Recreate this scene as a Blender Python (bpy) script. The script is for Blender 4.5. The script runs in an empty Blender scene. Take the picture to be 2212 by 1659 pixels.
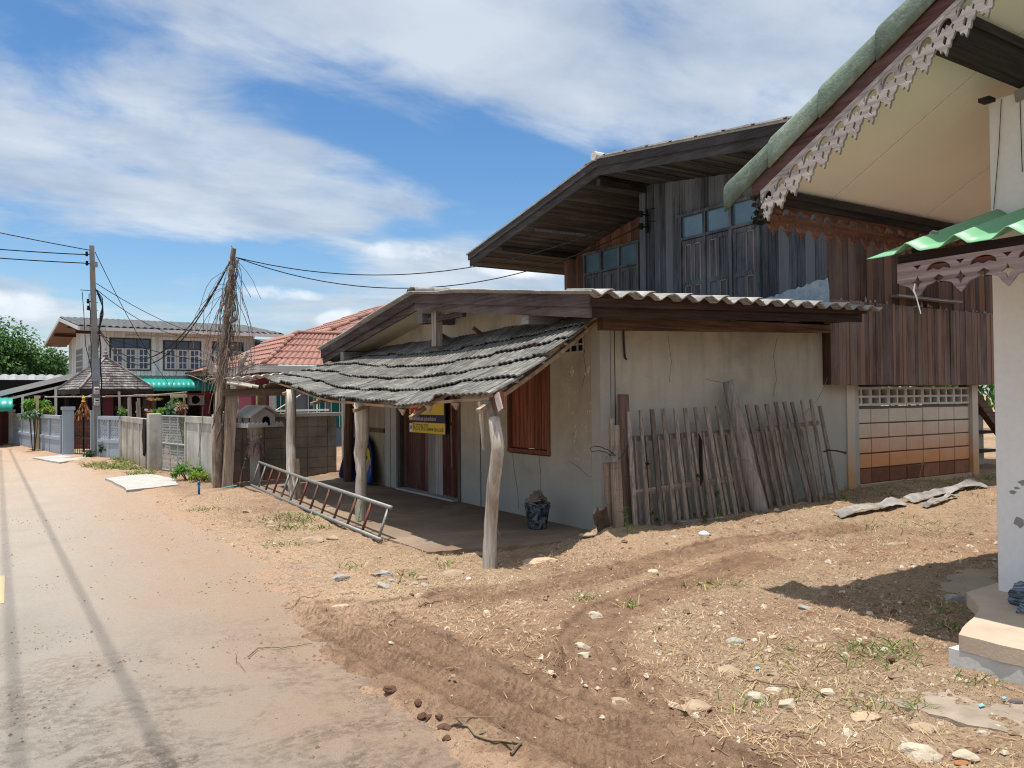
import bpy, bmesh, math, random
import numpy as np
from mathutils import Vector, Matrix
random.seed(7); RNG = np.random.default_rng(11)
SC = bpy.context.scene
COL = SC.collection
PI = math.pi
# ------------------------------------------------------------------ camera
H = 1.5
yaw, pitch, roll = math.radians(32.45), math.atan(30/1708), 0.0095
fwd = Vector((math.sin(yaw)*math.cos(pitch), math.cos(yaw)*math.cos(pitch), math.sin(pitch)))
r0 = Vector((math.cos(yaw), -math.sin(yaw), 0)); u0 = r0.cross(fwd)
cr, sr = math.cos(roll), math.sin(roll)
RT = cr*r0 - sr*u0; UP = sr*r0 + cr*u0
cam = bpy.data.objects.new('camera', bpy.data.cameras.new('camera'))
COL.objects.link(cam)
M = Matrix((RT, UP, -fwd)).transposed().to_4x4(); M.translation = (0, 0, H)
cam.matrix_world = M
cam.data.sensor_width = 36; cam.data.lens = 36*1708/2212
cam.data.clip_start = 0.05; cam.data.clip_end = 3000
SC.camera = cam
SC.view_settings.view_transform = 'Standard'; SC.view_settings.look = 'None'
SC.render.engine = 'CYCLES'; SC.cycles.use_denoising = True; SC.cycles.denoiser = 'OPENIMAGEDENOISE'; SC.cycles.denoising_input_passes = 'RGB_ALBEDO_NORMAL'; SC.cycles.denoising_prefilter = 'NONE'; SC.cycles.filter_width = 1.15
SC.view_settings.gamma = 1; SC.view_settings.use_curve_mapping = False
SC.view_settings.exposure = 0.45

# ------------------------------------------------------------------ mesh helpers
class MB:
    """collects faces; tint is one float per face, read by the materials"""
    def __init__(s): s.v = []; s.f = []; s.t = []; s.starts = []
    def add(s, vs, fs, tint=.5):
        b = len(s.v); s.starts.append((b, len(s.f))); s.v += [tuple(p) for p in vs]
        for f in fs: s.f.append(tuple(b+i for i in f)); s.t.append(tint)
    def hexa(s, c8, tint=.5):   # bottom 4 ccw, top 4 ccw
        s.add(c8, [(3,2,1,0),(4,5,6,7),(0,1,5,4),(1,2,6,5),(2,3,7,6),(3,0,4,7)], tint)
    def box(s, x0, x1, y0, y1, z0, z1, tint=.5):
        s.hexa([(x0,y0,z0),(x1,y0,z0),(x1,y1,z0),(x0,y1,z0),(x0,y0,z1),(x1,y0,z1),(x1,y1,z1),(x0,y1,z1)], tint)
    def beam(s, p0, p1, w, h, up=(0,0,1), tint=.5, w1=None, h1=None):
        p0 = Vector(p0); p1 = Vector(p1); d = (p1-p0).normalized(); up = Vector(up)
        a = d.cross(up)
        if a.length < 1e-4: a = d.cross(Vector((1,0,0)))
        a.normalize(); b = a.cross(d).normalized()
        w1 = w if w1 is None else w1; h1 = h if h1 is None else h1
        A = [p0-a*w/2-b*h/2, p0+a*w/2-b*h/2, p0+a*w/2+b*h/2, p0-a*w/2+b*h/2]
        B = [p1-a*w1/2-b*h1/2, p1+a*w1/2-b*h1/2, p1+a*w1/2+b*h1/2, p1-a*w1/2+b*h1/2]
        s.add(A+B, [(0,1,2,3),(7,6,5,4),(1,0,4,5),(2,1,5,6),(3,2,6,7),(0,3,7,4)], tint)
    def tube(s, pts, rad, n=8, tint=.5, wob=0, cap=True, flat=1.0):
        pts = [Vector(p) for p in pts]; m = len(pts)
        if not hasattr(rad, '__len__'): rad = [rad]*m
        b0 = len(s.v); ref = None; s.starts.append((b0, len(s.f)))
        for i, p in enumerate(pts):
            d = (pts[min(i+1, m-1)]-pts[max(i-1, 0)]).normalized()
            if ref is None:
                ref = Vector((0,0,1)) if abs(d.z) < .8 else Vector((1,0,0))
            a = d.cross(ref)
            if a.length < 1e-3: a = d.cross(Vector((0.3,1,0.2)))
            a.normalize(); b = a.cross(d).normalized(); ref = b
            for k in range(n):
                t = 2*PI*k/n; r = rad[i]*(1+(random.uniform(-wob, wob) if wob else 0))
                s.v.append(tuple(p+a*(r*math.cos(t))+b*(r*flat*math.sin(t))))
        for i in range(m-1):
            for k in range(n):
                k2 = (k+1) % n
                s.f.append((b0+i*n+k, b0+i*n+k2, b0+(i+1)*n+k2, b0+(i+1)*n+k)); s.t.append(tint)
        if cap:
            s.f.append(tuple(b0+k for k in range(n))[::-1]); s.t.append(tint)
            s.f.append(tuple(b0+(m-1)*n+k for k in range(n))); s.t.append(tint)
    def prism(s, poly, off, tint=.5):
        """closed polygon of 3d points pushed along off"""
        n = len(poly); off = Vector(off)
        A = [Vector(p) for p in poly]; B = [p+off for p in A]
        s.add(A+B, [tuple(range(n))[::-1], tuple(range(n, 2*n))]+[(i, (i+1) % n, n+(i+1) % n, n+i) for i in range(n)], tint)
    def grid(s, f, nu, nv, tint=.5):
        b = len(s.v); s.starts.append((b, len(s.f)))
        for j in range(nv):
            for i in range(nu): s.v.append(tuple(f(i, j)))
        for j in range(nv-1):
            for i in range(nu-1):
                s.f.append((b+j*nu+i, b+j*nu+i+1, b+(j+1)*nu+i+1, b+(j+1)*nu+i))
                s.t.append(tint(i, j) if callable(tint) else tint)
    def lathe(s, prof, c=(0,0,0), n=24, tint=.5):
        b = len(s.v); c = Vector(c); s.starts.append((b, len(s.f)))
        for r, z in prof:
            for k in range(n):
                t = 2*PI*k/n; s.v.append((c.x+r*math.cos(t), c.y+r*math.sin(t), c.z+z))
        for i in range(len(prof)-1):
            for k in range(n):
                k2 = (k+1) % n
                s.f.append((b+i*n+k, b+i*n+k2, b+(i+1)*n+k2, b+(i+1)*n+k)); s.t.append(tint)
    def leaf(s, p, d, L, W, tint=.5, droop=0., nrm=None):
        p = Vector(p); d = Vector(d).normalized()
        n = Vector(nrm) if nrm else Vector((random.gauss(0,1), random.gauss(0,1), random.gauss(0,1)))
        a = d.cross(n)
        if a.length < 1e-4: a = d.cross(Vector((.3,.5,.9)))
        a.normalize(); m = p+d*L*.5+Vector((0,0,-droop*L*.12)); e = p+d*L+Vector((0,0,-droop*L*.5))
        s.add([p, m+a*W/2, e, m-a*W/2], [(0,1,2,3)], tint)

def rootloc(o):
    l = Vector((0,0,0))
    while o is not None: l += o.location; o = o.parent
    return l
WHOLE = {'poster_scrap','dead_vine','broken_carving','mesh','foliage','crown','branch','leaves','ribbons','pattern_block','block','roof','roof_slope','hip_tile','upper_wall','strap_and_lead'}
def far_pieces(mb):
    """groups of shapes that stand well apart, so that each becomes a part of its own"""
    n = len(mb.starts)
    if not 1 < n <= 300: return None
    v = np.array(mb.v); vs = [s[0] for s in mb.starts]+[len(mb.v)]
    lo = np.array([v[a:b].min(0) for a, b in zip(vs[:-1], vs[1:])]); hi = np.array([v[a:b].max(0) for a, b in zip(vs[:-1], vs[1:])])
    sz = (hi-lo).max(1); g = np.maximum(0, np.maximum(lo[:,None]-hi[None], lo[None]-hi[:,None]))
    near = np.sqrt((g**2).sum(2)) <= np.maximum(.02, .5*np.maximum(sz[:,None], sz[None])); lab = np.arange(n)
    while True:
        new = np.where(near, lab[None], n).min(1)
        if (new == lab).all(): break
        lab = new
    u = np.unique(lab); return None if len(u) < 2 else [np.nonzero(lab == k)[0] for k in u]
def build(name, mb, mat, parent=None, smooth=False, solid=0, bevel=0, loc=None):
    if parent is not None and name not in WHOLE:
        gs = far_pieces(mb)
        if gs and len(gs) <= 60:
            vs = [s[0] for s in mb.starts]+[len(mb.v)]; fs = [s[1] for s in mb.starts]+[len(mb.f)]; first = None
            for g in gs:
                m2 = MB()
                for k in g:
                    b = len(m2.v); m2.v += mb.v[vs[k]:vs[k+1]]; m2.f += [tuple(i-vs[k]+b for i in f) for f in mb.f[fs[k]:fs[k+1]]]; m2.t += mb.t[fs[k]:fs[k+1]]
                o = build(name, m2, mat, parent, smooth, solid, bevel); first = first or o
            return first
    """links one mesh object; vertices are given in world space"""
    me = bpy.data.meshes.new(name)
    base = rootloc(parent) if parent else Vector(loc or (0,0,0))
    v = np.array(mb.v, dtype=np.float64).reshape(-1, 3)-np.array(base)
    me.from_pydata(v.tolist(), [], mb.f); me.update()
    at = me.attributes.new('tint', 'FLOAT', 'FACE'); at.data.foreach_set('value', np.array(mb.t, dtype=np.float32))
    if mat: me.materials.append(mat)
    if smooth: me.polygons.foreach_set('use_smooth', [True]*len(me.polygons))
    o = bpy.data.objects.new(name, me); COL.objects.link(o)
    if parent: o.parent = parent
    else: o.location = base
    if bevel:
        m = o.modifiers.new('bevel', 'BEVEL'); m.width = bevel; m.segments = 1; m.limit_method = 'ANGLE'
    if solid:
        m = o.modifiers.new('solid', 'SOLIDIFY'); m.thickness = solid; m.offset = -1
    return o
def tag(o, label=None, cat=None, group=None, kind=None):
    if label: o['label'] = label
    if cat: o['category'] = cat
    if group: o['group'] = group
    if kind: o['kind'] = kind
    return o
def thing(name, label, cat, loc=(0,0,0), group=None):
    o = bpy.data.objects.new(name, None); COL.objects.link(o); o.location = loc; o.empty_display_size = .1
    return tag(o, label, cat, group)
def shape2d(name, splines, depth, mat, parent, origin, ax, ay, loc=None, text=None, size=1, width=None, align='LEFT'):
    """filled 2d outline with holes (or a text), given thickness, laid in the plane (ax, ay) at origin"""
    if text is None:
        cu = bpy.data.curves.new(name, 'CURVE'); cu.dimensions = '2D'; cu.fill_mode = 'BOTH'
        for sp in splines:
            s = cu.splines.new('POLY'); s.points.add(len(sp)-1)
            for q, p in zip(s.points, sp): q.co = (p[0], p[1], 0, 1)
            s.use_cyclic_u = True
    else:
        cu = bpy.data.curves.new(name, 'FONT'); cu.body = text; cu.size = size; cu.align_x = align; cu.resolution_u = 3
    cu.extrude = depth/2
    tmp = bpy.data.objects.new(name+'_outline', cu); COL.objects.link(tmp)
    dg = bpy.context.evaluated_depsgraph_get(); dg.update()
    me = bpy.data.meshes.new_from_object(tmp.evaluated_get(dg))
    bpy.data.objects.remove(tmp); bpy.data.curves.remove(cu)
    me.name = name
    ax = Vector(ax); ay = Vector(ay); az = ax.normalized().cross(ay.normalized())
    base = rootloc(parent) if parent else Vector(loc or (0,0,0))
    sx = 1
    if width and len(me.vertices):
        w = max(v.co.x for v in me.vertices)-min(v.co.x for v in me.vertices); sx = width/max(w, 1e-6)
    o0 = Vector(origin)-base
    for v in me.vertices: v.co = o0+ax*(v.co.x*sx)+ay*v.co.y+az*v.co.z
    me.materials.clear(); me.materials.append(mat)
    at = me.attributes.new('tint', 'FLOAT', 'FACE'); at.data.foreach_set('value', np.full(len(me.polygons), .5, dtype=np.float32))
    o = bpy.data.objects.new(name, me); COL.objects.link(o)
    if parent: o.parent = parent
    else: o.location = base
    return o

# ------------------------------------------------------------------ value noise in numpy
def vnoise(x, y, seed=0):
    x = np.asarray(x, float); y = np.asarray(y, float)
    xi = np.floor(x).astype(np.int64); yi = np.floor(y).astype(np.int64); xf = x-xi; yf = y-yi
    def h(a, b):
        n = (a*374761393+b*668265263+seed*982451653) & 0xffffffff
        n = ((n ^ (n >> 13))*1274126177) & 0xffffffff
        return ((n ^ (n >> 16)) & 0xffff)/65535.
    u = xf*xf*(3-2*xf); w = yf*yf*(3-2*yf)
    return (h(xi,yi)*(1-u)+h(xi+1,yi)*u)*(1-w)+(h(xi,yi+1)*(1-u)+h(xi+1,yi+1)*u)*w
def fbm(x, y, o=4, seed=0):
    r = 0; a = .5; s = 0
    for k in range(o):
        r = r+a*vnoise(x*2**k, y*2**k, seed+k); s += a; a *= .5
    return r/s
def sstep(a, b, x):
    t = np.clip((np.asarray(x, float)-a)/(b-a), 0, 1); return t*t*(3-2*t)

# ------------------------------------------------------------------ materials
def new_mat(name):
    m = bpy.data.materials.new(name); m.use_nodes = True
    nt = m.node_tree; N = nt.nodes; b = N['Principled BSDF']; b.inputs['Roughness'].default_value = .9
    b.inputs['Specular IOR Level'].default_value = .25
    return m, nt, N, b
def c4(c): return (c[0], c[1], c[2], 1)
def node(nt, t, **kw):
    n = nt.nodes.new(t)
    for k, v in kw.items():
        if k in ('operation','blend_type','data_type','attribute_name','noise_dimensions','feature','distance','wave_type','bands_direction','clamp'): setattr(n, k, v)
        else: n.inputs[k].default_value = v
    return n
def mixc(nt, fac, a, b, mode='MIX'):
    n = nt.nodes.new('ShaderNodeMix'); n.data_type = 'RGBA'; n.blend_type = mode
    for sock, val in ((n.inputs[0], fac), (n.inputs[6], a), (n.inputs[7], b)):
        if hasattr(val, 'is_output'): nt.links.new(val, sock)
        elif hasattr(val, '__len__'): sock.default_value = c4(val)
        else: sock.default_value = val
    return n.outputs[2]
def math_(nt, op, a, b=None, c=None):
    n = nt.nodes.new('ShaderNodeMath'); n.operation = op
    for i, val in enumerate((a, b, c)):
        if val is None: continue
        if hasattr(val, 'is_output'): nt.links.new(val, n.inputs[i])
        else: n.inputs[i].default_value = val
    return n.outputs[0]
def ramp(nt, fac, lo, hi):
    n = nt.nodes.new('ShaderNodeMapRange'); n.inputs[1].default_value = lo; n.inputs[2].default_value = hi
    nt.links.new(fac, n.inputs[0]); return n.outputs[0]
def noise(nt, vec, scale, detail=5, rough=.6, dist=0):
    n = nt.nodes.new('ShaderNodeTexNoise'); n.inputs['Scale'].default_value = scale; n.inputs['Detail'].default_value = detail
    n.inputs['Roughness'].default_value = rough; n.inputs['Distortion'].default_value = dist
    nt.links.new(vec, n.inputs['Vector']); return n.outputs['Fac']
def coords(nt, scale=(1,1,1)):
    g = nt.nodes.new('ShaderNodeNewGeometry'); mp = nt.nodes.new('ShaderNodeMapping')
    mp.inputs['Scale'].default_value = scale; nt.links.new(g.outputs['Position'], mp.inputs['Vector']); return mp.outputs[0]
def zcoord(nt):
    g = nt.nodes.new('ShaderNodeNewGeometry'); s = nt.nodes.new('ShaderNodeSeparateXYZ'); nt.links.new(g.outputs['Position'], s.inputs[0]); return s.outputs
def tint(nt):
    n = nt.nodes.new('ShaderNodeAttribute'); n.attribute_name = 'tint'; return n.outputs['Fac']
def bump(nt, b, h, strength=.3, dist=.01):
    n = nt.nodes.new('ShaderNodeBump'); n.inputs['Strength'].default_value = strength; n.inputs['Distance'].default_value = dist
    nt.links.new(h, n.inputs['Height']); nt.links.new(n.outputs[0], b.inputs['Normal'])
def mat_plain(name, c, var=.25, scale=6, rough=.8, bmp=.15, bscale=60, metallic=0, spec=.25, c2=None, tamt=.0):
    m, nt, N, b = new_mat(name); v = coords(nt)
    f = ramp(nt, noise(nt, v, scale, 6), .3, .7)
    c2 = c2 or tuple(x*(1-var) for x in c)
    col = mixc(nt, f, c2, c)
    if tamt:
        k = math_(nt, 'MULTIPLY_ADD', tint(nt), 2*tamt, 1-tamt)
        cc = nt.nodes.new('ShaderNodeCombineColor'); [nt.links.new(k, cc.inputs[i]) for i in range(3)]
        col = mixc(nt, 1., col, cc.outputs[0], 'MULTIPLY')
    nt.links.new(col, b.inputs['Base Color']); b.inputs['Roughness'].default_value = rough
    b.inputs['Metallic'].default_value = metallic; b.inputs['Specular IOR Level'].default_value = spec
    if bmp: bump(nt, b, noise(nt, v, bscale, 4), bmp, .01)
    return m
def mat_wood(name, dark, light, axis='z', grain=40, stain=None, stamt=.5, tamt=.5, rough=.85, tintcol=None, stscale=2.2):
    """weathered timber: long grain along axis, per-board tint, blotchy stains"""
    m, nt, N, b = new_mat(name)
    s = {'x': (1.2, grain, grain), 'y': (grain, 1.2, grain), 'z': (grain, grain, 1.2)}[axis]
    v = coords(nt, s); v0 = coords(nt)
    t = tint(nt)
    off = nt.nodes.new('ShaderNodeVectorMath'); off.operation = 'ADD'; nt.links.new(v, off.inputs[0])
    sc = math_(nt, 'MULTIPLY', t, 37.); cb = nt.nodes.new('ShaderNodeCombineXYZ'); [nt.links.new(sc, cb.inputs[i]) for i in range(3)]
    nt.links.new(cb.outputs[0], off.inputs[1])
    g = noise(nt, off.outputs[0], 1, 6, .65)
    col = mixc(nt, ramp(nt, g, .34, .66), dark, light)
    s3 = {'x': (2.5, grain*2.2, grain*2.2), 'y': (grain*2.2, 2.5, grain*2.2), 'z': (grain*2.2, grain*2.2, 2.5)}[axis]
    g3 = noise(nt, coords(nt, s3), 1, 4, .7); col = mixc(nt, math_(nt, 'MULTIPLY', ramp(nt, g3, .5, .68), .55), col, tuple(x*.45 for x in dark))
    if stain:
        s2 = {'x': (.4, 1, 1), 'y': (1, .4, 1), 'z': (1, 1, .35)}[axis]
        st = noise(nt, coords(nt, s2), stscale, 5, .65)
        col = mixc(nt, math_(nt, 'MULTIPLY', ramp(nt, st, .42, .68), stamt), col, stain)
    if tintcol:
        col = mixc(nt, math_(nt, 'MULTIPLY', ramp(nt, t, .35, 1.), .8), col, tintcol)
    k = math_(nt, 'MULTIPLY_ADD', t, 2*tamt, 1-tamt)
    cc = nt.nodes.new('ShaderNodeCombineColor'); [nt.links.new(k, cc.inputs[i]) for i in range(3)]
    col = mixc(nt, 1., col, cc.outputs[0], 'MULTIPLY')
    nt.links.new(col, b.inputs['Base Color']); b.inputs['Roughness'].default_value = rough
    bump(nt, b, g, .6, .006)
    return m
def mat_plaster(name, c, dirt, base=None, z0=0, z1=.6, damp=None, spec=.15, streak=.5, bmp=.2, patch=None):
    """render with blotches, streaks and an earthy splash band above the ground"""
    m, nt, N, b = new_mat(name); v = coords(nt); xyz = zcoord(nt)
    col = mixc(nt, math_(nt, 'MULTIPLY', ramp(nt, noise(nt, v, 1.1, 7, .62, .6), .38, .72), streak), c, dirt)
    col = mixc(nt, math_(nt, 'MULTIPLY', ramp(nt, noise(nt, coords(nt, (7,7,.5)), 1.4, 5), .5, .75), streak*.55), col, dirt)
    col = mixc(nt, math_(nt, 'MULTIPLY', ramp(nt, noise(nt, v, 26, 4), .35, .7), .14), col, tuple(x*.55 for x in c))
    if patch: col = mixc(nt, math_(nt, 'MULTIPLY', ramp(nt, noise(nt, v, .8, 4, .6, 1.), .52, .62), .6), col, patch)
    if base:
        n = noise(nt, v, 2.3, 5); zz = math_(nt, 'ADD', xyz[2], math_(nt, 'MULTIPLY', math_(nt, 'SUBTRACT', n, .5), .55))
        col = mixc(nt, math_(nt, 'MULTIPLY', ramp(nt, zz, z1, z0), .9), col, base)
    if damp:
        n = noise(nt, v, 3., 5); zz = math_(nt, 'ADD', xyz[2], math_(nt, 'MULTIPLY', math_(nt, 'SUBTRACT', n, .5), .5))
        col = mixc(nt, math_(nt, 'MULTIPLY', ramp(nt, zz, damp[1], damp[2]), .8), col, damp[0])
    nt.links.new(col, b.inputs['Base Color']); b.inputs['Roughness'].default_value = .92; b.inputs['Specular IOR Level'].default_value = spec
    bump(nt, b, noise(nt, v, 45, 5), bmp, .01)
    return m
def mat_asbestos(name, dark, light, spots=(.5,.5,.47), amt=.5, axis=(1,1,1), tamt=.3, saxis=(1,1,1)):
    m, nt, N, b = new_mat(name); v = coords(nt, axis)
    col = mixc(nt, ramp(nt, noise(nt, v, 9, 8, .7), .3, .72), dark, light)
    col = mixc(nt, math_(nt, 'MULTIPLY', ramp(nt, noise(nt, coords(nt, saxis), 19, 7, .7), .52, .66), amt), col, spots)
    col = mixc(nt, math_(nt, 'MULTIPLY', ramp(nt, noise(nt, coords(nt), 2.2, 4), .45, .7), .45), col, tuple(x*.55 for x in dark))
    k = math_(nt, 'MULTIPLY_ADD', tint(nt), 2*tamt, 1-tamt)
    cc = nt.nodes.new('ShaderNodeCombineColor'); [nt.links.new(k, cc.inputs[i]) for i in range(3)]
    col = mixc(nt, 1., col, cc.outputs[0], 'MULTIPLY')
    nt.links.new(col, b.inputs['Base Color']); b.inputs['Roughness'].default_value = .95; b.inputs['Specular IOR Level'].default_value = .1
    bump(nt, b, noise(nt, coords(nt), 60, 5), .5, .01)
    return m
def mat_leaf(name, dark, light, trans=.35):
    m, nt, N, b = new_mat(name)
    col = mixc(nt, tint(nt), dark, light)
    nt.links.new(col, b.inputs['Base Color']); b.inputs['Roughness'].default_value = .55; b.inputs['Specular IOR Level'].default_value = .35
    tr = nt.nodes.new('ShaderNodeBsdfTranslucent'); nt.links.new(col, tr.inputs['Color'])
    mx = nt.nodes.new('ShaderNodeMixShader'); mx.inputs[0].default_value = trans
    nt.links.new(b.outputs[0], mx.inputs[1]); nt.links.new(tr.outputs[0], mx.inputs[2])
    nt.links.new(mx.outputs[0], N['Material Output'].inputs['Surface'])
    return m
def mat_glass(name, c, rough=.12):
    m, nt, N, b = new_mat(name)
    f = noise(nt, coords(nt), 3, 3); nt.links.new(mixc(nt, ramp(nt, f, .3, .7), tuple(x*.7 for x in c), c), b.inputs['Base Color'])
    b.inputs['Roughness'].default_value = rough; b.inputs['Specular IOR Level'].default_value = .6
    return m

# ------------------------------------------------------------------ sky and sun
SUN = Vector((-.135, -.016, 1)).normalized()
sun = bpy.data.objects.new('sun', bpy.data.lights.new('sun', 'SUN')); COL.objects.link(sun)
sun.data.energy = 4.5; sun.data.angle = math.radians(.53); sun.data.color = (1, .955, .88)
sun.rotation_euler = (-SUN).to_track_quat('-Z', 'Y').to_euler(); sun.location = (0, 0, 30)
w = bpy.data.worlds.new('World'); SC.world = w; w.use_nodes = True
nt = w.node_tree; nt.nodes.clear()
sky = nt.nodes.new('ShaderNodeTexSky'); sky.sky_type = 'NISHITA'; sky.sun_disc = False
sky.sun_elevation = math.asin(SUN.z); sky.sun_rotation = math.atan2(SUN.x, SUN.y) % (2*PI)
sky.air_density = 1.0; sky.dust_density = .6; sky.ozone_density = 2.5
bg = nt.nodes.new('ShaderNodeBackground'); bg.inputs[1].default_value = .108
hs = nt.nodes.new('ShaderNodeHueSaturation'); hs.inputs['Saturation'].default_value = 1.25; hs.inputs['Value'].default_value = 1.0
nt.links.new(sky.outputs[0], hs.inputs['Color']); nt.links.new(hs.outputs[0], bg.inputs[0])
tc = nt.nodes.new('ShaderNodeTexCoord'); sep = nt.nodes.new('ShaderNodeSeparateXYZ'); nt.links.new(tc.outputs['Generated'], sep.inputs[0])
zc = math_(nt, 'ADD', math_(nt, 'MAXIMUM', sep.outputs[2], 0.), .16)
px = math_(nt, 'DIVIDE', sep.outputs[0], zc); py = math_(nt, 'DIVIDE', sep.outputs[1], zc)
# cloud layer seen on a flat ceiling, stretched along the wind
def cloud_vec(ang, sx, sy, ox=0, oy=0):
    ca, sa = math.cos(ang), math.sin(ang)
    a = math_(nt, 'ADD', math_(nt, 'MULTIPLY', px, ca*sx), math_(nt, 'ADD', math_(nt, 'MULTIPLY', py, sa*sx), ox))
    b = math_(nt, 'ADD', math_(nt, 'MULTIPLY', px, -sa*sy), math_(nt, 'ADD', math_(nt, 'MULTIPLY', py, ca*sy), oy))
    cb = nt.nodes.new('ShaderNodeCombineXYZ'); nt.links.new(a, cb.inputs[0]); nt.links.new(b, cb.inputs[1]); return cb.outputs[0]
def blob(x, y, rx, ry, ang=0):
    """soft ellipse on the cloud ceiling"""
    ca, sa = math.cos(ang), math.sin(ang)
    dx = math_(nt, 'SUBTRACT', px, x); dy = math_(nt, 'SUBTRACT', py, y)
    a = math_(nt, 'DIVIDE', math_(nt, 'ADD', math_(nt, 'MULTIPLY', dx, ca), math_(nt, 'MULTIPLY', dy, sa)), rx)
    b = math_(nt, 'DIVIDE', math_(nt, 'ADD', math_(nt, 'MULTIPLY', dx, -sa), math_(nt, 'MULTIPLY', dy, ca)), ry)
    d = math_(nt, 'ADD', math_(nt, 'MULTIPLY', a, a), math_(nt, 'MULTIPLY', b, b))
    return math_(nt, 'POWER', 2.718, math_(nt, 'MULTIPLY', d, -1.))
n1 = noise(nt, cloud_vec(.35, .8, 1.5, 3.1, 1.7), 1.15, 9, .56, .7)
n2 = noise(nt, cloud_vec(-.2, 2.2, 3.0, .3, 5.2), 1.6, 8, .6, .4)
bias = math_(nt, 'MULTIPLY', math_(nt, 'SUBTRACT', n2, .5), .62)
def acc(b, k, *a):
    return math_(nt, 'ADD', b, math_(nt, 'MULTIPLY', blob(*a), k))
for k, a in ((-.50, (1.22, 1.84, .66, .24, .12)), (-.28, (1.5, 1.9, .28, .25)), (-.42, (.62, 2.95, .55, .20, -.2)), (-.3, (1.12, 2.42, .24, .12, -.75)), (-.30, (0., 1.68, .14, .2)), (-.26, (.2, 3.3, .35, .3)),
             (-.22, (.66, 3.5, .5, .35)), (-.14, (1.35, 2.2, .25, .15)), (-.2, (1.55, 2.35, .25, .12)),
             (.18, (.45, 2.1, .42, .42)), (.16, (.9, 1.35, .55, .26)), (.16, (1.35, 1.1, .4, .2)), (.12, (.95, 2.35, .35, .1, -.5)), (.34, (1.5, 2.72, .34, .13, -.3)), (.40, (.0, 3.78, .16, .28)), (.35, (1.32, 3.75, .1, .15)), (.2, (1.75, 2.0, .25, .12))):
    bias = acc(bias, k, *a)
cov = math_(nt, 'ADD', n1, math_(nt, 'ADD', bias, math_(nt, 'MULTIPLY_ADD', ramp(nt, sep.outputs[2], .46, .62), .35, .155)))
mask = nt.nodes.new('ShaderNodeMapRange'); mask.interpolation_type = 'SMOOTHSTEP'; mask.inputs[1].default_value = .38; mask.inputs[2].default_value = .80
nt.links.new(cov, mask.inputs[0])
dens = noise(nt, cloud_vec(.1, 1.6, 2.2, 7.7, 2.1), 1.3, 7, .55, .3)
ccol = mixc(nt, ramp(nt, dens, .34, .66), (.50, .58, .69), (.78, .84, .90))
cbg = nt.nodes.new('ShaderNodeBackground'); nt.links.new(ccol, cbg.inputs[0]); nt.links.new(math_(nt, 'MULTIPLY_ADD', ramp(nt, sep.outputs[2], .44, .75), .55, .72), cbg.inputs[1])   # unseen cloud above the view, thickened and brightened to add fill light
mxs = nt.nodes.new('ShaderNodeMixShader'); nt.links.new(math_(nt, 'MULTIPLY', mask.outputs[0], .82), mxs.inputs[0])
nt.links.new(bg.outputs[0], mxs.inputs[1]); nt.links.new(cbg.outputs[0], mxs.inputs[2])
# small cumulus heaps low over the horizon
cums = None
for a in ((.02,3.80,.16,.30),(1.30,3.62,.10,.22),(1.25,2.60,.22,.13,-.3),(1.62,2.62,.30,.12,-.2),(1.85,2.25,.16,.2),(.95,3.3,.2,.12)):
    bl = blob(*a); cums = bl if cums is None else math_(nt, 'MAXIMUM', cums, bl)
dn = noise(nt, tc.outputs['Generated'], 13, 8, .62, .3)
cm_ = nt.nodes.new('ShaderNodeMapRange'); cm_.interpolation_type = 'SMOOTHSTEP'; cm_.inputs[1].default_value = .34; cm_.inputs[2].default_value = .85
nt.links.new(math_(nt, 'MULTIPLY', cums, math_(nt, 'MULTIPLY_ADD', dn, 3.0, -.62)), cm_.inputs[0])
qbg = nt.nodes.new('ShaderNodeBackground'); qbg.inputs[1].default_value = .86
nt.links.new(mixc(nt, ramp(nt, noise(nt, tc.outputs['Generated'], 9, 6, .6), .38, .62), (.62,.70,.80), (.93,.96,.99)), qbg.inputs[0])
mx2 = nt.nodes.new('ShaderNodeMixShader'); nt.links.new(math_(nt, 'MULTIPLY', cm_.outputs[0], .82), mx2.inputs[0]); nt.links.new(mxs.outputs[0], mx2.inputs[1]); nt.links.new(qbg.outputs[0], mx2.inputs[2]); mxs = mx2
wo = nt.nodes.new('ShaderNodeOutputWorld'); nt.links.new(mxs.outputs[0], wo.inputs[0])

# ------------------------------------------------------------------ ground
TRACKS = [  # wheel ruts: polyline on the ground, width, depth
 ([(1.62,5.6),(1.71,5.1),(1.80,4.36),(1.89,3.68),(1.95,3.06),(2.02,2.5),(2.12,1.6)], .17, .034),
 ([(1.94,5.4),(2.02,4.89),(2.06,4.33),(2.10,3.61),(2.18,3.02),(2.28,2.5),(2.45,1.6)], .15, .030),
 ([(1.9,5.15),(2.108,5.109),(2.613,5.075),(3.255,5.011),(4.097,5.101),(4.887,5.205),(6.0,5.3),(7.5,5.15)], .17, .026),
 ([(2.75,5.32),(3.305,5.16),(4.189,5.26),(5.2,5.36)], .12, .018),
 ([(2.6,3.3),(2.912,3.824),(3.5,4.3),(4.238,4.517),(5.6,4.75)], .16, .022)]
def seg_dist(x, y, pts):
    best = np.full(x.shape, 1e9); along = np.zeros(x.shape); s0 = 0
    for (ax, ay), (bx, by) in zip(pts[:-1], pts[1:]):
        L = math.hypot(bx-ax, by-ay); ux, uy = (bx-ax)/L, (by-ay)/L
        t = np.clip((x-ax)*ux+(y-ay)*uy, 0, L); dx = x-(ax+ux*t); dy = y-(ay+uy*t); d = np.hypot(dx, dy)
        sg = np.where(dx*uy-dy*ux > 0, 1, -1)
        k = d < np.abs(best); best = np.where(k, d*sg, best); along = np.where(k, s0+t, along); s0 += L
    return best, along
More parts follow.
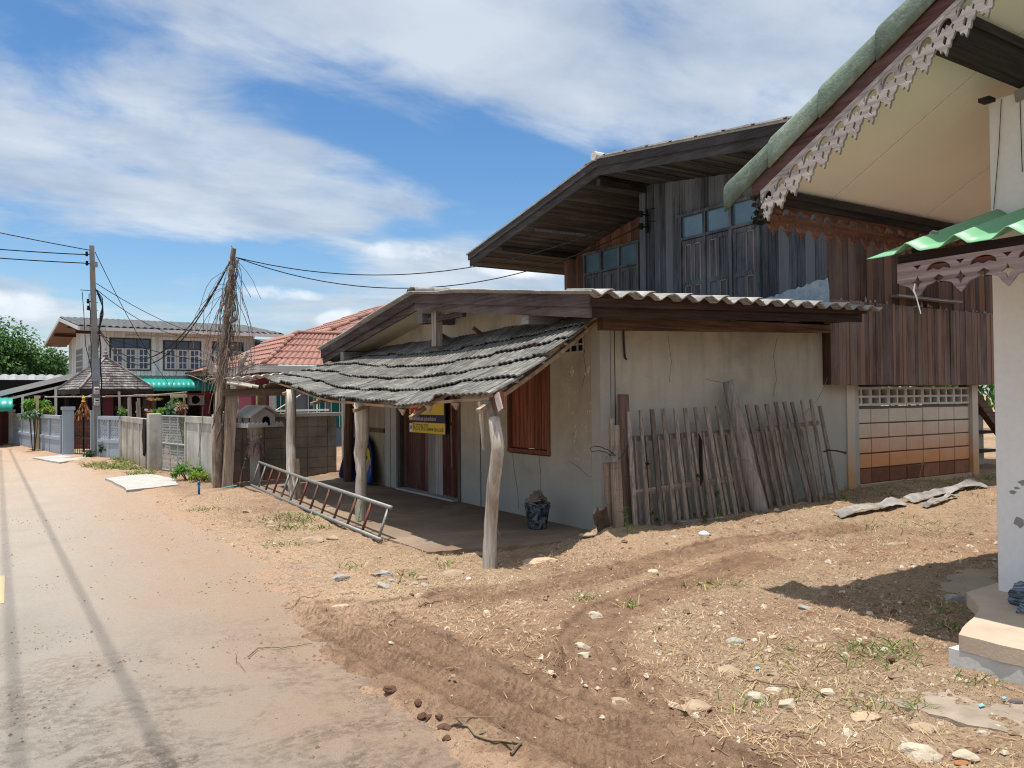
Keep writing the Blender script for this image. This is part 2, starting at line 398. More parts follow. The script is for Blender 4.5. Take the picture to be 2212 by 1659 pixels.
def base_h(x, y):
    h = sstep(3.9, 6.2, y)*(sstep(4.5, 5.7, x)*.10+sstep(6, 11, x)*.09)*sstep(60, 20, y)
    return h
def ground_h(x, y, fine=True):
    x = np.asarray(x, float); y = np.asarray(y, float)
    h = base_h(x, y)
    near = sstep(30, 10, np.hypot(x, y))
    h = h+(fbm(x*.9, y*.9, 3, 3)-.5)*.05*near*sstep(1.3, 2.3, x)
    if fine:
        rough = sstep(1.5, 2.3, x)*near
        h = h+rough*((fbm(x*4, y*4, 4, 9)-.5)*.05+(np.abs(fbm(x*9, y*9, 3, 21)-.5))*.075*sstep(.35,.6,fbm(x*1.5,y*1.5,3,27))+(fbm(x*22, y*22, 3, 23)-.5)*.022)
        # clods pushed up between and beside the ruts
        cl = np.exp(-((x-2.5)/.40)**2-((y-3.2)/.9)**2)+.6*np.exp(-((x-1.68)/.10)**2-((y-3.35)/.35)**2); h = h+cl*(np.maximum(fbm(x*13, y*13, 3, 33)-.45, 0)*.20+np.maximum(fbm(x*30, y*30, 2, 35)-.5, 0)*.07)
        # heap of earth at the corner of the house
        h = h+.10*np.exp(-((x-5.15)/.45)**2-((y-6.35)/.22)**2)*(0.6+.8*fbm(x*7, y*7, 3, 40))
        for pts, wd, dp in TRACKS:
            d, s = seg_dist(x, y, pts); a = np.abs(d)/wd
            prof = -np.exp(-(a/.85)**6)*dp+np.exp(-((a-1.15)/.28)**2)*dp*.8
            tread = np.where(a < .8, .5-np.sin((s+np.abs(d)*.9)*2*PI/.06)*.5, 0)*dp*.7*np.exp(-(a/.8)**8)
            grv = np.exp(-((a-.45)/.07)**2)*dp*.6
            m = sstep(.35, .6, fbm(x*1.3, y*1.3, 2, 55)+.25)
            keep = 1-np.exp(-(a/.9)**4)*.85*m
            h = base_h(x, y)*1+(h-base_h(x, y))*keep+(prof+tread-grv)*m
    # the verge meets the concrete road: dirt thins out below its surface
    edge = 1.56+.30*sstep(4.6, 6.2, y)+(fbm(x*1.6, y*1.6, 4, 62)-.5)*.42+(fbm(x*8, y*8, 3, 63)-.5)*.22
    k = sstep(edge-.16, edge+.08, x)
    farl = sstep(17, 30, y)          # beyond the gates the verge follows the bend
    h = (h+.012+.034*sstep(3.4, 2.6, x)*sstep(6.2, 5.2, y))*k-(1-k)*.035
    # concrete floor of the porch
    inp = sstep(3.42, 3.62, x)*sstep(6.55, 6.85, y)*sstep(5.9, 5.6, x)*sstep(14.9, 14.6, y)
    h = h*(1-inp)-.05*inp
    return h
def axis_pts(spans):
    out = []
    for a, b, st in spans: out += list(np.arange(a, b-1e-6, st))
    return np.array(out+[spans[-1][1]])
gx = axis_pts([(-900,-100,80),(-100,-20,10),(-20,-2,1.5),(-2,1.2,.4),(1.2,1.5,.03),(1.5,3.0,.013),(3.0,4.6,.022),(4.6,7.5,.036),(7.5,14,.07),(14,30,1.6),(30,100,10),(100,900,80)])
gy = axis_pts([(-900,-100,80),(-100,-20,10),(-20,1.2,1.2),(1.2,1.7,.03),(1.7,5.5,.015),(5.5,6.6,.024),(6.6,9,.05),(9,16,.09),(16,32,.25),(32,60,4),(60,100,10),(100,900,80)])
GX, GY = np.meshgrid(gx, gy)
GZ = ground_h(GX, GY)
# verge beyond the gates, following the bend of the road
def road_edge(y):   # x of the right edge of the concrete
    y = np.asarray(y, float)
    return 1.75-.0*y-np.where(y > 17, (np.maximum(y-17, 0))**1.35*.052, 0)
far = sstep(15, 18, GY); e2 = road_edge(GY)
kz = sstep(e2-.3, e2+.3, GX+(fbm(GX*2, GY*2, 3, 5)-.5)*.5)
GZ = np.where(GY > 15, GZ*(1-far)+far*(kz*.05*fbm(GX*3, GY*3, 3, 6)+.012*kz-(1-kz)*.045), GZ)
nx, ny = len(gx), len(gy)
me = bpy.data.meshes.new('ground')
V = np.stack([GX, GY, GZ], -1).reshape(-1, 3)
idx = np.arange(nx*ny).reshape(ny, nx)
F = np.stack([idx[:-1,:-1], idx[:-1,1:], idx[1:,1:], idx[1:,:-1]], -1).reshape(-1, 4)
me.vertices.add(len(V)); me.vertices.foreach_set('co', V.ravel())
me.loops.add(F.size); me.loops.foreach_set('vertex_index', F.ravel().astype(np.int32))
me.polygons.add(len(F)); me.polygons.foreach_set('loop_start', np.arange(0, F.size, 4, dtype=np.int32))
me.update(calc_edges=True); me.validate()
me.polygons.foreach_set('use_smooth', np.ones(len(F), dtype=bool))
# soil masks (what lies there): fresh mud in the ruts, dry straw-coloured litter, pale gravel
x, y = V[:,0], V[:,1]
mud = np.zeros(len(V))
for pts, wd, dp in TRACKS[:2]+TRACKS[4:]:
    d, s = seg_dist(x, y, pts); mud = np.maximum(mud, np.exp(-(np.abs(d)/(wd*1.7))**4))
for pts, wd, dp in TRACKS[2:4]:
    d, s = seg_dist(x, y, pts); mud = np.maximum(mud, .65*np.exp(-(np.abs(d)/(wd*1.4))**4))
mud = np.maximum(mud, np.exp(-((x-2.35)/.55)**4-((y-2.9)/1.5)**4)*.95*sstep(.3, .6, fbm(x*1.7, y*1.7, 4, 71)+.12))
mud = np.clip(mud*(.40+.9*fbm(x*2.5, y*2.5, 4, 72)), 0, 1)*(1-.85*sstep(4.3, 5.5, y)*sstep(2.7, 2.3, x))
tread_shade = np.zeros(len(V))      # shade in the tyre tread grooves, painted dark into the soil colour
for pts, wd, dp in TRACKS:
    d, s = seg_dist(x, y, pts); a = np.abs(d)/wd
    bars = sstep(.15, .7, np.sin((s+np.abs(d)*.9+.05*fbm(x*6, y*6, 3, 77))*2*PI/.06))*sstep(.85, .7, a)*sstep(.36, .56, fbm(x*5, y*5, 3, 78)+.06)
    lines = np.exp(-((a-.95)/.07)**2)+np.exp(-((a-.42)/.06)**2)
    tread_shade = np.maximum(tread_shade, np.clip(np.maximum(bars*.85, lines), 0, 1)*sstep(.32, .55, fbm(x*1.6, y*1.6, 3, 75)+.16)*min(1, dp/.026))
litter = sstep(.42, .62, fbm(x*.9+3, y*.9, 4, 81)+.08*sstep(4, 7, x))*(1-mud)*sstep(1.7, 2.4, x)
gravel = sstep(.5, .66, fbm(x*.7+9, y*.7+4, 4, 91))*(1-mud*.8)*sstep(1.9, 3, x)
orange = np.exp(-((x-2.2)/.8)**2-((y-6.5)/1.6)**2)*.7+np.exp(-((x-5)/.9)**2-((y-6)/.5)**2)*.7+sstep(2.75,1.9,x)*sstep(4.2,5.2,y)*.95+sstep(2.0,1.6,x)*.8
for nm, arr in (('mud', mud), ('litter', litter), ('gravel', gravel), ('orange', np.clip(orange, 0, 1)), ('tread_shade', tread_shade)):
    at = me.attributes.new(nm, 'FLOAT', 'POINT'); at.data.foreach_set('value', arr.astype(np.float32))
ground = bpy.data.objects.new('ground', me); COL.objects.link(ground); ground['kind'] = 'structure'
m, nt, N, b = new_mat('earth'); v = coords(nt)
def attr(nm):
    n = nt.nodes.new('ShaderNodeAttribute'); n.attribute_name = nm; return n.outputs['Fac']
col = mixc(nt, ramp(nt, noise(nt, v, 3.2, 8, .65), .32, .68), (.215, .125, .077), (.375, .25, .163))
col = mixc(nt, math_(nt, 'MULTIPLY', ramp(nt, math_(nt, 'MULTIPLY_ADD', math_(nt, 'SUBTRACT', noise(nt, v, 7, 7, .7), .5), 1.1, attr('orange')), .2, .8), .8), col, (.405, .27, .18))
col = mixc(nt, math_(nt, 'MULTIPLY', math_(nt, 'MULTIPLY', attr('litter'), .7), ramp(nt, noise(nt, v, 24, 6, .7), .38, .62)), col, (.42, .325, .205))
# small stones in the soil
vo = nt.nodes.new('ShaderNodeTexVoronoi'); vo.inputs['Scale'].default_value = 55; nt.links.new(v, vo.inputs['Vector'])
vo2 = nt.nodes.new('ShaderNodeTexVoronoi'); vo2.inputs['Scale'].default_value = 24; nt.links.new(v, vo2.inputs['Vector'])
sepc = nt.nodes.new('ShaderNodeSeparateColor'); nt.links.new(vo.outputs['Color'], sepc.inputs[0])
sepd = nt.nodes.new('ShaderNodeSeparateColor'); nt.links.new(vo2.outputs['Color'], sepd.inputs[0])
st1 = math_(nt, 'MULTIPLY', ramp(nt, vo.outputs['Distance'], .42, .30), math_(nt, 'GREATER_THAN', math_(nt, 'ADD', sepc.outputs[0], math_(nt, 'MULTIPLY', attr('gravel'), .55)), .80))
st2 = math_(nt, 'MULTIPLY', ramp(nt, vo2.outputs['Distance'], .40, .30), math_(nt, 'GREATER_THAN', math_(nt, 'ADD', sepd.outputs[0], math_(nt, 'MULTIPLY', attr('gravel'), .35)), .92))
st = math_(nt, 'MULTIPLY', math_(nt, 'MAXIMUM', st1, st2), math_(nt, 'SUBTRACT', 1., math_(nt, 'MULTIPLY', attr('mud'), .85)))
stc = mixc(nt, sepc.outputs[1], (.27, .19, .125), (.52, .43, .34))
col = mixc(nt, math_(nt, 'MULTIPLY', st, .85), col, stc)
col = mixc(nt, math_(nt, 'MULTIPLY', ramp(nt, math_(nt, 'MULTIPLY_ADD', math_(nt, 'SUBTRACT', noise(nt, v, 11, 7, .72), .5), 1.6, attr('mud')), .3, .62), .92), col, mixc(nt, ramp(nt, noise(nt, v, 7, 6), .3, .7), (.18, .106, .067), (.29, .186, .120)))
col = mixc(nt, math_(nt, 'MULTIPLY', math_(nt, 'MULTIPLY', attr('tread_shade'), ramp(nt, noise(nt, v, 5, 6, .7), .36, .55)), .7), col, (.095, .054, .034))
col = mixc(nt, math_(nt, 'MULTIPLY', ramp(nt, noise(nt, v, 60, 7, .78), .49, .66), .62), col, (.085, .052, .034))
col = mixc(nt, math_(nt, 'MULTIPLY', ramp(nt, noise(nt, v, 95, 6, .78), .55, .70), .5), col, (.46, .34, .23))
nt.links.new(col, b.inputs['Base Color']); b.inputs['Roughness'].default_value = .95; b.inputs['Specular IOR Level'].default_value = .12
hh = math_(nt, 'ADD', math_(nt, 'MULTIPLY', noise(nt, v, 32, 8, .72), .7), math_(nt, 'MULTIPLY', st, .35))
bump(nt, b, hh, 1., .035)
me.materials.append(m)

# ------------------------------------------------------------------ road: concrete under blown dust
rx = np.concatenate([np.linspace(0, 1, 40)]); ry = axis_pts([(-60,0,6),(0,12,.2),(12,34,.4),(34,60,2)])
mb = MB()
def rf(i, j):
    yy = ry[j]; e = float(road_edge(yy))+.85; e0 = e-5.4-(max(yy-26, 0))*.25; xx = e0+(e-e0)*rx[i]
    return (xx, yy, .0)
mb.grid(rf, 40, len(ry))
road = build('road', mb, None, smooth=True); road['kind'] = 'structure'
m, nt, N, b = new_mat('dusty_concrete'); v = coords(nt); xyz = zcoord(nt)
grit = noise(nt, v, 130, 4, .8); big = noise(nt, v, .9, 6, .6, .5); mid = noise(nt, coords(nt, (1, .35, 1)), 3.2, 6, .65)
col = mixc(nt, ramp(nt, big, .3, .7), (.405, .355, .30), (.49, .432, .37))
# laterite dust drifted over from the verge, thinning towards the crown of the road
edge_d = math_(nt, 'ADD', math_(nt, 'ADD', xyz[0], math_(nt, 'MULTIPLY', math_(nt, 'SUBTRACT', big, .5), 1.5)), math_(nt, 'MULTIPLY', math_(nt, 'SUBTRACT', mid, .5), .7))
dust = math_(nt, 'MAXIMUM', ramp(nt, edge_d, .25, 1.45), ramp(nt, xyz[1], 7, 26))
col = mixc(nt, math_(nt, 'MULTIPLY', dust, .9), col, (.425, .295, .205))
dirty = math_(nt, 'MULTIPLY', ramp(nt, noise(nt, v, 1.6, 7, .7, .6), .45, .58), ramp(nt, xyz[1], 6.2, 3.6))
col = mixc(nt, math_(nt, 'MULTIPLY', math_(nt, 'MULTIPLY', dirty, ramp(nt, noise(nt, v, 20, 7, .75), .42, .55)), .85), col, (.185, .14, .108))
col = mixc(nt, math_(nt, 'MULTIPLY', math_(nt, 'MAXIMUM', ramp(nt, grit, .53, .70), ramp(nt, noise(nt, v, 38, 6, .75), .57, .72)), .5), col, (.19, .15, .12))
col = mixc(nt, math_(nt, 'MULTIPLY', ramp(nt, noise(nt, v, 210, 3, .8), .58, .7), .5), col, (.68, .62, .55))
nt.links.new(col, b.inputs['Base Color']); b.inputs['Roughness'].default_value = .93; b.inputs['Specular IOR Level'].default_value = .15
bump(nt, b, math_(nt, 'ADD', grit, math_(nt, 'MULTIPLY', noise(nt, v, 26, 7, .75), 1.3)), 1., .018)
road.data.materials.append(m)
mb = MB(); mb.box(-.32, -.03, 7.05, 8.17, .0, .004)
for k in range(6): mb.box(-.55-.02*k*k*.3, -.22-.02*k*k*.3, 10.4+k*3.4, 11.6+k*3.4, 0, .004)
pm = mat_plain('faded_yellow_paint', (.46, .33, .15), .35, 14, .9, .2, c2=(.42, .34, .24))
o = build('road_marking', mb, pm); o['kind'] = 'structure'
# pale concrete aprons in front of the two gates, and the foot of the wall
cm = mat_plain('pale_concrete', (.42, .40, .365), .22, 5, .9, .25)
def slab(name, pts, z0, z1, mat, jag=.03, sub=7):
    poly = []
    for a, c in zip(pts, pts[1:]+pts[:1]):
        for k in range(sub):
            t = k/sub; poly.append((a[0]+(c[0]-a[0])*t+random.uniform(-jag, jag), a[1]+(c[1]-a[1])*t+random.uniform(-jag, jag), z0))
    mb = MB(); mb.prism(poly, (0, 0, z1-z0)); o = build(name, mb, mat); return o
for pts in ([(1.56,17.0),(2.36,17.5),(2.62,16.2),(2.5,14.85),(1.66,14.45)], [(.55,24.5),(1.3,25.3),(2.0,24.6),(1.72,23.3),(1.05,22.2)]):
    o = slab('driveway_apron', pts, -.02, .04, cm); o['kind'] = 'structure'
o = slab('driveway_apron', [(-1.4,36.0),(.4,35.6),(.2,33.4),(-1.6,34.0)], -.02, .05, cm); o['kind'] = 'structure'
fm = mat_plaster('dusty_floor', (.235, .175, .13), (.16, .105, .07), streak=.9, patch=(.30, .225, .155))
o = slab('porch_floor', [(3.36,6.85),(3.38,14.6),(5.6,14.75),(5.6,6.6),(4.6,6.55)], -.06, .035, fm, .025, 14); o['kind'] = 'structure'
PK1L=[((5.662, 6.58, 1.337), (5.561, 6.36, 0.107)), ((5.839, 6.58, 1.352), (5.735, 6.36, 0.15)), ((6.008, 6.58, 1.358), (5.928, 6.36, 0.156)), ((6.175, 6.58, 1.365), (6.125, 6.36, 0.12)), ((6.354, 6.58, 1.366), (6.31, 6.36, 0.121)), ((6.512, 6.58, 1.367), (6.491, 6.36, 0.13)), ((6.672, 6.58, 1.371), (6.694, 6.36, 0.124)), ((6.846, 6.58, 1.375), (6.894, 6.36, 0.145)), ((7.026, 6.58, 1.385), (7.088, 6.36, 0.154)), ((7.202, 6.58, 1.396), (7.287, 6.36, 0.15))]
PK2L=[((7.543, 6.58, 1.392), (7.724, 6.38, 0.164)), ((7.711, 6.58, 1.387), (7.865, 6.38, 0.125)), ((7.902, 6.58, 1.397), (8.031, 6.38, 0.125)), ((8.069, 6.58, 1.42), (8.22, 6.38, 0.082)), ((8.228, 6.58, 1.419), (8.458, 6.38, 0.118)), ((8.379, 6.58, 1.413), (8.568, 6.38, 0.137)), ((8.578, 6.58, 1.437), (8.679, 6.38, 0.129)), ((8.757, 6.58, 1.442), (8.791, 6.38, 0.077))]
PK1S=[((5.734, 6.53, 1.062), (5.656, 6.36, 0.157)), ((5.896, 6.53, 1.063), (5.815, 6.36, 0.19)), ((6.069, 6.53, 1.061), (6.017, 6.36, 0.148)), ((6.255, 6.53, 1.069), (6.225, 6.36, 0.117)), ((6.427, 6.53, 1.076), (6.413, 6.36, 0.124)), ((6.594, 6.53, 1.077), (6.606, 6.36, 0.144)), ((6.774, 6.53, 1.072), (6.785, 6.36, 0.141)), ((6.957, 6.53, 1.059), (6.996, 6.36, 0.174)), ((7.154, 6.53, 1.04), (7.183, 6.36, 0.184))]
PK2S=[((7.682, 6.53, 1.056), (7.764, 6.38, 0.161)), ((7.845, 6.53, 1.085), (7.928, 6.38, 0.148)), ((8.031, 6.53, 1.08), (8.136, 6.38, 0.131)), ((8.179, 6.53, 1.09), (8.242, 6.38, 0.136)), ((8.351, 6.53, 1.092), (8.458, 6.38, 0.132)), ((8.515, 6.53, 1.073), (8.634, 6.38, 0.104)), ((8.807, 6.53, 1.115), (8.861, 6.38, 0.143))]
PKPOST=[((7.231, 6.58, 1.663), (7.437, 6.26, -0.008))]
PKLEFT=[((5.622, 6.6, 1.526), (5.589, 6.5, 0.05))]
PKFRONT=[((5.239, 6.3, 1.209), (5.247, 6.25, 0.107))]
PKSTUB=[((5.17, 6.34, 0.824), (5.218, 6.34, 0.12)), ((5.24, 6.34, 1.277), (5.242, 6.34, 0.717))]
PKEND=[((8.807, 6.5, 1.362), (8.828, 6.3, 0.111))]
RAILS=[((5.688, 6.56, 1.038), (7.225, 6.56, 1.069)), ((7.597, 6.56, 1.071), (8.882, 6.56, 1.142)), ((5.59, 6.44, 0.474), (7.138, 6.44, 0.532))]
RAILB=[((6.113, 6.28, 0.125), (7.463, 6.28, 0.085)), ((7.542, 6.28, 0.098), (8.217, 6.28, 0.101))]
ROCKS=[(3.167, 1.878, 0.167, 'P'), (3.295, 1.762, 0.113, 'P'), (3.073, 2.648, 0.119, 'P'), (3.116, 2.505, 0.116, 'P'), (3.409, 2.482, 0.08, 'P'), (3.273, 3.006, 0.14, 'T'), (4.702, 3.607, 0.114, 'G'), (3.716, 3.358, 0.128, 'G'), (2.738, 2.719, 0.138, 'T'), (3.344, 2.229, 0.15, 'F'), (3.592, 1.841, 0.057, 'P'), (3.424, 2.014, 0.144, 'T'), (7.229, 4.527, 0.11, 'T'), (7.372, 4.506, 0.111, 'T'), (3.265, 2.688, 0.09, 'P'), (4.045, 1.921, 0.062, 'D'), (4.109, 2.59, 0.067, 'B'), (5.896, 5.679, 0.13, 'W'), (4.684, 4.579, 0.065, 'P'), (3.926, 3.238, 0.049, 'P'), (3.939, 3.348, 0.061, 'P'), (3.656, 3.87, 0.064, 'T'), (2.875, 2.136, 0.041, 'P'), (3.237, 1.744, 0.052, 'O'), (5.714, 3.091, 0.174, 'G'), (5.608, 2.934, 0.079, 'G'), (4.068, 5.956, 0.309, 'F'), (3.207, 6.037, 0.189, 'T'), (2.595, 6.242, 0.101, 'G'), (2.693, 6.238, 0.135, 'G'), (2.647, 6.031, 0.082, 'G'), (2.503, 5.858, 0.143, 'G'), (2.311, 6.325, 0.149, 'G'), (2.155, 5.814, 0.092, 'T'), (2.201, 5.745, 0.091, 'T'), (2.762, 5.854, 0.065, 'G'), (2.767, 5.647, 0.095, 'G'), (2.844, 3.735, 0.094, 'P'), (2.752, 3.597, 0.091, 'P'), (2.428, 2.921, 0.095, 'T'), (3.722, 6.503, 0.132, 'T'), (0.998, 4.31, 0.042, 'D'), (1.902, 4.354, 0.035, 'P'), (1.439, 4.178, 0.038, 'B'), (1.63, 3.723, 0.081, 'M'), (1.663, 3.48, 0.058, 'M'), (1.632, 3.383, 0.066, 'M'), (1.654, 3.344, 0.056, 'M'), (1.669, 3.271, 0.046, 'M'), (1.652, 3.199, 0.054, 'M'), (1.665, 3.165, 0.054, 'M'), (1.62, 3.109, 0.053, 'M'), (2.682, 8.172, 0.231, 'T'), (2.912, 8.144, 0.149, 'T'), (2.884, 6.957, 0.112, 'T'), (2.665, 10.752, 0.159, 'T'), (2.572, 9.365, 0.117, 'T'), (3.194, 5.716, 0.049, 'W'), (4.901, 6.318, 0.141, 'T'), (4.499, 4.917, 0.099, 'P'), (3.389, 4.288, 0.123, 'P'), (1.977, 5.414, 0.128, 'F'), (2.471, 5.275, 0.044, 'B'), (2.464, 3.35, 0.073, 'B'), (2.928, 4.727, 0.098, 'T'), (1.858, 3.018, 0.027, 'M'), (1.232, 3.678, 0.024, 'B'), (2.752, 3.324, 0.043, 'T'), (2.914, 6.021, 0.101, 'T')]
TWIGS=[[(1.662, 3.18), (1.699, 3.061), (1.737, 2.838), (1.78, 2.751)], [(1.169, 4.73), (1.259, 4.855), (1.318, 4.851), (1.382, 4.78), (1.57, 4.774)], [(1.655, 5.623), (1.828, 5.714), (1.948, 5.804), (2.016, 5.902)], [(2.424, 5.076), (2.53, 5.132), (2.613, 5.075)], [(1.126, 4.811), (1.096, 4.684), (1.099, 4.581), (1.1, 4.484)], [(2.628, 5.868), (2.773, 6.11), (2.876, 6.316)], [(1.712, 2.737), (1.78, 2.751)], [(3.215, 2.886), (3.301, 2.8), (3.422, 2.614)], [(3.255, 3.036), (3.478, 3.108)], [(2.819, 2.265), (2.862, 2.207)], [(4.187, 2.888), (4.22, 3.054)]]
# ================================================================== plastered house with the lean-to porch
PL = mat_plaster('grey_render', (.49, .45, .365), (.26, .23, .18), base=(.30, .19, .12), z0=-.05, z1=.28, damp=((.39, .39, .36), 1.1, .3), streak=.9, patch=(.39, .365, .31))
PLS = mat_plaster('grey_render_side', (.49, .455, .37), (.28, .255, .205), base=(.26, .155, .095), z0=.1, z1=.8, damp=((.36, .375, .365), 1.8, .9), streak=.9, patch=(.40, .375, .315))  # base band: earth splash, darkened further to paint in the shade between pickets
CONC = mat_plaster('grey_concrete', (.46, .445, .40), (.29, .275, .25), streak=.6)
DARKB = mat_wood('weathered_board', (.018, .012, .011), (.10, .066, .055), 'y', 45, (.19, .165, .16), .45, .4)
DARKX = mat_wood('weathered_eave_board', (.022, .013, .010), (.085, .048, .034), 'x', 45, (.02, .014, .012), .5, .4)
REDW = mat_wood('red_brown_plank', (.04, .010, .007), (.18, .055, .032), 'z', 40, (.24, .19, .16), .35, .45)
GREYW = mat_wood('bare_grey_plank', (.28, .25, .225), (.50, .46, .42), 'z', 40, (.15, .125, .11), .5, .25)
TIMB = mat_wood('old_timber', (.17, .13, .10), (.40, .345, .29), 'z', 30, (.12, .085, .06), .5, .3)
LOG = mat_wood('barked_log', (.36, .31, .25), (.68, .64, .58), 'z', 20, (.22, .155, .105), .65, .2)
BRNX = mat_wood('brown_timber', (.075, .045, .030), (.22, .145, .10), 'x', 30, (.06, .04, .03), .4, .3)
ASB = mat_asbestos('asbestos_sheet', (.22, .215, .20), (.42, .41, .385), (.52, .51, .48), .45)
SOFF = mat_plain('cream_soffit', (.55, .48, .36), .3, 1.2, .8, .1)
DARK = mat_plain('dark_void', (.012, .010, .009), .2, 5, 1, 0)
CRACK = mat_plain('open_joint', (.05, .042, .036), .2, 5, 1, 0)
WHITEP = mat_plain('torn_paper', (.62, .58, .50), .3, 25, .9, .1)

XW, YC = 5.4, 6.71
def rake_z(y):     # top of the barge board
    return 2.5+(y-6.17)*.1165 if y < 10.2 else 2.97-(y-10.2)*.148
hs_ = thing('plaster_house', 'single storey grey plastered house with a low gable and sagging porch roof', 'house', (XW, YC, 0))
mb = MB()
XE = 9.24
def wall_top(y): return rake_z(y)-.10
# gable wall facing the road (door opening left out), then side, back and party wall
def gw(y0, y1, z0, z1=None):
    a = z1 if z1 is not None else wall_top(y0); c = z1 if z1 is not None else wall_top(y1)
    mb.prism([(XW,y0,z0),(XW,y1,z0),(XW,y1,c),(XW,y0,a)], (.12,0,0))
gw(YC, 7.66, -.1); gw(7.66, 8.58, -.1, .80); gw(7.66, 8.58, 1.90); gw(8.58, 9.86, -.1)
gw(9.86, 10.2, 1.98); gw(10.2, 11.98, 1.98); gw(11.98, 14.0, -.1)
mb.box(XW+.12, XE, 13.9, 14.0, -.1, 2.2)
build('wall', mb, PL, hs_)
mb = MB(); mb.prism([(XW+.005,YC,-.1),(XE+.75,YC,-.1),(XE+.75,YC,1.62),(XE,YC,2.36),(XW+.005,YC,2.30)], (0,.12,0))
build('wall', mb, PLS, hs_)
# concrete corner and door posts, standing 12 mm proud, with open joints
mb = MB(); mb.box(XW-.012, XW+.13, YC-.012, YC+.15, -.05, 2.30); build('corner_post', mb, CONC, hs_)
mb = MB(); mb.box(XW-.012, XW+.1, 9.30, 9.46, .02, 2.35); build('wall_post', mb, PL, hs_)
mb = MB()
for y in (YC+.155, 9.295, 9.467): mb.box(XW-.004, XW+.02, y, y+.007, .02, 2.33)
mb.box(XW+.20, XW+.208, YC-.004, YC+.01, .02, 2.3); mb.box(XW+.137, XW+.143, YC-.004, YC+.01, .02, 2.3)
for pts in ([(8.5,.82),(8.46,.6),(8.38,.33),(8.36,.1)], [(7.9,.8),(7.86,.55),(7.88,.3),(7.82,.05)], [(7.3,.77),(7.12,.72),(6.95,.63),(6.76,.61)], [(7.0,1.98),(6.96,1.8),(7.03,1.62)], [(8.9,2.2),(8.95,1.9),(8.88,1.7)]):
    for (y0, z0), (y1, z1) in zip(pts[:-1], pts[1:]): mb.beam((XW-.001,y0,z0),(XW-.001,y1,z1), .003, .0025)
for pts in ([(6.4,2.2),(6.45,1.9),(6.41,1.66)], [(8.3,2.25),(8.22,2.0),(8.27,1.7),(8.2,1.5)], [(7.0,1.7),(7.3,1.66),(7.5,1.7)]):
    for (x0_, z0), (x1_, z1) in zip(pts[:-1], pts[1:]): mb.beam((x0_,YC-.001,z0),(x1_,YC-.001,z1), .0025, .003)
build('joint', mb, CRACK, hs_)
# door: old red planks with two bare grey ones
D = tag(bpy.data.objects.new('door', None)); COL.objects.link(D); D.parent = hs_; D.location = Vector((XW, 10.9, 0))-Vector(hs_.location)
def plank_row(name, mat, y0, y1, z0, z1, n, x, par, axis='y', th=.03):
    mb = MB(); e = (y1-y0)/n
    for k in range(n):
        t = random.random(); d = random.uniform(0, .006)
        mb.box(x-d, x+th-d, y0+k*e+.003, y0+(k+1)*e-.003, z0+random.uniform(0,.012), z1, t)
    return build(name, mb, mat, par)
plank_row('plank_leaf', REDW, 9.93, 10.50, .07, 1.97, 5, XW+.05, D)
plank_row('plank_leaf', REDW, 10.98, 11.88, .07, 1.97, 7, XW+.05, D)
plank_row('plank_leaf', GREYW, 10.50, 10.98, .05, 1.97, 2, XW+.042, D)['label'] = 'two bare grey planks in the middle of the red door'
mb = MB(); mb.beam((XW+.036,10.2,.5),(XW+.036,10.21,1.1),.018,.008); mb.beam((XW+.036,10.2,1.16),(XW+.036,10.205,1.5),.014,.008); build('bare_streak', mb, GREYW, D)
mb = MB(); mb.box(XW-.02, XW+.11, 9.86, 9.925, .035, 1.98, .6); mb.box(XW-.02, XW+.11, 11.885, 11.98, .035, 1.98, .2); mb.box(XW-.01, XW+.11, 9.925, 11.885, 1.975, 2.05, .4)
build('door_frame', mb, mat_wood('door_frame_wood', (.05,.04,.035), (.16,.135,.12), 'z', 30), D)
mb = MB(); mb.box(XW-.10, XW+.1, 9.93, 11.9, .03, .062); build('threshold', mb, CONC, D)
# shuttered window
Wn = bpy.data.objects.new('window', None); COL.objects.link(Wn); Wn.parent = hs_; Wn.location = Vector((XW, 8.1, 1.3))-Vector(hs_.location)
REDS = mat_wood('shutter_plank', (.07, .018, .010), (.30, .105, .055), 'z', 40, (.16, .10, .065), .35, .35)
plank_row('shutter', REDS, 7.71, 8.54, .87, 1.88, 5, XW+.03, Wn)
mb = MB(); mb.box(XW-.02, XW+.1, 7.655, 7.705, .86, 1.9, .5); mb.box(XW-.02, XW+.1, 8.545, 8.585, .86, 1.9, .3)
mb.box(XW-.025, XW+.1, 7.65, 8.59, .815, .865, .6); mb.box(XW-.02, XW+.1, 7.655, 8.585, 1.885, 1.935, .4); build('window_frame', mb, REDS, Wn)
# vent block high on the gable wall
mb = MB(); 
for iy in range(3):
    for iz in range(3): pass
mb.box(XW-.012, XW+.01, 6.98, 7.46, 1.995, 2.02); mb.box(XW-.012, XW+.01, 6.98, 7.46, 2.17, 2.195); mb.box(XW-.012, XW+.01, 6.98, 7.46, 2.085, 2.105)
for y in (6.98, 7.09, 7.22, 7.34, 7.44): mb.box(XW-.014, XW+.01, y, y+.02, 1.993, 2.197)
vb = build('vent_block', mb, CONC, hs_); mb = MB(); mb.box(XW-.002, XW+.02, 6.985, 7.455, 2.0, 2.19); build('vent_opening', mb, DARK, vb)
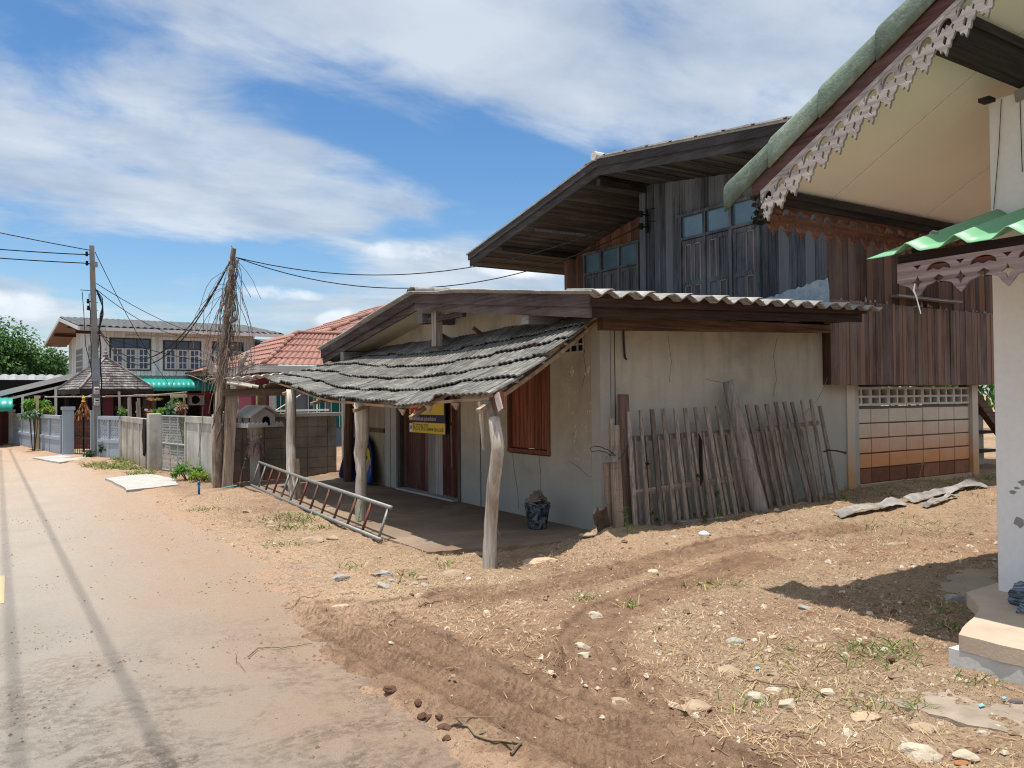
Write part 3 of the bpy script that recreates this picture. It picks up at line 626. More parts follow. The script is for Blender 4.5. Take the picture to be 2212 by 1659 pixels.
# torn poster scraps left on the render
mb = MB()
def scraps(y0, y1, z0, z1, n):
    for k in range(n):
        e = random.random()
        if e < .35: y, z = y1+random.uniform(-.02,.02), random.uniform(z0, z1)
        elif e < .6: y, z = random.uniform(y0, y1), z0+random.uniform(-.02,.02)
        elif e < .8: y, z = y0+random.uniform(-.02,.02), random.uniform(z0, z1)
        else: y, z = random.uniform(y0, y1), random.uniform(z0, z1)
        s = random.uniform(.006, .018); a = [random.uniform(.3, 1.) for _ in range(6)]; st = random.choice((.5, 1, 2.2))
        mb.prism([(XW-.003, y+s*a[i]*math.cos(i*PI/3), z+s*st*a[i]*math.sin(i*PI/3)) for i in range(6)], (.0028,0,0))
scraps(6.90, 7.28, 1.33, 1.86, 40); scraps(6.84, 7.18, .80, 1.22, 46); scraps(8.78, 9.25, 1.22, 1.45, 46)
for y, z in ((7.24,1.84),(7.22,1.80),(6.92,1.83)): mb.prism([(XW-.003,y,z),(XW-.003,y-.05,z+.02),(XW-.003,y-.015,z-.07),(XW-.003,y+.02,z-.06)], (.0028,0,0))
build('poster_scrap', mb, WHITEP, hs_)
# panels and posts at the far end of the gable wall
mb = MB(); mb.box(XW-.04, XW-.005, 12.0, 12.44, .03, 2.2, .5); mb.box(XW-.055, XW-.041, 12.21, 12.225, .03, 2.2, .2); build('wall_panel', mb, mat_plaster('pale_panel', (.42,.41,.37), (.27,.25,.22), streak=.7), hs_)
mb = MB(); mb.box(XW-.03, XW-.006, 12.46, 13.5, .03, 2.1); build('plywood_panel', mb, mat_wood('ply', (.25,.21,.14), (.36,.31,.215), 'z', 12, (.2,.16,.11), .3, .1), hs_)
mb = MB(); mb.box(XW-.06, XW-.031, 12.46, 13.4, .93, 1.0, .3); build('batten', mb, BRNX, hs_)
mb = MB(); mb.tube([(5.12,13.55,.03),(5.12,13.53,.7),(5.14,13.5,1.4),(5.13,13.47,2.1)], [.085,.09,.08,.08], 9, .3, .06); build('porch_post', mb, mat_wood('brown_log', (.06,.03,.02), (.19,.105,.07), 'z', 24, (.2,.17,.15), .5, .2), hs_)
mb = MB(); mb.box(5.2, 5.33, 13.8, 13.95, .03, 2.0); mb.box(5.30, 5.4, 14.2, 14.35, .03, 1.9); build('wall_post', mb, CONC, hs_)
# roof: big-wave sheets, ridge running away from the road
RP = .272
def corr(x, amp=.056, p=RP):
    t = (x/p) % 1.0; return amp*(1-abs(2*t-1)**1.6*1.0)*1.2-amp*.5
def roof_z(x, y): return rake_z(y)+.0215*(x-4.85)
mb = MB()
ys1 = np.linspace(6.08, 10.2, 15); ys2 = np.linspace(10.2, 14.2, 12); xs = np.arange(4.78, 9.245, RP/10)
def rz(x, y, k):
    row = int((y-6.0)/1.05); o = .012*((row*7+int(x/(RP*2))*3) % 3-1)
    return roof_z(x, y)+.035+corr(x)+o
mb.grid(lambda i, j: (xs[i], ys1[j], rz(xs[i], ys1[j], 0)), len(xs), len(ys1), lambda i, j: .5+.18*math.sin(i//20*2.3+j//4))
mb.grid(lambda i, j: (xs[i], ys2[j], rz(xs[i], ys2[j], 1)), len(xs), len(ys2))
xs3 = np.arange(9.245, 9.60, RP/10)
mb.grid(lambda i, j: (xs3[i], ys1[j]*.14+6.08*.86, rz(xs3[i], ys1[j]*.14+6.08*.86, 0)), len(xs3), 4)
roof = build('roof', mb, ASB, hs_, True, .014)
mb = MB()   # second sheet laid over every other wave, its lip shows at the eave
for k in range(8):
    a = 4.80+k*2*RP; xx = np.arange(a, min(a+RP*1.05, 9.58), RP/8)
    if len(xx) > 2: mb.grid(lambda i, j: (xx[i], 6.05+j*.22, rz(xx[i], 6.05+j*.22, 0)+.020), len(xx), 3, .75)
build('roof_sheet', mb, ASB, roof, True, .012)
mb = MB()   # ridge caps
for k in range(17):
    x0 = 4.80+k*.265; zz = roof_z(x0, 10.2)+.06
    mb.grid(lambda i, j: (x0+.29*j, 10.2+.17*math.cos(PI*(i-1)/4) if 0 < i < 6 else 10.2, zz+.085*math.sin(PI*(i-1)/4)-.02*(j == 0) if 0 < i < 6 else zz-.05), 7, 2, .3+.4*random.random())
build('ridge_tile', mb, ASB, roof, True, .012)
# barge boards (two deep, upper one proud) and eave boards
def barge(y0, y1, dz0, dz1, x, th, name, t, mat=DARKB, n=6):
    mb = MB()
    for k in range(n):
        a = y0+(y1-y0)*k/n; c = y0+(y1-y0)*(k+1)/n
        mb.prism([(x,a,rake_z(a)+dz0),(x,c,rake_z(c)+dz0),(x,c,rake_z(c)+dz1),(x,a,rake_z(a)+dz1)], (th,0,0), t)
    return build(name, mb, mat, hs_)
barge(6.17, 10.2, -.11, .02, 4.835, .03, 'barge_board', .45); barge(6.20, 10.2, -.215, -.105, 4.862, .03, 'barge_board', .75)
barge(10.2, 14.15, -.12, .02, 4.835, .03, 'barge_board', .3); barge(10.2, 14.12, -.225, -.115, 4.862, .03, 'barge_board', .5)
def ez(x): return 2.262+.033*(x-4.85)
mb = MB(); mb.prism([(4.87,6.17,ez(4.87)+.135),(9.4,6.17,ez(9.4)+.135),(9.4,6.17,ez(9.4)+.24),(4.87,6.17,ez(4.87)+.265)], (0,.03,0), .8); build('eave_board', mb, DARKX, hs_)
mb = MB(); mb.prism([(4.895,6.20,ez(4.87)+.03),(9.33,6.20,ez(9.33)+.03),(9.33,6.20,ez(9.33)+.14),(4.895,6.20,ez(4.87)+.14)], (0,.035,0), .35); build('eave_board', mb, DARKX, hs_)
mb = MB(); mb.prism([(5.36,6.60,2.22),(9.24,6.60,2.33),(9.24,6.60,2.43),(5.36,6.60,2.38)], (0,.1,0), .55); build('wall_plate', mb, BRNX, hs_)
mb = MB()   # rafters under the eave
for x in (5.3, 6.3, 7.3, 8.3, 9.1): mb.box(x, x+.07, 6.24, 6.6, 2.36+.02*(x-5), 2.44+.02*(x-5), .4)
build('rafter', mb, BRNX, hs_)
mb = MB()   # soffit below the gable overhang
for a, c in ((6.3, 10.2), (10.2, 14.05)):
    mb.prism([(4.895,a,rake_z(a)-.20),(4.895,c,rake_z(c)-.20),(5.4,c,rake_z(c)-.20),(5.4,a,rake_z(a)-.20)], (0,0,.02))
build('soffit', mb, SOFF, hs_)
mb = MB(); mb.box(4.86, 5.42, 13.05, 13.2, 2.17, 2.32, .5); mb.box(4.9, 5.4, 7.35, 7.5, 2.33, 2.44, .6); mb.box(4.88, 5.4, 10.0, 10.14, 2.56, 2.70, .1)
build('purlin', mb, mat_wood('grey_purlin', (.16,.15,.14), (.30,.29,.28), 'x', 30), hs_)
mb = MB(); mb.box(4.93, 5.03, 9.68, 9.82, 2.22, 2.70, .5); build('king_post', mb, TIMB, hs_)
mb = MB(); mb.box(4.94, 5.0, 8.95, 10.2, 2.56, 2.63, .3); build('tie_beam', mb, DARKB, hs_)
mb = MB(); mb.tube([(5.36,6.9,2.47),(5.36,6.895,2.34)], .012, 5); mb.tube([(5.72,6.695,2.33),(5.722,6.692,2.1),(5.735,6.69,1.93),(5.76,6.69,1.915)], .012, 6); build('hanging_cable', mb, CRACK, hs_)

# ------------------------------------------------------------------ lean-to roof of small grey tiles, sagging
LT = mat_asbestos('lean_to_tile', (.068, .065, .059), (.172, .165, .150), (.40, .39, .36), .5, (.5, 2.6, 1), .5, (.3, 1.5, .8))
EV = [(5.95,1.492),(6.02,1.494),(6.76,1.455),(7.74,1.389),(8.4,1.425),(9.06,1.485),(10.49,1.548),(12.0,1.70),(13.49,1.835)]
EVX = [(5.95,3.5),(10.5,3.5),(12.5,3.55),(13.49,3.65)]
TPZ = [(6.75,2.37),(7.48,2.344),(8.6,2.385),(10.9,2.32),(13,2.32),(14.45,2.30)]
def lin(t, tab):
    return float(np.interp(t, [a for a, _ in tab], [b for _, b in tab]))
def lean(s, r):        # s 0..1 along the eave, r 0 eave .. 1 wall
    ye = 6.02+(13.49-6.02)*s; yt = 6.75+(14.35-6.75)*s
    e = Vector((lin(ye, EVX), ye, lin(ye, EV))); t = Vector((5.36, yt, lin(yt, TPZ)))
    p = e+(t-e)*r; sag = math.sin(PI*r)*(-.045-.06*math.sin(PI*s))+.03*math.sin(s*9+r*2); p.z += sag*(r > 0)
    return p
ROWS = [0, .24, .46, .66, .84, 1.0]; PIT = .105; NS = int(8.0/PIT)*12
def valley(i, q):      # darker tint in the troughs of the corrugation
    ph = ((-.022+1.022*i/(NS-1)+.03)*8.0/PIT+q*.37) % 1.0
    return .12 if min(ph, 1-ph) < .15 else 1.
mb = MB()
jit = [[(random.uniform(-.010,.010), random.uniform(-.018,.018), random.random()) for _ in range(60)] for _ in ROWS]
for q in range(5):
    r0_, r1_ = ROWS[q]-(.035 if q else .0), ROWS[q+1]+.01
    def lf(i, j):
        s = -.022+1.022*i/(NS-1); k = int((s+.03)*8.0/(PIT*3)); dz, dr, tt = jit[q][k % 60]
        r = r0_+(r1_-r0_)*j/3+(dr if j < 3 else 0)
        p = lean(s, max(r, -.02)); ph = ((s+.03)*8.0/PIT+q*.37) % 1.0
        c = 1-abs(2*ph-1)**2.6
        p.z += .023*(c-.5)+dz*.8+.036*(1-j/3)+.004*q
        return p
    mb.grid(lf, NS, 4, lambda i, j: valley(i, q)*(.35+.5*jit[q][int((1.022*i/(NS-1)+.008)*8.0/(PIT*3)) % 60][2])+.08*random.random())
lt = build('porch_roof', mb, LT, hs_, False, .013)
BAT = mat_wood('roof_batten', (.28,.19,.12), (.50,.37,.25), 'y', 30, (.2,.13,.08), .4, .3)
mb = MB()
for r, d in ((.055,.05),(.25,.05),(.47,.05),(.68,.05),(.88,.05)):
    pts = [lean(s, r)-Vector((0,0,.040+.006*(i % 2))) for i, s in enumerate(np.linspace(-.006, 1, 14))]
    for a, c in zip(pts[:-1], pts[1:]): mb.beam(a, c, .045, .028, tint=random.random())
build('batten', mb, BAT, hs_)
mb = MB()
for s, nm in ((-.004,.6),(.18,.4),(.39,.5),(.6,.4),(.79,.5),(.99,.4)):
    pts = [lean(s, r)-Vector((0,0,.082)) for r in np.linspace(-.03, 1, 8)]
    for a, c in zip(pts[:-1], pts[1:]): mb.beam(a, c, .045, .04, tint=nm)
build('rafter', mb, mat_wood('lean_to_rafter', (.20,.14,.09), (.42,.32,.23), 'x', 26, (.14,.1,.07), .4, .3), hs_)
mb = MB()   # split bamboo and bark hanging under the eave
for k in range(4):
    s = (.06,.135,.22,.40)[k]; p = lean(s, .02)-Vector((.01,0,.05)); q = lean(s+.02, .03)-Vector((0,0,.06))
    mb.prism([p, p+Vector((0,.05,-.045-.04*random.random())), q+Vector((0,.02,-.01)), p+Vector((0,.16,.01))], (.02,0,.004), random.random())
build('eave_scrap', mb, BAT, hs_)
mb = MB()
for y, l in ((8.9,.2),(9.8,.10)): mb.tube([(5.2,y,2.33),(5.06,y-.02,2.36+l*.25)], .028, 7)
build('rafter_end', mb, BRNX, hs_)
def post(pts, rad, name='porch_post', mat=LOG, wob=.05, n=12):
    P_ = []; R_ = []
    for i in range(len(pts)-1):
        for k in range(4):
            t = k/4; P_.append(tuple(np.array(pts[i])*(1-t)+np.array(pts[i+1])*t)); R_.append(rad[i]*(1-t)+rad[i+1]*t)
    P_.append(pts[-1]); R_.append(rad[-1])
    mb = MB(); mb.tube(P_, R_, n, .5, wob); return build(name, mb, mat, hs_, True)
post([(3.6,6.066,-.08),(3.6,6.064,0),(3.6,6.035,.38),(3.6,5.985,.725),(3.6,5.92,.96),(3.6,5.905,1.07),(3.6,5.965,1.33)], [.066,.066,.058,.060,.056,.058,.05])
post([(3.61,5.97,1.15),(3.61,6.0,1.3),(3.60,6.04,1.47)], [.045,.05,.055], 'post_head', TIMB)
mb = MB(); mb.beam((3.53,6.085,1.47),(3.53,6.03,1.04),.03,.045, tint=.7, w1=.012, h1=.02); build('strut', mb, TIMB, hs_)
post([(3.6,9.09,-.08),(3.6,9.10,.34),(3.6,9.08,.6),(3.6,9.12,.85),(3.6,9.05,1.03),(3.6,9.06,1.46)], [.072,.070,.062,.074,.080,.094])
post([(3.6,11.70,-.08),(3.6,11.87,.39),(3.6,11.91,.86),(3.6,11.89,1.66)], [.066,.082,.074,.07])
mb = MB(); mb.beam((3.62,11.62,0),(3.62,11.72,.62),.07,.06,tint=.3); build('strut', mb, mat_wood('prop_wood', (.12,.08,.05), (.3,.22,.16), 'z', 30), hs_)
# far end: pale flat sheets over a timber frame
mb = MB(); xs4 = np.arange(3.1, 4.35, .02)
def ff(i, j):
    x = xs4[i]; return (x, 13.85+.75*j/3, 1.815+.10*(x-3.1)+.03*abs(math.sin(x*PI/.16))-.012*j+.05)
mb.grid(ff, len(xs4), 4, .9); build('porch_sheet', mb, mat_asbestos('pale_sheet', (.45,.44,.40), (.66,.65,.60), (.3,.29,.27), .3), hs_, False, .012)
mb = MB(); mb.box(3.06, 4.3, 14.0, 14.12, 1.58, 1.70, .5); mb.box(3.5, 4.3, 14.13, 14.2, 1.70, 1.80, .4); build('porch_beam', mb, BRNX, hs_)
mb = MB(); mb.beam((3.14,14.05,0),(3.245,14.1,1.6), .13, .15, (1,0,0), .6); build('porch_post', mb, mat_wood('square_timber', (.20,.15,.11), (.42,.34,.27), 'z', 26, (.16,.11,.07), .5, .2), hs_)
mb = MB(); mb.tube([(3.12,13.9,1.83),(3.35,13.87,1.79),(3.62,13.85,1.73)], .028, 8); mb.tube([(3.10,13.86,1.80),(3.3,13.84,1.77),(3.5,13.8,1.73)], .02, 8); build('bamboo_pole', mb, mat_plain('pale_bamboo', (.6,.57,.48), .3, 20), hs_)
mb = MB(); mb.box(3.83, 3.98, 14.7, 14.82, 1.15, 1.62, .5); mb.box(4.38, 4.55, 14.72, 14.84, 1.15, 1.62, .7); build('block_column', mb, mat_plain('ochre_block', (.30,.24,.14), .35, 10), hs_)

# ------------------------------------------------------------------ sign on the door
sg = thing('sign_board', 'yellow and navy property notice with a red ribbon fixed to the red door', 'sign', (XW, 10.9, 1.2))
YEL = mat_plain('sign_yellow', (.82, .60, .07), .10, 8, .45, 0); NAV = mat_plain('sign_navy', (.012, .010, .055), .2, 8, .4, 0)
RED = mat_plain('sign_red', (.60, .02, .03), .15, 8, .45, 0); INK = mat_plain('sign_ink', (.02, .017, .012), .1, 8, .5, 0); WHT = mat_plain('sign_white', (.80, .79, .75), .1, 8, .5, 0)
Y0, Y1, Z0, Z1 = 10.27, 11.49, .975, 1.68      # right edge, left edge as seen from the road
sx = XW-.03
mb = MB(); mb.box(sx, sx+.012, Y0, Y1, Z0, Z1); build('panel', mb, NAV, sg)
def SP(u, v): return (sx-.001, Y1-u*(Y1-Y0), Z0+v*(Z1-Z0))
def srect(name, u0, v0, u1, v1, mat, k=1):
    mb = MB(); a, c = SP(u0, v0), SP(u1, v1); mb.box(sx-.0025*k, sx-.0025*(k-1)-.0002, c[1], a[1], a[2], c[2]); return build(name, mb, mat, sg)
srect('yellow_band', .09, 0, 1, .225, YEL); srect('yellow_field', 0, .40, .965, 1, YEL); srect('white_field', 0, 0, .09, .2, WHT); srect('logo_field', 0.005, .235, .085, .36, mat_plain('sign_olive', (.12,.10,.04), .2), 1)
srect('number_field', .30, .60, .74, .86, WHT, 2)
shape2d('ribbon', [[(.04,.34),(.155,.52),(.27,.34),(.27,1),(.04,1)]], .002, RED, sg, (sx-.004, Y1, Z0), (0,-(Y1-Y0),0), (0,0,(Z1-Z0)))
def stext(t, u, v, size, mat, width, k=1):
    return shape2d('lettering', None, .0012, mat, sg, (sx-.0032*k, Y1-u*(Y1-Y0), Z0+v*(Z1-Z0)), (0,-1,0), (0,0,1), text=t, size=size, width=width)
stext('054-217137 054-217121', .105, .05, .15, INK, .535); stext('www.bam.co.th', .545, .05, .10, INK, .50)
stext('BAM', .01, .07, .085, INK, .085); stext('โทร.', .11, .185, .04, INK, .06)
stext('ทรัพย์สินพร้อมขาย ทุกประเภททั่วประเทศ', .10, .27, .08, WHT, .80)
stext('0 2 0+0', .36, .535, .15, mat_plain('sign_faded', (.2,.2,.24), .1), .36, 2)
# ================================================================== two storey timber house behind
wh = thing('timber_house', 'tall weathered dark timber house on block walls, rising behind the plaster house', 'house', (9.25, 10, 0))
WB = mat_wood('blue_grey_board', (.014, .016, .021), (.115, .125, .145), 'z', 60, (.23, .25, .275), .42, .38, tintcol=(.10,.105,.115))
WR = mat_wood('red_grey_board', (.036, .015, .010), (.165, .085, .058), 'z', 60, (.19, .155, .14), .45, .38, tintcol=(.12,.06,.036))
WL = mat_wood('lower_grey_board', (.06, .032, .024), (.21, .13, .102), 'z', 60, (.30, .265, .255), .5, .30, tintcol=(.19,.105,.07))
WX = mat_wood('dark_soffit_board', (.012,.009,.007), (.055,.038,.028), 'x', 30, (.11,.085,.065), .5, .5)
FB = mat_wood('dark_barge_board', (.014,.011,.011), (.055,.048,.047), 'y', 40, (.11,.105,.11), .4, .35)
XF, XRc, YW = 9.25, 10.0, 6.65
XRK = 8.1
def wz(y): return 5.38-(y-10.08)*.205 if y > 10.08 else 5.38-(10.08-y)*.137   # top of barge board
def wsz(y): return wz(y)-.25
def planks(name, mat, along, fixed, a0, a1, z0, z1, wid=.15, th=.03, par=wh, ragged=0., skip=None, flip=1):
    mb = MB(); a = a0
    while a < a1-.01:
        w_ = min(wid*random.uniform(.75, 1.2), a1-a); t = random.random()**1.5; d = random.uniform(0, .014)
        zt = z1((a+w_/2)) if callable(z1) else z1; zb = z0+random.uniform(-ragged, ragged)
        for (s0, s1) in ([(zb, zt)] if not skip else skip(a, a+w_, zb, zt)):
            if along == 'y': mb.box(fixed-d, fixed+th, a+.002, a+w_-.002, s0, s1, t)
            else: mb.box(a+.002, a+w_-.002, fixed-d, fixed+th, s0, s1, t)
        a += w_
    return build(name, mb, mat, par)
def win2skip(a, c, z0, z1):
    m_ = (a+c)/2
    if 7.72 < m_ < 9.38: return [(4.42, z1)]
    return [(z0, z1)]
planks('facade_board', WB, 'y', XF, YW, 10.27, 2.3, wsz, .16, skip=win2skip)
def win1skip(a, c, z0, z1):
    m_ = (a+c)/2
    if 11.2 < m_ < 12.9: return [(4.43, z1)]
    return [(z0, z1)]
planks('recessed_board', WR, 'y', XRc, 10.3, 13.6, 2.5, wsz, .15, skip=win1skip)
mb = MB(); mb.box(XF-.01, XRc, 10.27, 10.31, 2.4, 5.1, .3); build('return_wall', mb, WB, wh)
mb = MB(); mb.box(XF-.05, XF+.06, 10.16, 10.31, 2.4, 5.08, .55); build('corner_post', mb, WB, wh)
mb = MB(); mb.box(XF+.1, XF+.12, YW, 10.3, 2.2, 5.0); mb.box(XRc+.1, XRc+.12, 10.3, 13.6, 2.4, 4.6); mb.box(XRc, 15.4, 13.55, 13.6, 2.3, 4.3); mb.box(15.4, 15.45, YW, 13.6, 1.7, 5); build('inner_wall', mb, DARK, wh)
# side wall towards the yard, in two lapped tiers
planks('side_board', WR, 'x', YW-.02, XF, 15.5, 2.62, 5.0, .15)
planks('lower_side_board', WL, 'x', YW-.05, XF-.02, 15.5, 1.635, 2.78, .085, ragged=.004)
planks('facade_lower_board', mat_wood('corner_board',(.03,.014,.010),(.11,.055,.038),'z',40,(.15,.1,.08),.4,.4), 'y', XF-.03, YW-.05, YW+.45, 1.635, 2.5, .12)
GL = mat_glass('wired_blue_glass', (.10, .19, .26), .16)
FRW = mat_wood('window_timber', (.022, .024, .03), (.115, .125, .145), 'z', 50, (.27, .29, .31), .4, .35)
PNK = mat_wood('pinkish_bead', (.22,.13,.11), (.42,.29,.25), 'z', 40)
def window(x, y0, y1, zt0, zt1, zb, panel=True):
    W = bpy.data.objects.new('window', None); COL.objects.link(W); W.parent = wh; W.location = Vector((x, (y0+y1)/2, zt0))-Vector(wh.location)
    n = 3; e = (y1-y0)/n
    mb = MB()
    mb.box(x-.05, x+.08, y0-.06, y1+.06, zt1, zt1+.045, .6); mb.box(x-.05, x+.08, y0, y1, zt0-.04, zt0, .5)
    for k in range(n+1): mb.box(x-.045, x+.08, y0+k*e-.03, y0+k*e+.03, zb, zt1, .4+.4*(k == 1))
    fr = build('window_frame', mb, FRW, W)
    for k in range(n):
        mb = MB(); mb.box(x+.0, x+.012, y0+k*e+.03, y0+(k+1)*e-.03, zt0, zt1); build('pane', mb, GL, W)
        s = MB(); a, c = y0+k*e+.035, y0+(k+1)*e-.035; z1 = zt0-.05
        s.box(x-.01, x+.03, a, c, zb, z1, .25+.3*random.random())
        for yy in (a, (a+c)/2-.03, c-.06): s.box(x-.025, x-.012, yy, yy+.06, zb, z1, .5)
        for zz in (zb, (zb+z1)/2-.1, z1-.07): s.box(x-.027, x-.012, a, c, zz, zz+.07, .45)
        sh = build('shutter', s, FRW, W)
        if panel:
            pk = MB()
            for yy in (a+.06, (a+c)/2+.03):
                ye = yy+(c-a)/2-.09
                for z0_, z1_ in ((zb+.07,(zb+z1)/2-.1),((zb+z1)/2-.03,z1-.07)):
                    if k < 2 and random.random() < .4: continue
                    pk.box(x-.024, x-.013, yy, yy+.014, z0_, z1_, .5); pk.box(x-.024, x-.013, ye-.014, ye, z0_, z1_, .5); pk.box(x-.024, x-.013, yy, ye, z1_-.014, z1_, .5)
            if pk.v: build('panel_bead', pk, PNK, sh)
window(XF-.01, 7.75, 9.34, 4.06, 4.40, 2.75); window(XRc-.01, 11.22, 12.86, 4.03, 4.40, 2.75, False)
# side window with ledge, closed and dark
mb = MB(); mb.box(10.62, 12.3, YW-.17, YW-.04, 2.885, 2.915, .9); build('window_ledge', mb, mat_wood('bleached_ledge', (.09,.075,.065), (.27,.25,.235), 'x', 30, (.05,.04,.035), .5), wh)
# mortar flashing left from an older roof, and the pale tide line on the boards
MOR = mat_plain('blue_grey_mortar', (.20,.28,.36), .35, 9, .95, .5, c2=(.42,.45,.46))
mb = MB(); top = []
for k in range(25):
    t = k/24; top.append((XF-.045, 7.72-t*1.1, 2.86+.20*t**.8+random.uniform(-.018, .018)))
mb.prism([(XF-.045, 7.72, 2.5)]+top+[(XF-.045, 6.60, 2.9), (XF-.045, 6.60, 2.5)], (.02,0,0)); build('mortar_flashing', mb, MOR, wh)
TID = mat_plain('lime_streak', (.32,.33,.335), .4, 30, .95, .1, c2=(.12,.105,.1))
mb = MB()
for x in np.arange(9.3, 13.8, .055):
    if random.random() < .5:
        h_ = random.uniform(.006, .03)*(1+1.6*(random.random() < .2)); z = 2.79+.015*math.sin(x*5)
        mb.prism([(x-.02,YW-.056,z-.01),(x+.03,YW-.056,z-.01),(x+.02,YW-.056,z+h_*.5),(x+.004,YW-.056,z+h_),(x-.012,YW-.056,z+h_*.6)], (0,.004,0), random.random())
build('lime_stain', mb, TID, wh)
# roof
mb = MB()
yy = [5.75, 10.08, 14.42]
for a, c in ((5.75, 10.08), (10.08, 14.42)):
    mb.prism([(XRK-.04,a,wz(a)+.0),(XRK-.04,c,wz(c)+.0),(XRK-.04,c,wz(c)+.03),(XRK-.04,a,wz(a)+.03)], (7.8,0,0))
rf_ = build('roof', mb, ASB, wh)
mb = MB()
for k in range(9):   # overlapping edge sheets seen along the verge
    a = 5.8+k*.5; mb.prism([(XRK-.06,a,wz(a)+.032),(XRK-.06,a+.56,wz(a+.56)+.032+.0),(XRK-.06,a+.56,wz(a+.56)+.046),(XRK-.06,a,wz(a)+.062)], (.5,0,0), random.random())
mb.tube([(XRK-.08,10.08,5.43),(XRK+.5,10.08,5.43)], .075, 10, .8)
build('verge_sheet', mb, mat_asbestos('bleached_sheet', (.35,.34,.33), (.58,.57,.55), (.3,.29,.28), .3), rf_)
mb = MB()
for a, c, t in ((5.75,10.08,.35),(10.08,14.36,.5)):
    mb.prism([(XRK-.03,a,wz(a)-.125),(XRK-.03,c,wz(c)-.125),(XRK-.03,c,wz(c)-.004),(XRK-.03,a,wz(a)-.004)], (.03,0,0), t)
build('barge_board', mb, FB, wh)
mb = MB()
for a, c, t in ((5.75,10.08,.7),(10.08,14.34,.8)):
    mb.prism([(XRK,a,wz(a)-.26),(XRK,c,wz(c)-.26),(XRK,c,wz(c)-.12),(XRK,a,wz(a)-.12)], (.03,0,0), t)
build('barge_board', mb, FB, wh)
mb = MB()   # soffit boards run away from the road
a = 5.8
while a < 14.3:
    e = .13*random.uniform(.85, 1.15); c = min(a+e, 14.3); d = random.uniform(0, .014)
    if not (a < 10.08 < c): mb.prism([(XRK+.035,a+.004,wsz(a)-d),(XRK+.035,c-.004,wsz(c)-d),(XRK+.035,c-.004,wsz(c)+.02-d),(XRK+.035,a+.004,wsz(a)+.02-d)], (7.4,0,0), random.random())
    a = c
build('soffit_board', mb, WX, wh)
mb = MB(); mb.beam((XRK+.05,10.12,5.02),(XF,10.2,5.05),.09,.11,tint=.3); mb.beam((XRK+.05,13.2,wsz(13.2)-.06),(XRc,13.2,wsz(13.2)-.06),.08,.1,tint=.5); mb.beam((XRK+.08,14.3,4.33),(15.4,14.3,4.33),.05,.16,tint=.5)
build('purlin', mb, WX, wh)
mb = MB(); mb.beam((XRK+.2,12.2,wsz(12.2)-.05),(9.5,12.0,4.62),.03,.04,tint=.9); build('stay', mb, FRW, wh)
# insulators on the corner post
mb = MB()
for z in (4.60, 4.39):
    mb.tube([(9.05,10.1,z-.05),(9.05,10.1,z+.05)], [.03,.034], 8); mb.beam((9.0,10.1,z),(9.25,10.12,z),.02,.02); mb.tube([(9.05,10.06,z),(9.0,9.9,z+.03),(9.1,9.8,z+.04)], .008, 5)
mb.beam((9.19,10.1,4.3),(9.19,10.1,4.68),.03,.03); build('insulator', mb, DARK, wh)
# block wall under the side wall
BLK = mat_plaster('hollow_block', (.60,.545,.47), (.44,.37,.29), base=(.62,.265,.10), z0=.55, z1=1.12, streak=.5, bmp=.3)
BLKD = mat_plain('red_soaked_block', (.29,.115,.062), .35, 7, .95, .3, c2=(.18,.09,.055), tamt=.35)
MRT = mat_plaster('mortar', (.17,.15,.13), (.10,.09,.08), base=(.17,.085,.045), z0=.5, z1=.9)
mb = MB(); mb.box(9.87, 12.92, 6.765, 6.85, .0, 1.33); bw = build('block_wall', mb, MRT, wh)
cw_ = 3.04/7
mb = MB(); mb2 = MB()
for r in range(5):
    for k in range(7):
        x0 = 9.885+k*cw_; z0 = .245+r*.212; j = random.uniform(-.004,.004); t = random.random()
        (mb2 if r == 0 else mb).box(x0+.007, x0+cw_-.009, 6.745+j, 6.80, z0+.009, z0+.203+random.uniform(-.004,.002), t)
build('block', mb, BLK, bw, bevel=.004); build('block', mb2, BLKD, bw, bevel=.004)['label'] = 'lowest course of dark red soaked blocks'
VB = mat_plaster('vent_block_render', (.58,.56,.50), (.42,.39,.34), streak=.4)
mb = MB()
for k in range(7):
    x0 = 9.885+k*cw_; x1 = x0+cw_-.006; ym, yb = 6.74, 6.84
    for xx, w_ in ((x0,.03),((x0+x1)/2-.02,.04),(x1-.03,.03)): mb.box(xx, xx+w_, ym, yb, 1.345, 1.60)
    for zz in (1.343, 1.455, 1.572): mb.box(x0+.001, x1-.001, ym-.002, yb, zz, zz+.03)
vbk = build('vent_block', mb, VB, bw); mb = MB(); mb.box(9.88, 12.92, 6.85, 6.86, 1.34, 1.6); build('vent_opening', mb, DARK, vbk)
mb = MB(); mb.box(9.87, 12.95, 6.70, 6.80, -.05, .245); build('plinth', mb, mat_plaster('clay_plinth', (.50,.36,.25), (.36,.25,.17), streak=.7), wh)
POSTM = mat_plaster('stained_post', (.56,.51,.43), (.38,.33,.27), base=(.56,.30,.14), z0=.4, z1=.85)
mb = MB(); mb.box(9.70, 9.87, 6.69, 6.84, -.05, 1.633); build('ground_post', mb, POSTM, wh)
mb = MB(); mb.box(12.93, 13.10, 6.69, 6.85, -.05, 1.633); build('ground_post', mb, POSTM, wh)
mb = MB(); mb.beam((13.2,7.0,1.75),(14.6,6.9,.55),.16,.12,(0,1,0),.4); build('brace', mb, BRNX, wh)
mb = MB(); mb.box(15.2, 15.4, 6.8, 7.0, -.1, 1.64); mb.box(9.8, 15.5, 9.9, 10.0, -.1, 1.7); build('rear_post', mb, CONC, wh)
mb = MB(); mb.box(XF, 15.5, YW+.05, 13.6, 1.66, 1.74); build('floor_deck', mb, WX, wh)
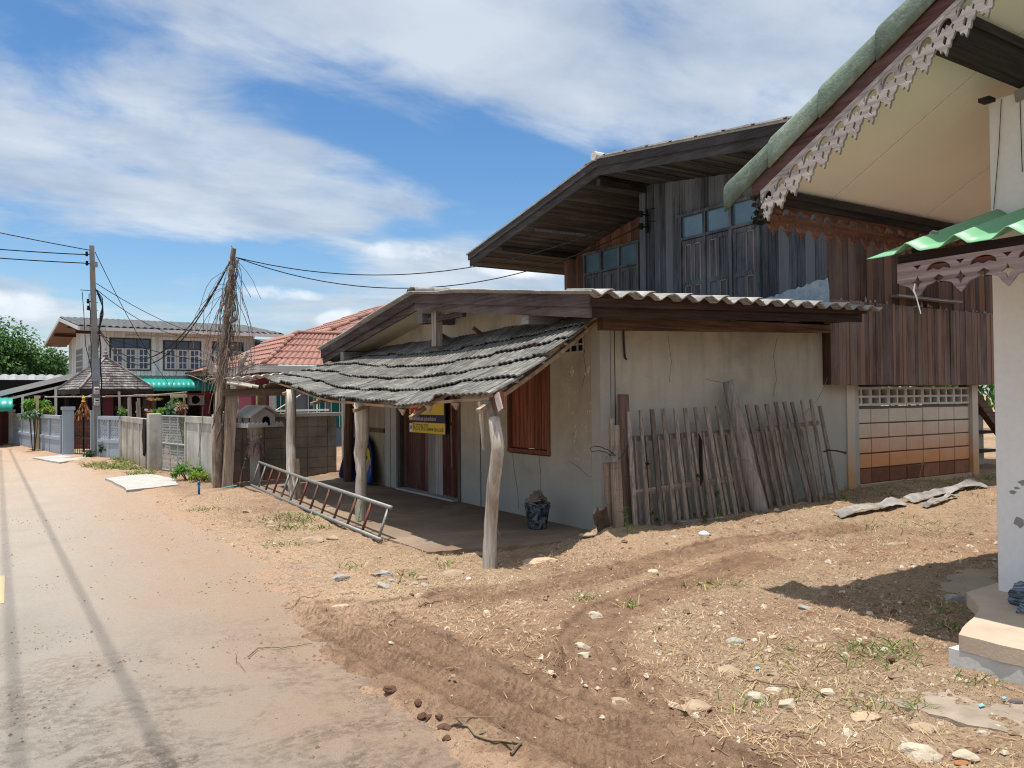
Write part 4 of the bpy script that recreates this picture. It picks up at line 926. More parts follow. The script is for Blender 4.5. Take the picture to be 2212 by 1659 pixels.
# things stored under the house
st_ = thing('block_stack', 'stack of grey concrete blocks on planks under the timber house', 'blocks', (14.3, 8.0, .1))
mb = MB()
for r in range(4):
    for k in range(3):
        mb.box(13.6+k*.5, 14.05+k*.5, 7.6, 7.9, .15+r*.34, .42+r*.34, random.random())
build('block', mb, CONC, st_)
mb = MB()
for r in range(4): mb.box(13.4, 15.3, 7.5, 7.95, .09+r*.34, .14+r*.34, random.random())
build('plank', mb, WX, st_)
# ================================================================== neighbour's house at the right edge
rh = thing('gabled_house', 'white house with carved timber barge trim and green roof edge at the right', 'house', (5.42, 2.4, 0))
GT = mat_asbestos('pale_green_tile', (.115,.155,.125), (.20,.26,.208), (.34,.38,.33), .5, tamt=.22)
MAR = mat_wood('maroon_board', (.040,.016,.014), (.125,.062,.055), 'y', 35, (.17,.13,.125), .5, .2)
CARV = mat_wood('bleached_carving', (.26,.235,.22), (.475,.435,.405), 'y', 25, (.08,.065,.058), .45, .1)
CARVX = mat_wood('rusty_carving', (.07,.03,.019), (.22,.10,.062), 'x', 25, (.32,.24,.20), .3, .1)
CARVA = mat_wood('grey_mauve_carving', (.17,.125,.115), (.38,.30,.28), 'y', 30, (.40,.33,.30), .25, .1)
DKB = mat_wood('near_black_beam', (.016,.013,.013), (.05,.042,.042), 'x', 30, (.075,.065,.062), .4, .2)
CRM = mat_plain('cream_ceiling_board', (.87,.815,.70), .10, .8, .75, .08, 40)
WHW = mat_plaster('white_wall', (.80,.79,.765), (.66,.64,.61), streak=.35, bmp=.1)
XR = 4.45; RS = .55
def rt(y): return 3.22+RS*(3.737-y) if y > -.3 else 3.22+RS*(3.737+.3)-RS*(-.3-y)
YB = 4.02; YRI = -.3
# roof deck and ceiling
mb = MB()
for a, c in ((-4.2, YRI), (YRI, 3.80)):
    mb.prism([(XR+.05,a,rt(a)-.14),(XR+.05,c,rt(c)-.14),(XR+.05,c,rt(c)-.05),(XR+.05,a,rt(a)-.05)], (9,0,0))
build('roof', mb, GT, rh)
def cz(y): return rt(y)-.285
mb = MB()
for a, c in ((-4.0, YRI), (YRI, 3.68)):
    for x0, x1 in ((XR+.035, 5.19), (5.20, 6.4), (6.41, 13)):
        mb.prism([(x0,a,cz(a)),(x0,c,cz(c)),(x0,c,cz(c)+.015),(x0,a,cz(a)+.015)], (x1-x0,0,0))
build('soffit', mb, CRM, rh)
mb = MB(); mb.prism([(5.17,YRI,cz(YRI)+.016),(5.17,3.68,cz(3.68)+.016),(5.17,3.68,cz(3.68)+.02),(5.17,YRI,cz(YRI)+.02)], (.05,0,0)); build('soffit_joint', mb, CRACK, rh)
# half round verge tiles stepping up the slope
vt_first = None
prof = [(.30,-.03),(.22,.0),(.06,.008),(-.01,-.006),(-.038,-.04),(-.046,-.09),(-.042,-.15),(-.038,-.212)]
for k in range(11):
    ya = 4.03-.405*k; yb = ya-.46
    if yb < -.4: break
    mb = MB()
    def vf(i, j):
        dx, dz = prof[i]; y_ = ya+(yb-ya)*j/3; g = 1.06-.24*j/3
        return (XR+dx*g+.01, y_, rt(y_)+dz*g+.012-.02*j/3+.002*math.sin(i*3+j))
    mb.grid(vf, len(prof), 4, random.random())
    build('verge_tile', mb, GT, rh, True, .014)
def band(name, y0, y1, d0, d1, x, th, mat, t=.5, n=1):
    mb = MB()
    mb.prism([(x,y0,rt(y0)+d0),(x,y1,rt(y1)+d0),(x,y1,rt(y1)+d1),(x,y0,rt(y0)+d1)], (th,0,0), t); return build(name, mb, mat, rh)
band('barge_board', YRI, 3.80, -.300, -.19, XR, .03, MAR, .5)
band('barge_batten', YRI, 3.72, -.325, -.295, XR-.006, .03, CARV, .4)
# carved trim: repeated flame-and-crescent fretwork
def arc(cx, cy, r, a0, a1, n, ry=None):
    return [(cx+r*math.cos(a0+(a1-a0)*i/n), cy+(ry or r)*math.sin(a0+(a1-a0)*i/n)) for i in range(n+1)]
def flame_trim(L, pitch, drop, slant=0):
    n = int(L/pitch); outer = [(0, 0), (L, 0)]; holes = []
    bot = []
    for k in range(n):
        x0 = k*pitch; p = pitch
        bot += [(x0+.00*p, -drop*.60), (x0+.06*p, -drop*.68), (x0+.14*p, -drop*.70), (x0+.20*p, -drop*.76), (x0+.24*p, -drop*.86), (x0+.33*p, -drop*.84), (x0+.40*p, -drop*.88), (x0+.46*p, -drop*.95), (x0+.50*p, -drop*1.04), (x0+.57*p, -drop*.95), (x0+.60*p, -drop*.86), (x0+.68*p, -drop*.90), (x0+.74*p, -drop*.86), (x0+.76*p, -drop*.74), (x0+.86*p, -drop*.74), (x0+.94*p, -drop*.67)]
        cx = x0+.46*p; r = p*.37
        holes.append(arc(cx, -drop*.36, r, 0, PI, 10, drop*.27)+[(cx-r*.6,-drop*.36),(cx-r*.25,-drop*.26),(cx,-drop*.36),(cx+r*.3,-drop*.27),(cx+r*.65,-drop*.37)])
        holes.append([(x0+.02*p+.0,-drop*.16),(x0+.13*p,-drop*.10),(x0+.06*p,-drop*.30)])
        holes.append([(cx,-drop*.50),(cx+p*.13,-drop*.62),(cx+p*.02,-drop*.78),(cx-p*.11,-drop*.63)])
        holes.append([(x0+.86*p,-drop*.38),(x0+.94*p,-drop*.44),(x0+.86*p,-drop*.54),(x0+.79*p,-drop*.45)])
    outer = [(0,0)]+[(b[0], b[1]) for b in bot]+[(L, -drop*.5), (L, 0)]
    return [outer]+holes
sl = Vector((0, -1, RS)).normalized(); Lr = (3.72-YRI)*math.hypot(1, RS)
shape2d('carved_trim', flame_trim(Lr, .13, .222, .02), .022, CARV, rh, (XR+.006, 3.72, rt(3.72)-.318), sl, (0, -.0, 1))
# scraps of dark moss and broken carving at the low tip
mb = MB()
for k in range(60):
    p = Vector((XR+random.uniform(-.01,.03), 3.74+random.gauss(0,.02), 2.80+random.uniform(-.09,.1))); mb.leaf(p, (random.gauss(0,.3), random.gauss(0,.6), random.gauss(-.3,.6)), .05, .04, random.random())
build('broken_carving', mb, mat_plain('mossy_black', (.035,.035,.03), .6, 30, .95, .3), rh)
# eave side: dark beam with a rusty carved board below
YE = 3.70
mb = MB(); mb.box(XR+.04, 13, YE-.02, YE+.05, cz(YE)-.10, cz(YE)-.002, .4); build('eave_beam', mb, DKB, rh)
mb = MB(); mb.box(XR+.04, 13, YE-.045, YE-.021, cz(YE)-.055, cz(YE)-.004, .7); build('eave_batten', mb, DKB, rh)
shape2d('eave_trim', flame_trim(7.2, .155, .215), .016, CARVX, rh, (XR+.05, YE+.02, cz(YE)-.095), (1,0,0), (0,0,1))
# purlins between barge board and wall
mb = MB(); mb.box(XR+.03, 5.60, 2.36, 2.50, cz(2.43)-.20, cz(2.43)-.02, .5); build('purlin', mb, DKB, rh)
mb = MB(); mb.box(XR+.03, 5.60, 2.345, 2.359, cz(2.43)-.06, cz(2.43)-.0, .8); build('purlin_batten', mb, DKB, rh)
mb = MB(); mb.prism([(5.415,2.36,3.28),(5.415,-1.5,3.28),(5.415,-1.5,3.47),(5.415,2.36,3.47)], (.09,0,0)); build('gable_beam', mb, mat_wood('maroon_beam', (.06,.02,.015), (.17,.07,.05), 'y', 30), rh)
# wall with a pilaster at the corner
mb = MB(); mb.box(5.42, 5.70, 2.42, 2.665, .16, 3.42); build('pilaster', mb, WHW, rh, bevel=.006)
mb = MB(); mb.box(5.47, 5.6, -4, 2.42, .16, 4.6); mb.box(5.70, 13, 2.48, 2.60, .16, 3.45); build('wall', mb, WHW, rh)
PEEL = mat_plain('bare_cement_scar', (.30,.29,.285), .2, 20)
mb = MB()
for y, z, s, r in ((2.50,.93,.030,.3),(2.54,.895,.016,.8),(2.562,.865,.022,.5),(2.532,.68,.034,1.2),(2.45,2.92,.008,0)):
    mb.prism([(5.418, y+s*(1.4 if i % 3 == 0 else .8)*random.uniform(.7,1.1)*math.cos(i*PI/4+r), z+s*(1.25 if z < .8 else .6)*random.uniform(.6,1.25)*math.sin(i*PI/4+r)) for i in range(8)], (.003,0,0))
build('paint_scar', mb, PEEL, rh)
mb = MB(); mb.tube([(5.41,2.58,3.40),(5.41,2.60,3.1),(5.41,2.625,2.85),(5.41,2.64,2.70)], .0025, 4); mb.tube([(5.412,2.47,3.42),(5.412,2.465,2.9)], .0025, 4); build('wire', mb, CRACK, rh)
mb = MB(); mb.box(5.34, 5.42, 2.62, 2.69, 3.40, 3.425, .3); build('bracket', mb, DKB, rh)
mb = MB(); mb.prism([(5.40,2.50,3.42),(5.40,2.42,3.44),(5.40,2.43,3.36),(5.40,2.49,3.35)], (.012,0,0)); build('bracket', mb, PEEL, rh)
# green corrugated awning on a dark frame with carved apron
AW = mat_plain('green_painted_sheet', (.115,.40,.19), .12, 7, .45, .08, 30, spec=.4, c2=(.19,.36,.215))
mb = MB(); ya = np.arange(2.87, -3.2, -.0175); PA = .275
def ap(y):
    t = ((2.87-y)/PA+.10) % 1.0; d = min(t, 1-t)
    return .058*max(0, 1-d/.27)**.85
def af(i, j):
    x = 4.375+j*(5.43-4.375)/6; y = ya[i]
    z = 2.315+.325*(x-4.375)/1.05+ap(y)+.004*math.sin(y*3)
    if i < 3: z -= (3-i)*.012
    return (x, y, z)
mb.grid(af, len(ya), 7); aw = build('awning_sheet', mb, AW, rh, True, .004)
mb = MB()
for y in (2.62, 2.07, 1.52): mb.tube([(4.66,y+.02,2.46),(4.66,y,2.472),(4.66,y-.03,2.46)], .008, 5)
build('roof_clip', mb, PEEL, aw)
mb = MB(); mb.box(4.46, 4.50, -3.2, 2.72, 2.235, 2.325, .2); build('awning_beam', mb, mat_wood('awning_dark_beam', (.022,.012,.011), (.07,.042,.038), 'y', 35), rh)
mb = MB(); mb.box(4.455, 4.475, -3.2, 2.70, 2.165, 2.24, .6); build('awning_beam', mb, mat_wood('awning_red_beam', (.06,.02,.015), (.16,.065,.05), 'y', 35), rh)
mb = MB(); mb.box(4.5, 5.42, 2.60, 2.66, 2.30, 2.36, .5); mb.box(4.5, 5.42, 1.2, 1.26, 2.30, 2.36, .5); build('awning_rafter', mb, DKB, rh)
def cross_trim(L, p, drop):
    n = int(L/p); bot = [(0,-drop*.55),(p*.08,-drop*.62)]; holes = []
    for k in range(n):
        x0 = k*p
        bot += [(x0+.18*p,-drop*.66),(x0+.30*p,-drop*.72),(x0+.40*p,-drop*.88),(x0+.50*p,-drop*1.0),(x0+.60*p,-drop*.88),(x0+.70*p,-drop*.72),(x0+.82*p,-drop*.68),(x0+.92*p,-drop*.62)]
        c = x0+.0*p+.02
        if k: holes.append(arc(x0, -drop*.30, p*.28, -.12, PI+.12, 12, drop*.20)+[(x0-p*.12,-drop*.27),(x0,-drop*.33),(x0+p*.12,-drop*.27)])
        def star(cx, cy, r): return [(cx, cy+r*1.1), (cx+r*.35, cy+r*.3), (cx+r*.95, cy), (cx+r*.35, cy-r*.3), (cx, cy-r*1.1), (cx-r*.35, cy-r*.3), (cx-r*.95, cy), (cx-r*.35, cy+r*.3)]
        holes.append(star(x0+.5*p, -drop*.60, p*.145))
        if k: holes.append([(x0,-drop*.44),(x0+p*.14,-drop*.55),(x0,-drop*.66),(x0-p*.14,-drop*.55)])
        holes.append([(x0+.40*p,-drop*.12),(x0+.60*p,-drop*.12),(x0+.5*p,-drop*.24)])
    return [[(0,0)]+bot+[(n*p,-drop*.6),(n*p,0)]]+holes
shape2d('carved_apron', cross_trim(3.4, .245, .205), .014, CARVA, rh, (4.445, 2.715, 2.27), (0,-1,-.0), (0,0,1))
mb = MB(); mb.tube([(4.425,2.60,2.14),(4.42,2.605,2.10),(4.42,2.59,2.06),(4.42,2.565,1.96)], [.003,.006,.004,.0025], 5, .5, .3); build('knotted_string', mb, WHT, rh)
# plinth: broken slab over a block footing
TER = mat_plain('pinkish_cement', (.50,.395,.30), .25, 3, .85, .2)
def jag(pts, n=8, a=.012):
    o_ = []
    for p, q in zip(pts, pts[1:]+pts[:1]):
        for k in range(n): t = k/n; o_.append((p[0]+(q[0]-p[0])*t+random.uniform(-a,a), p[1]+(q[1]-p[1])*t+random.uniform(-a,a)))
    return o_
mb = MB(); mb.prism([(a, c, .135) for a, c in jag([(4.26,2.30),(4.262,1.9),(4.262,-3),(9,-3),(9,2.9),(5.2,2.75),(4.87,2.50)], 8, .008)], (0,0,.085)); build('slab', mb, TER, rh)
mb = MB(); mb.prism([(a, c, -.08) for a, c in jag([(4.268,2.36),(4.268,1.9),(4.25,-3),(5,-3),(5,2.36)], 8, .006)], (0,0,.213)); build('footing', mb, mat_plaster('white_footing', (.60,.59,.56), (.40,.38,.34), streak=.8), rh)
o = slab('cement_apron', [(5.3,2.75),(5.75,3.0),(5.94,3.39),(6.33,3.66),(7.4,3.55),(7.4,2.9),(6.0,2.75)], -.03, .022, mat_plain('weathered_cement', (.34,.28,.215), .3, 3, .9, .3), .03); o['kind'] = 'structure'
o = slab('cement_apron', [(3.55,2.30),(4.24,2.34),(4.24,1.5),(3.75,1.45),(3.62,1.9)], -.03, .026, mat_plain('cracked_cement', (.34,.275,.215), .4, 7, .95, .6), .02); o['kind'] = 'structure'
# roll of blue shade net lying on the slab
nb = MB()
nm = mat_plain('blue_grey_net', (.10,.135,.17), .5, 30, .8, 0)
m, nt, N, b = new_mat('striped_net'); v = coords(nt); wv = nt.nodes.new('ShaderNodeTexWave'); wv.inputs['Scale'].default_value = 26; wv.inputs['Distortion'].default_value = 2.5; nt.links.new(v, wv.inputs[0])
nt.links.new(mixc(nt, wv.outputs['Fac'], (.045,.065,.085), (.20,.25,.29)), b.inputs['Base Color'])
def nf(i, j):
    u = i/23*2*PI; t = j/9; y = 2.44-.75*t; r = .065*(1+.25*math.sin(3*u+t*5)+.12*math.sin(7*u))*(1.25-.7*abs(t-.45))
    return (5.17+.16*t*0+r*1.5*math.cos(u), y+.02*math.sin(u*2), .225+r*1.0+r*math.sin(u)+.012*math.sin(9*t+u*4))
nb.grid(nf, 24, 10); 
o = build('shade_net', nb, m, None, True, loc=(5.17,2.2,.22)); tag(o, 'bundled blue striped shade net lying at the foot of the white pilaster', 'net')
nb = MB()
nb.grid(lambda i, j: (4.93+.10*i/7+.03*math.sin(j*1.1), 2.33-.36*j/9, .224+.035*math.sin(PI*i/7)+.012*math.sin(i*2+j*1.7)), 8, 10)
o = build('shade_net', nb, m, None, True, .006, loc=(5.0,2.2,.22)); tag(o, 'flat strip of blue striped net spread on the pinkish slab', 'net')
# ================================================================== picket panels leaning on the side wall
PKM = mat_wood('grey_picket', (.13,.105,.088), (.36,.305,.262), 'z', 40, (.09,.065,.048), .55, .45)
RLM = mat_wood('picket_rail', (.18,.14,.12), (.42,.35,.30), 'x', 30, (.09,.065,.05), .5, .3)
def gz(x, y): return float(ground_h(np.array([x]), np.array([y]))[0])
def picket_panel(label, longs, shorts, rails, loc):
    t = thing('picket_panel', label, 'fence panel', loc, 'picket panels leaning on the wall')
    for k, (a, c) in enumerate(longs+shorts):
        lg = k < len(longs); wd = (.060 if lg else .038)*random.uniform(.85, 1.2); mb = MB()
        a = Vector(a); c = Vector(c); d = (a-c)
        c = c-Vector((0,0,.04))
        if c.z > .1: c = c-d*random.uniform(0,.03)
        mid = c+d*.5+Vector((random.uniform(-.004,.004), 0, 0)); off = Vector((0, -.014 if lg else .014, 0)); tt = random.random()
        mb.beam(c+off, mid+off, wd*random.uniform(.85,1.05), .022, (0,1,0), tt, w1=wd); mb.beam(mid+off, a+off, wd, .022, (0,1,0), tt, w1=wd*random.uniform(.6,1.0))
        build('picket', mb, PKM, t)
    for a, c in rails:
        mb = MB(); mb.beam(a, c, .03, .062, (0,0,1), random.random()); build('rail', mb, RLM, t)
    return t
picket_panel('weathered picket panel with nearly upright long and short slats beside the corner planks', PK1L, PK1S, [RAILS[0], RAILS[2]], (6.3, 6.4, .1))
picket_panel('weathered picket panel leaning further over, between the thick prop log and the red stained wall', PK2L, PK2S, [RAILS[1]], (8.1, 6.4, .12))
def board(name, a, c, w_, th, mat, label, cat='plank', t=.5, w1=None, group=None):
    mb = MB(); a = Vector(a); c = Vector(c); n = 5; tt = t
    for k in range(n):
        p = c+(a-c)*k/n; q = c+(a-c)*(k+1)/n; mb.beam(p, q, w_+((w1 or w_)-w_)*k/n, th, (0,1,0), tt, w1=w_+((w1 or w_)-w_)*(k+1)/n)
    return tag(build(name, mb, mat, None, loc=tuple(c), bevel=.004), label, cat, group)
mb = MB(); a, c = [Vector(p) for p in PKPOST[0]]
pts = [c+(a-c)*k/8+Vector((.012*math.sin(k*1.7), 0, 0)) for k in range(9)]
mb.tube(pts, [.10,.10,.095,.09,.088,.08,.074,.068,.06], 10, .5, .10); mb.beam(a-(a-c)*.22+Vector((.05,-.02,0)), a-(a-c)*.03+Vector((.055,0,0)), .05, .03, (0,1,0), .2)
tag(build('prop_log', mb, mat_wood('split_log', (.15,.12,.105), (.36,.315,.285), 'z', 26, (.48,.46,.43), .35, .2), None, True, loc=tuple(c)), 'thick split log leaning on the wall between the two picket panels', 'log')
board('plank', *PKLEFT[0], .13, .05, mat_wood('red_post_wood', (.085,.052,.042), (.25,.165,.135), 'z', 30), 'tall reddish brown plank standing behind the first picket panel', t=.5)
board('plank', *PKFRONT[0], .118, .045, TIMB, 'pale squared plank standing in front of the house corner', t=.55)
board('plank', PKSTUB[0][0], PKSTUB[0][1], .085, .06, TIMB, 'short notched stub plank left of the pale squared plank', t=.75, w1=.07)
board('plank', PKSTUB[1][0], PKSTUB[1][1], .05, .04, TIMB, 'thin timber end peeping out above the pale squared plank', t=.85)
board('plank', (8.80,6.47,1.36), (8.86,6.24,.05), .085, .03, PKM, 'broad grey board closing the right end of the picket panels', t=.4, w1=.045)
board('beam', RAILB[0][1], RAILB[0][0], .05, .10, RLM, 'heavy weathered beam laid along the foot of the first picket panel', 'beam', .4)
board('beam', RAILB[1][1], RAILB[1][0], .05, .085, RLM, 'thinner dark beam on the ground right of the prop log', 'beam', .15)
mb = MB(); mb.beam((5.10,6.30,.14),(5.02,6.26,.36),.16,.02,(0,1,0),.5); mb.prism([(5.04,6.25,.27),(4.98,6.25,.40),(4.93,6.25,.33),(4.95,6.25,.22)],(0,.02,0)); tag(build('scrap_board', mb, mat_plain('black_brown_scrap',(.10,.075,.06),.7,14), None, loc=(5.05,6.3,.1)), 'dark scrap board with a black torn end by the house corner', 'scrap')
mb = MB(); mb.tube([(5.22,6.25,.90),(5.14,6.25,.955),(5.02,6.25,1.0),(4.93,6.25,1.01),(4.89,6.25,.985),(4.91,6.25,.955),(5.0,6.25,.962),(5.1,6.25,.94),(5.2,6.25,.87),(5.28,6.24,.87),(5.37,6.23,1.0)], .0045, 5); tag(build('wire_loop', mb, CRACK, None, loc=(5.2,6.25,.87)), 'loop of black wire sticking out from the stub plank', 'wire')
mb = MB(); mb.box(5.13,5.24,6.24,6.30,.84,.90); mb.prism([(5.17,6.25,.90),(5.24,6.25,.90),(5.23,6.25,.99),(5.20,6.25,.985)],(0,.03,0)); tag(build('switch_box', mb, mat_plain('dirty_socket',(.33,.32,.30),.7,25), None, loc=(5.2,6.27,.84)), 'small dirty socket box on top of the stub plank', 'socket')
mb = MB(); mb.tube([(8.72,6.36,.78),(8.78,6.33,.80),(8.86,6.28,.79),(8.98,6.25,.765),(9.02,6.25,.765),(9.02,6.27,.745)], .011, 6); tag(build('iron_hook', mb, mat_plain('rust',(.06,.035,.03),.5,20), None, loc=(8.85,6.3,.78)), 'rusty iron hook hanging at the right end of the picket panels', 'hook')
mb = MB(); mb.tube([(9.15,6.60,1.72),(9.05,6.58,1.6),(8.9,6.56,1.45),(8.7,6.54,1.33),(8.55,6.52,1.25)], .004, 4); mb.tube([(7.95,6.5,1.0),(7.7,6.44,.97),(7.5,6.42,1.0),(7.25,6.4,1.12)], .004, 4); mb.tube([(6.9,6.36,.9),(7.1,6.34,.78),(7.3,6.33,.74),(7.4,6.33,.78)], .004, 4); tag(build('wire', mb, mat_plain('grey_wire',(.2,.19,.18),.3,20), None, loc=(8.6,6.5,1.2)), 'thin grey wires strung across the picket panels to the timber house', 'wire')
mb = MB(); mb.prism([(6.47,6.31,1.09),(6.52,6.31,1.0),(6.52,6.31,.55),(6.49,6.31,.50),(6.47,6.31,.8)],(0,.01,0)); tag(build('rubber_strip', mb, DARK, None, loc=(6.5,6.31,.5)), 'black rubber strip hooked over a slat of the first picket panel', 'strip')

# ================================================================== ladder along the porch edge
ld = thing('ladder', 'long steel pipe ladder with red and grey rungs lying on its side along the porch', 'ladder', (3.36, 10.7, 0))
GAL = mat_plain('dull_steel', (.27,.265,.25), .35, 20, .55, .1, metallic=.35); RDR = mat_plain('red_oxide', (.20,.06,.043), .4, 18, .7, .1); BRR = mat_plain('brown_rust', (.16,.085,.062), .4, 18, .75, .1)
b0, b1 = Vector((3.23,7.62,.05)), Vector((3.50,13.95,.05)); t0, t1 = Vector((3.365,7.66,.365)), Vector((3.62,13.9,.44))
mb = MB(); mb.tube([b0,(b0+b1)/2+Vector((0,0,-.008)),b1], .023, 10); build('rail', mb, GAL, ld, True)
mb = MB(); mb.tube([t0,(t0+t1)/2+Vector((0,0,-.012)),t1], .023, 10); build('rail', mb, GAL, ld, True)
cols = [GAL,RDR,BRR,BRR,BRR,BRR,RDR,GAL,GAL,RDR,RDR,GAL,GAL]
for k in range(13):
    s = .012+k*.0805; mb = MB(); mb.tube([b0+(b1-b0)*s, t0+(t1-t0)*s], .0165, 8); build('rung', mb, cols[k], ld, True)
# ================================================================== bucket with a cement sack in it
bk = thing('bucket', 'black rubber builder bucket smeared with cement beside the wall', 'bucket', (5.0, 7.36, .035))
m, nt, N, b = new_mat('cement_smeared_rubber'); v = coords(nt)
f = ramp(nt, noise(nt, v, 14, 7, .7, .5), .45, .6); nt.links.new(mixc(nt, f, (.016,.02,.028), (.17,.20,.225)), b.inputs['Base Color']); bump(nt, b, noise(nt, v, 40, 4), .4)
BKT = m
mb = MB(); mb.lathe([(0,.0),(.10,.0),(.105,.02),(.145,.26),(.152,.27),(.152,.285),(.142,.285),(.135,.25),(.10,.03),(0,.03)], (5.0,7.36,.035), 24); build('body', mb, BKT, bk, True)
mb = MB(); mb.tube([(4.86+.0,7.36+.0,.30),(4.855,7.30,.335),(4.90,7.24,.32)], .006, 6); build('handle', mb, GAL, bk)
mb = MB()
def sf(i, j):
    u = i/15; t = j/9; x = 4.90+.24*u; z = .27+.16*math.sin(PI*min(1, u*.9+.12))*(1-abs(t-.5)*.7)+.05*u*(t > .4)
    return (x+.02*math.sin(j*1.9), 7.30+.15*t+.015*math.sin(i*1.3), z+.018*math.sin(i*1.7+j*1.2)+.012*math.cos(j*2.6))
mb.grid(sf, 16, 10); tag(build('cement_sack', mb, mat_plain('brown_sack', (.33,.24,.17), .45, 7, .9, .5, c2=(.14,.105,.085)), None, False, .008, loc=(5.0,7.36,.3)), 'crumpled brown paper cement sack stuffed in the black bucket', 'sack')
# ================================================================== nesting box on the porch post
nb = thing('letter_box', 'small red brown wooden box with a pale tilted face on the nearest log post', 'box', (3.6, 5.86, 1.46))
mb = MB(); mb.beam((3.62,5.90,1.40),(3.62,5.915,1.55),.09,.055,(0,1,0),.5); build('box_body', mb, REDS, nb)
mb = MB(); mb.beam((3.57,5.80,1.395),(3.57,5.865,1.535),.075,.012,(1,0,0),.5); build('box_face', mb, mat_plain('pale_face', (.52,.44,.42), .4, 30), nb)
# ================================================================== painted board under the porch
pb = thing('painted_board', 'round topped board painted blue, yellow and pink leaning on the far wall', 'painted board', (5.1, 13.3, .035))
def pbp(y, z): return (5.14+.15*z, y, z)     # leaning
top = [(12.58,.06)]+[(13.35+.78*math.cos(a), .06+.82*math.sin(a)*(1-.12*math.cos(a))) for a in np.linspace(.05, PI-.02, 18)]+[(14.12,.06)]
mb = MB(); mb.prism([pbp(y,z) for y, z in top], (.02,0,0)); build('panel', mb, mat_plain('board_blue', (.012,.02,.11), .4, 6, .5, 0), pb)
def patch(pts, mat, nm, k=1):
    mb = MB(); mb.prism([tuple(Vector(pbp(y,z))-Vector((.002*k,0,0))) for y, z in pts], (.0018,0,0)); build(nm, mb, mat, pb)
patch([(13.05,.09),(12.68,.08),(12.64,.28),(12.72,.48),(12.90,.66),(13.1,.60),(13.12,.3)], mat_plain('board_pink', (.45,.31,.25), .2, 6), 'pink_patch')
patch([(12.93+.16*math.cos(a), .50+.16*math.sin(a)) for a in np.linspace(0, 2*PI, 17)[:-1]], mat_plain('board_yellow', (.55,.42,.03), .15, 6), 'yellow_disc', 2)
patch([(12.89+.035*math.cos(a), .49+.035*math.sin(a)) for a in np.linspace(0, 2*PI, 11)[:-1]], INK, 'dark_dot', 3)
patch([(12.85,.08),(12.66,.08),(12.66,.35),(12.72,.40),(12.76,.3)], mat_plain('board_sky', (.03,.09,.28), .2, 6), 'blue_stripe', 2)
patch([(13.62,.20),(13.56,.14),(13.50,.2),(13.52,.40),(13.58,.5),(13.55,.36)], mat_plain('board_cream', (.55,.53,.35), .2, 6), 'cream_curl', 1)
# ================================================================== spirit house on its pillar
sh = thing('spirit_house', 'small grey concrete spirit house with arched door on a carved pillar', 'spirit house', (3.66, 14.25, 0))
SPM = mat_plaster('spirit_concrete', (.42,.40,.36), (.24,.225,.205), streak=.8); SPW = mat_plaster('spirit_white', (.55,.54,.51), (.36,.34,.31), streak=.6)
cx, cy = 3.66, 14.25
mb = MB(); mb.beam((cx,cy,0),(cx,cy,.80),.135,.135,(0,1,0),.5); mb.lathe([(.075,.66),(.085,.74),(.078,.80),(.10,.86),(.092,.90),(.12,.985),(.135,1.0),(.135,1.03)], (cx,cy,0), 8)
for k in range(8):
    a = k*PI/4+.2; 
    for zz in (.82, .90): mb.leaf((cx+.09*math.cos(a),cy+.09*math.sin(a),zz), (math.cos(a)*.4,math.sin(a)*.4,1), .085, .06, .5, 0, (math.cos(a+1.57),math.sin(a+1.57),.3))
build('pillar', mb, SPM, sh)
mb = MB(); mb.box(cx-.34, cx+.38, cy-.33, cy+.3, 1.03, 1.055)
ped = build('tray', mb, SPW, sh); mb = MB()
for k in range(9):
    x = cx-.32+k*.08
    if not (3.70 < x < 3.84): mb.prism([(x-.035,cy-.34,1.05),(x+.04,cy-.34,1.05),(x+.04,cy-.34,1.095),(x+.0,cy-.34,1.125),(x-.035,cy-.34,1.09)], (0,.02,0))
for k in range(8):
    y = cy-.30+k*.08; mb.prism([(cx-.345,y-.035,1.05),(cx-.345,y+.035,1.05),(cx-.345,y+.03,1.09),(cx-.345,y,1.12),(cx-.345,y-.03,1.09)], (.02,0,0))
build('tray_rail', mb, SPW, ped)
mb = MB(); x0, x1, y0, y1 = cx-.18, cx+.26, cy-.24, cy+.24
dr = [(cx+.14-.085,1.056),(cx+.14-.085,1.14)]+[(cx+.14+.085*math.cos(a),1.15+.07*math.sin(a)) for a in np.linspace(PI, 0, 9)]+[(cx+.14+.085,1.056)]
# front wall around the arch, side walls with slots
mb.prism([(x0,y0,1.056)]+[(p[0]-.06,y0,p[1]) for p in dr]+[(x1,y0,1.056),(x1,y0,1.24),((x0+x1)/2,y0,1.36),(x0,y0,1.24)], (0,.025,0))
mb.box(x0, x0+.02, y0+.026, y1, 1.056, 1.11); mb.box(x0, x0+.02, y0+.026, y1, 1.19, 1.24)
for a, c in ((y0+.026,-.13),(-.08,.07),(.12,.24)): mb.box(x0, x0+.02, max(cy+a, y0+.026) if a < 0 and a > -.2 else (a if a > 1 else cy+a), cy+c, 1.11, 1.19)
mb.box(x1-.02, x1, y0+.026, y1, 1.056, 1.24); mb.box(x0+.02, x1-.02, y1-.02, y1, 1.056, 1.3)
build('house_body', mb, SPW, sh); 
mb = MB(); xm = (x0+x1)/2
mb.prism([(x0-.10,y0-.07,1.20),(xm,y0-.07,1.385),(xm,y0-.07,1.415),(x0-.10,y0-.07,1.228)], (0,.62,0)); mb.prism([(xm+.001,y0-.07,1.385),(x1+.10,y0-.07,1.20),(x1+.10,y0-.07,1.228),(xm+.001,y0-.07,1.415)], (0,.62,0)); build('roof', mb, SPM, sh)
mb = MB(); mb.box(x0+.03, x1-.03, y0+.06, y1-.03, 1.06, 1.2); build('interior', mb, DARK, sh)
for o in list(sh.children):
    if o.name.split('.')[0] in ('house_body','roof','interior','tray'): o.rotation_euler.z = .33
mb = MB()
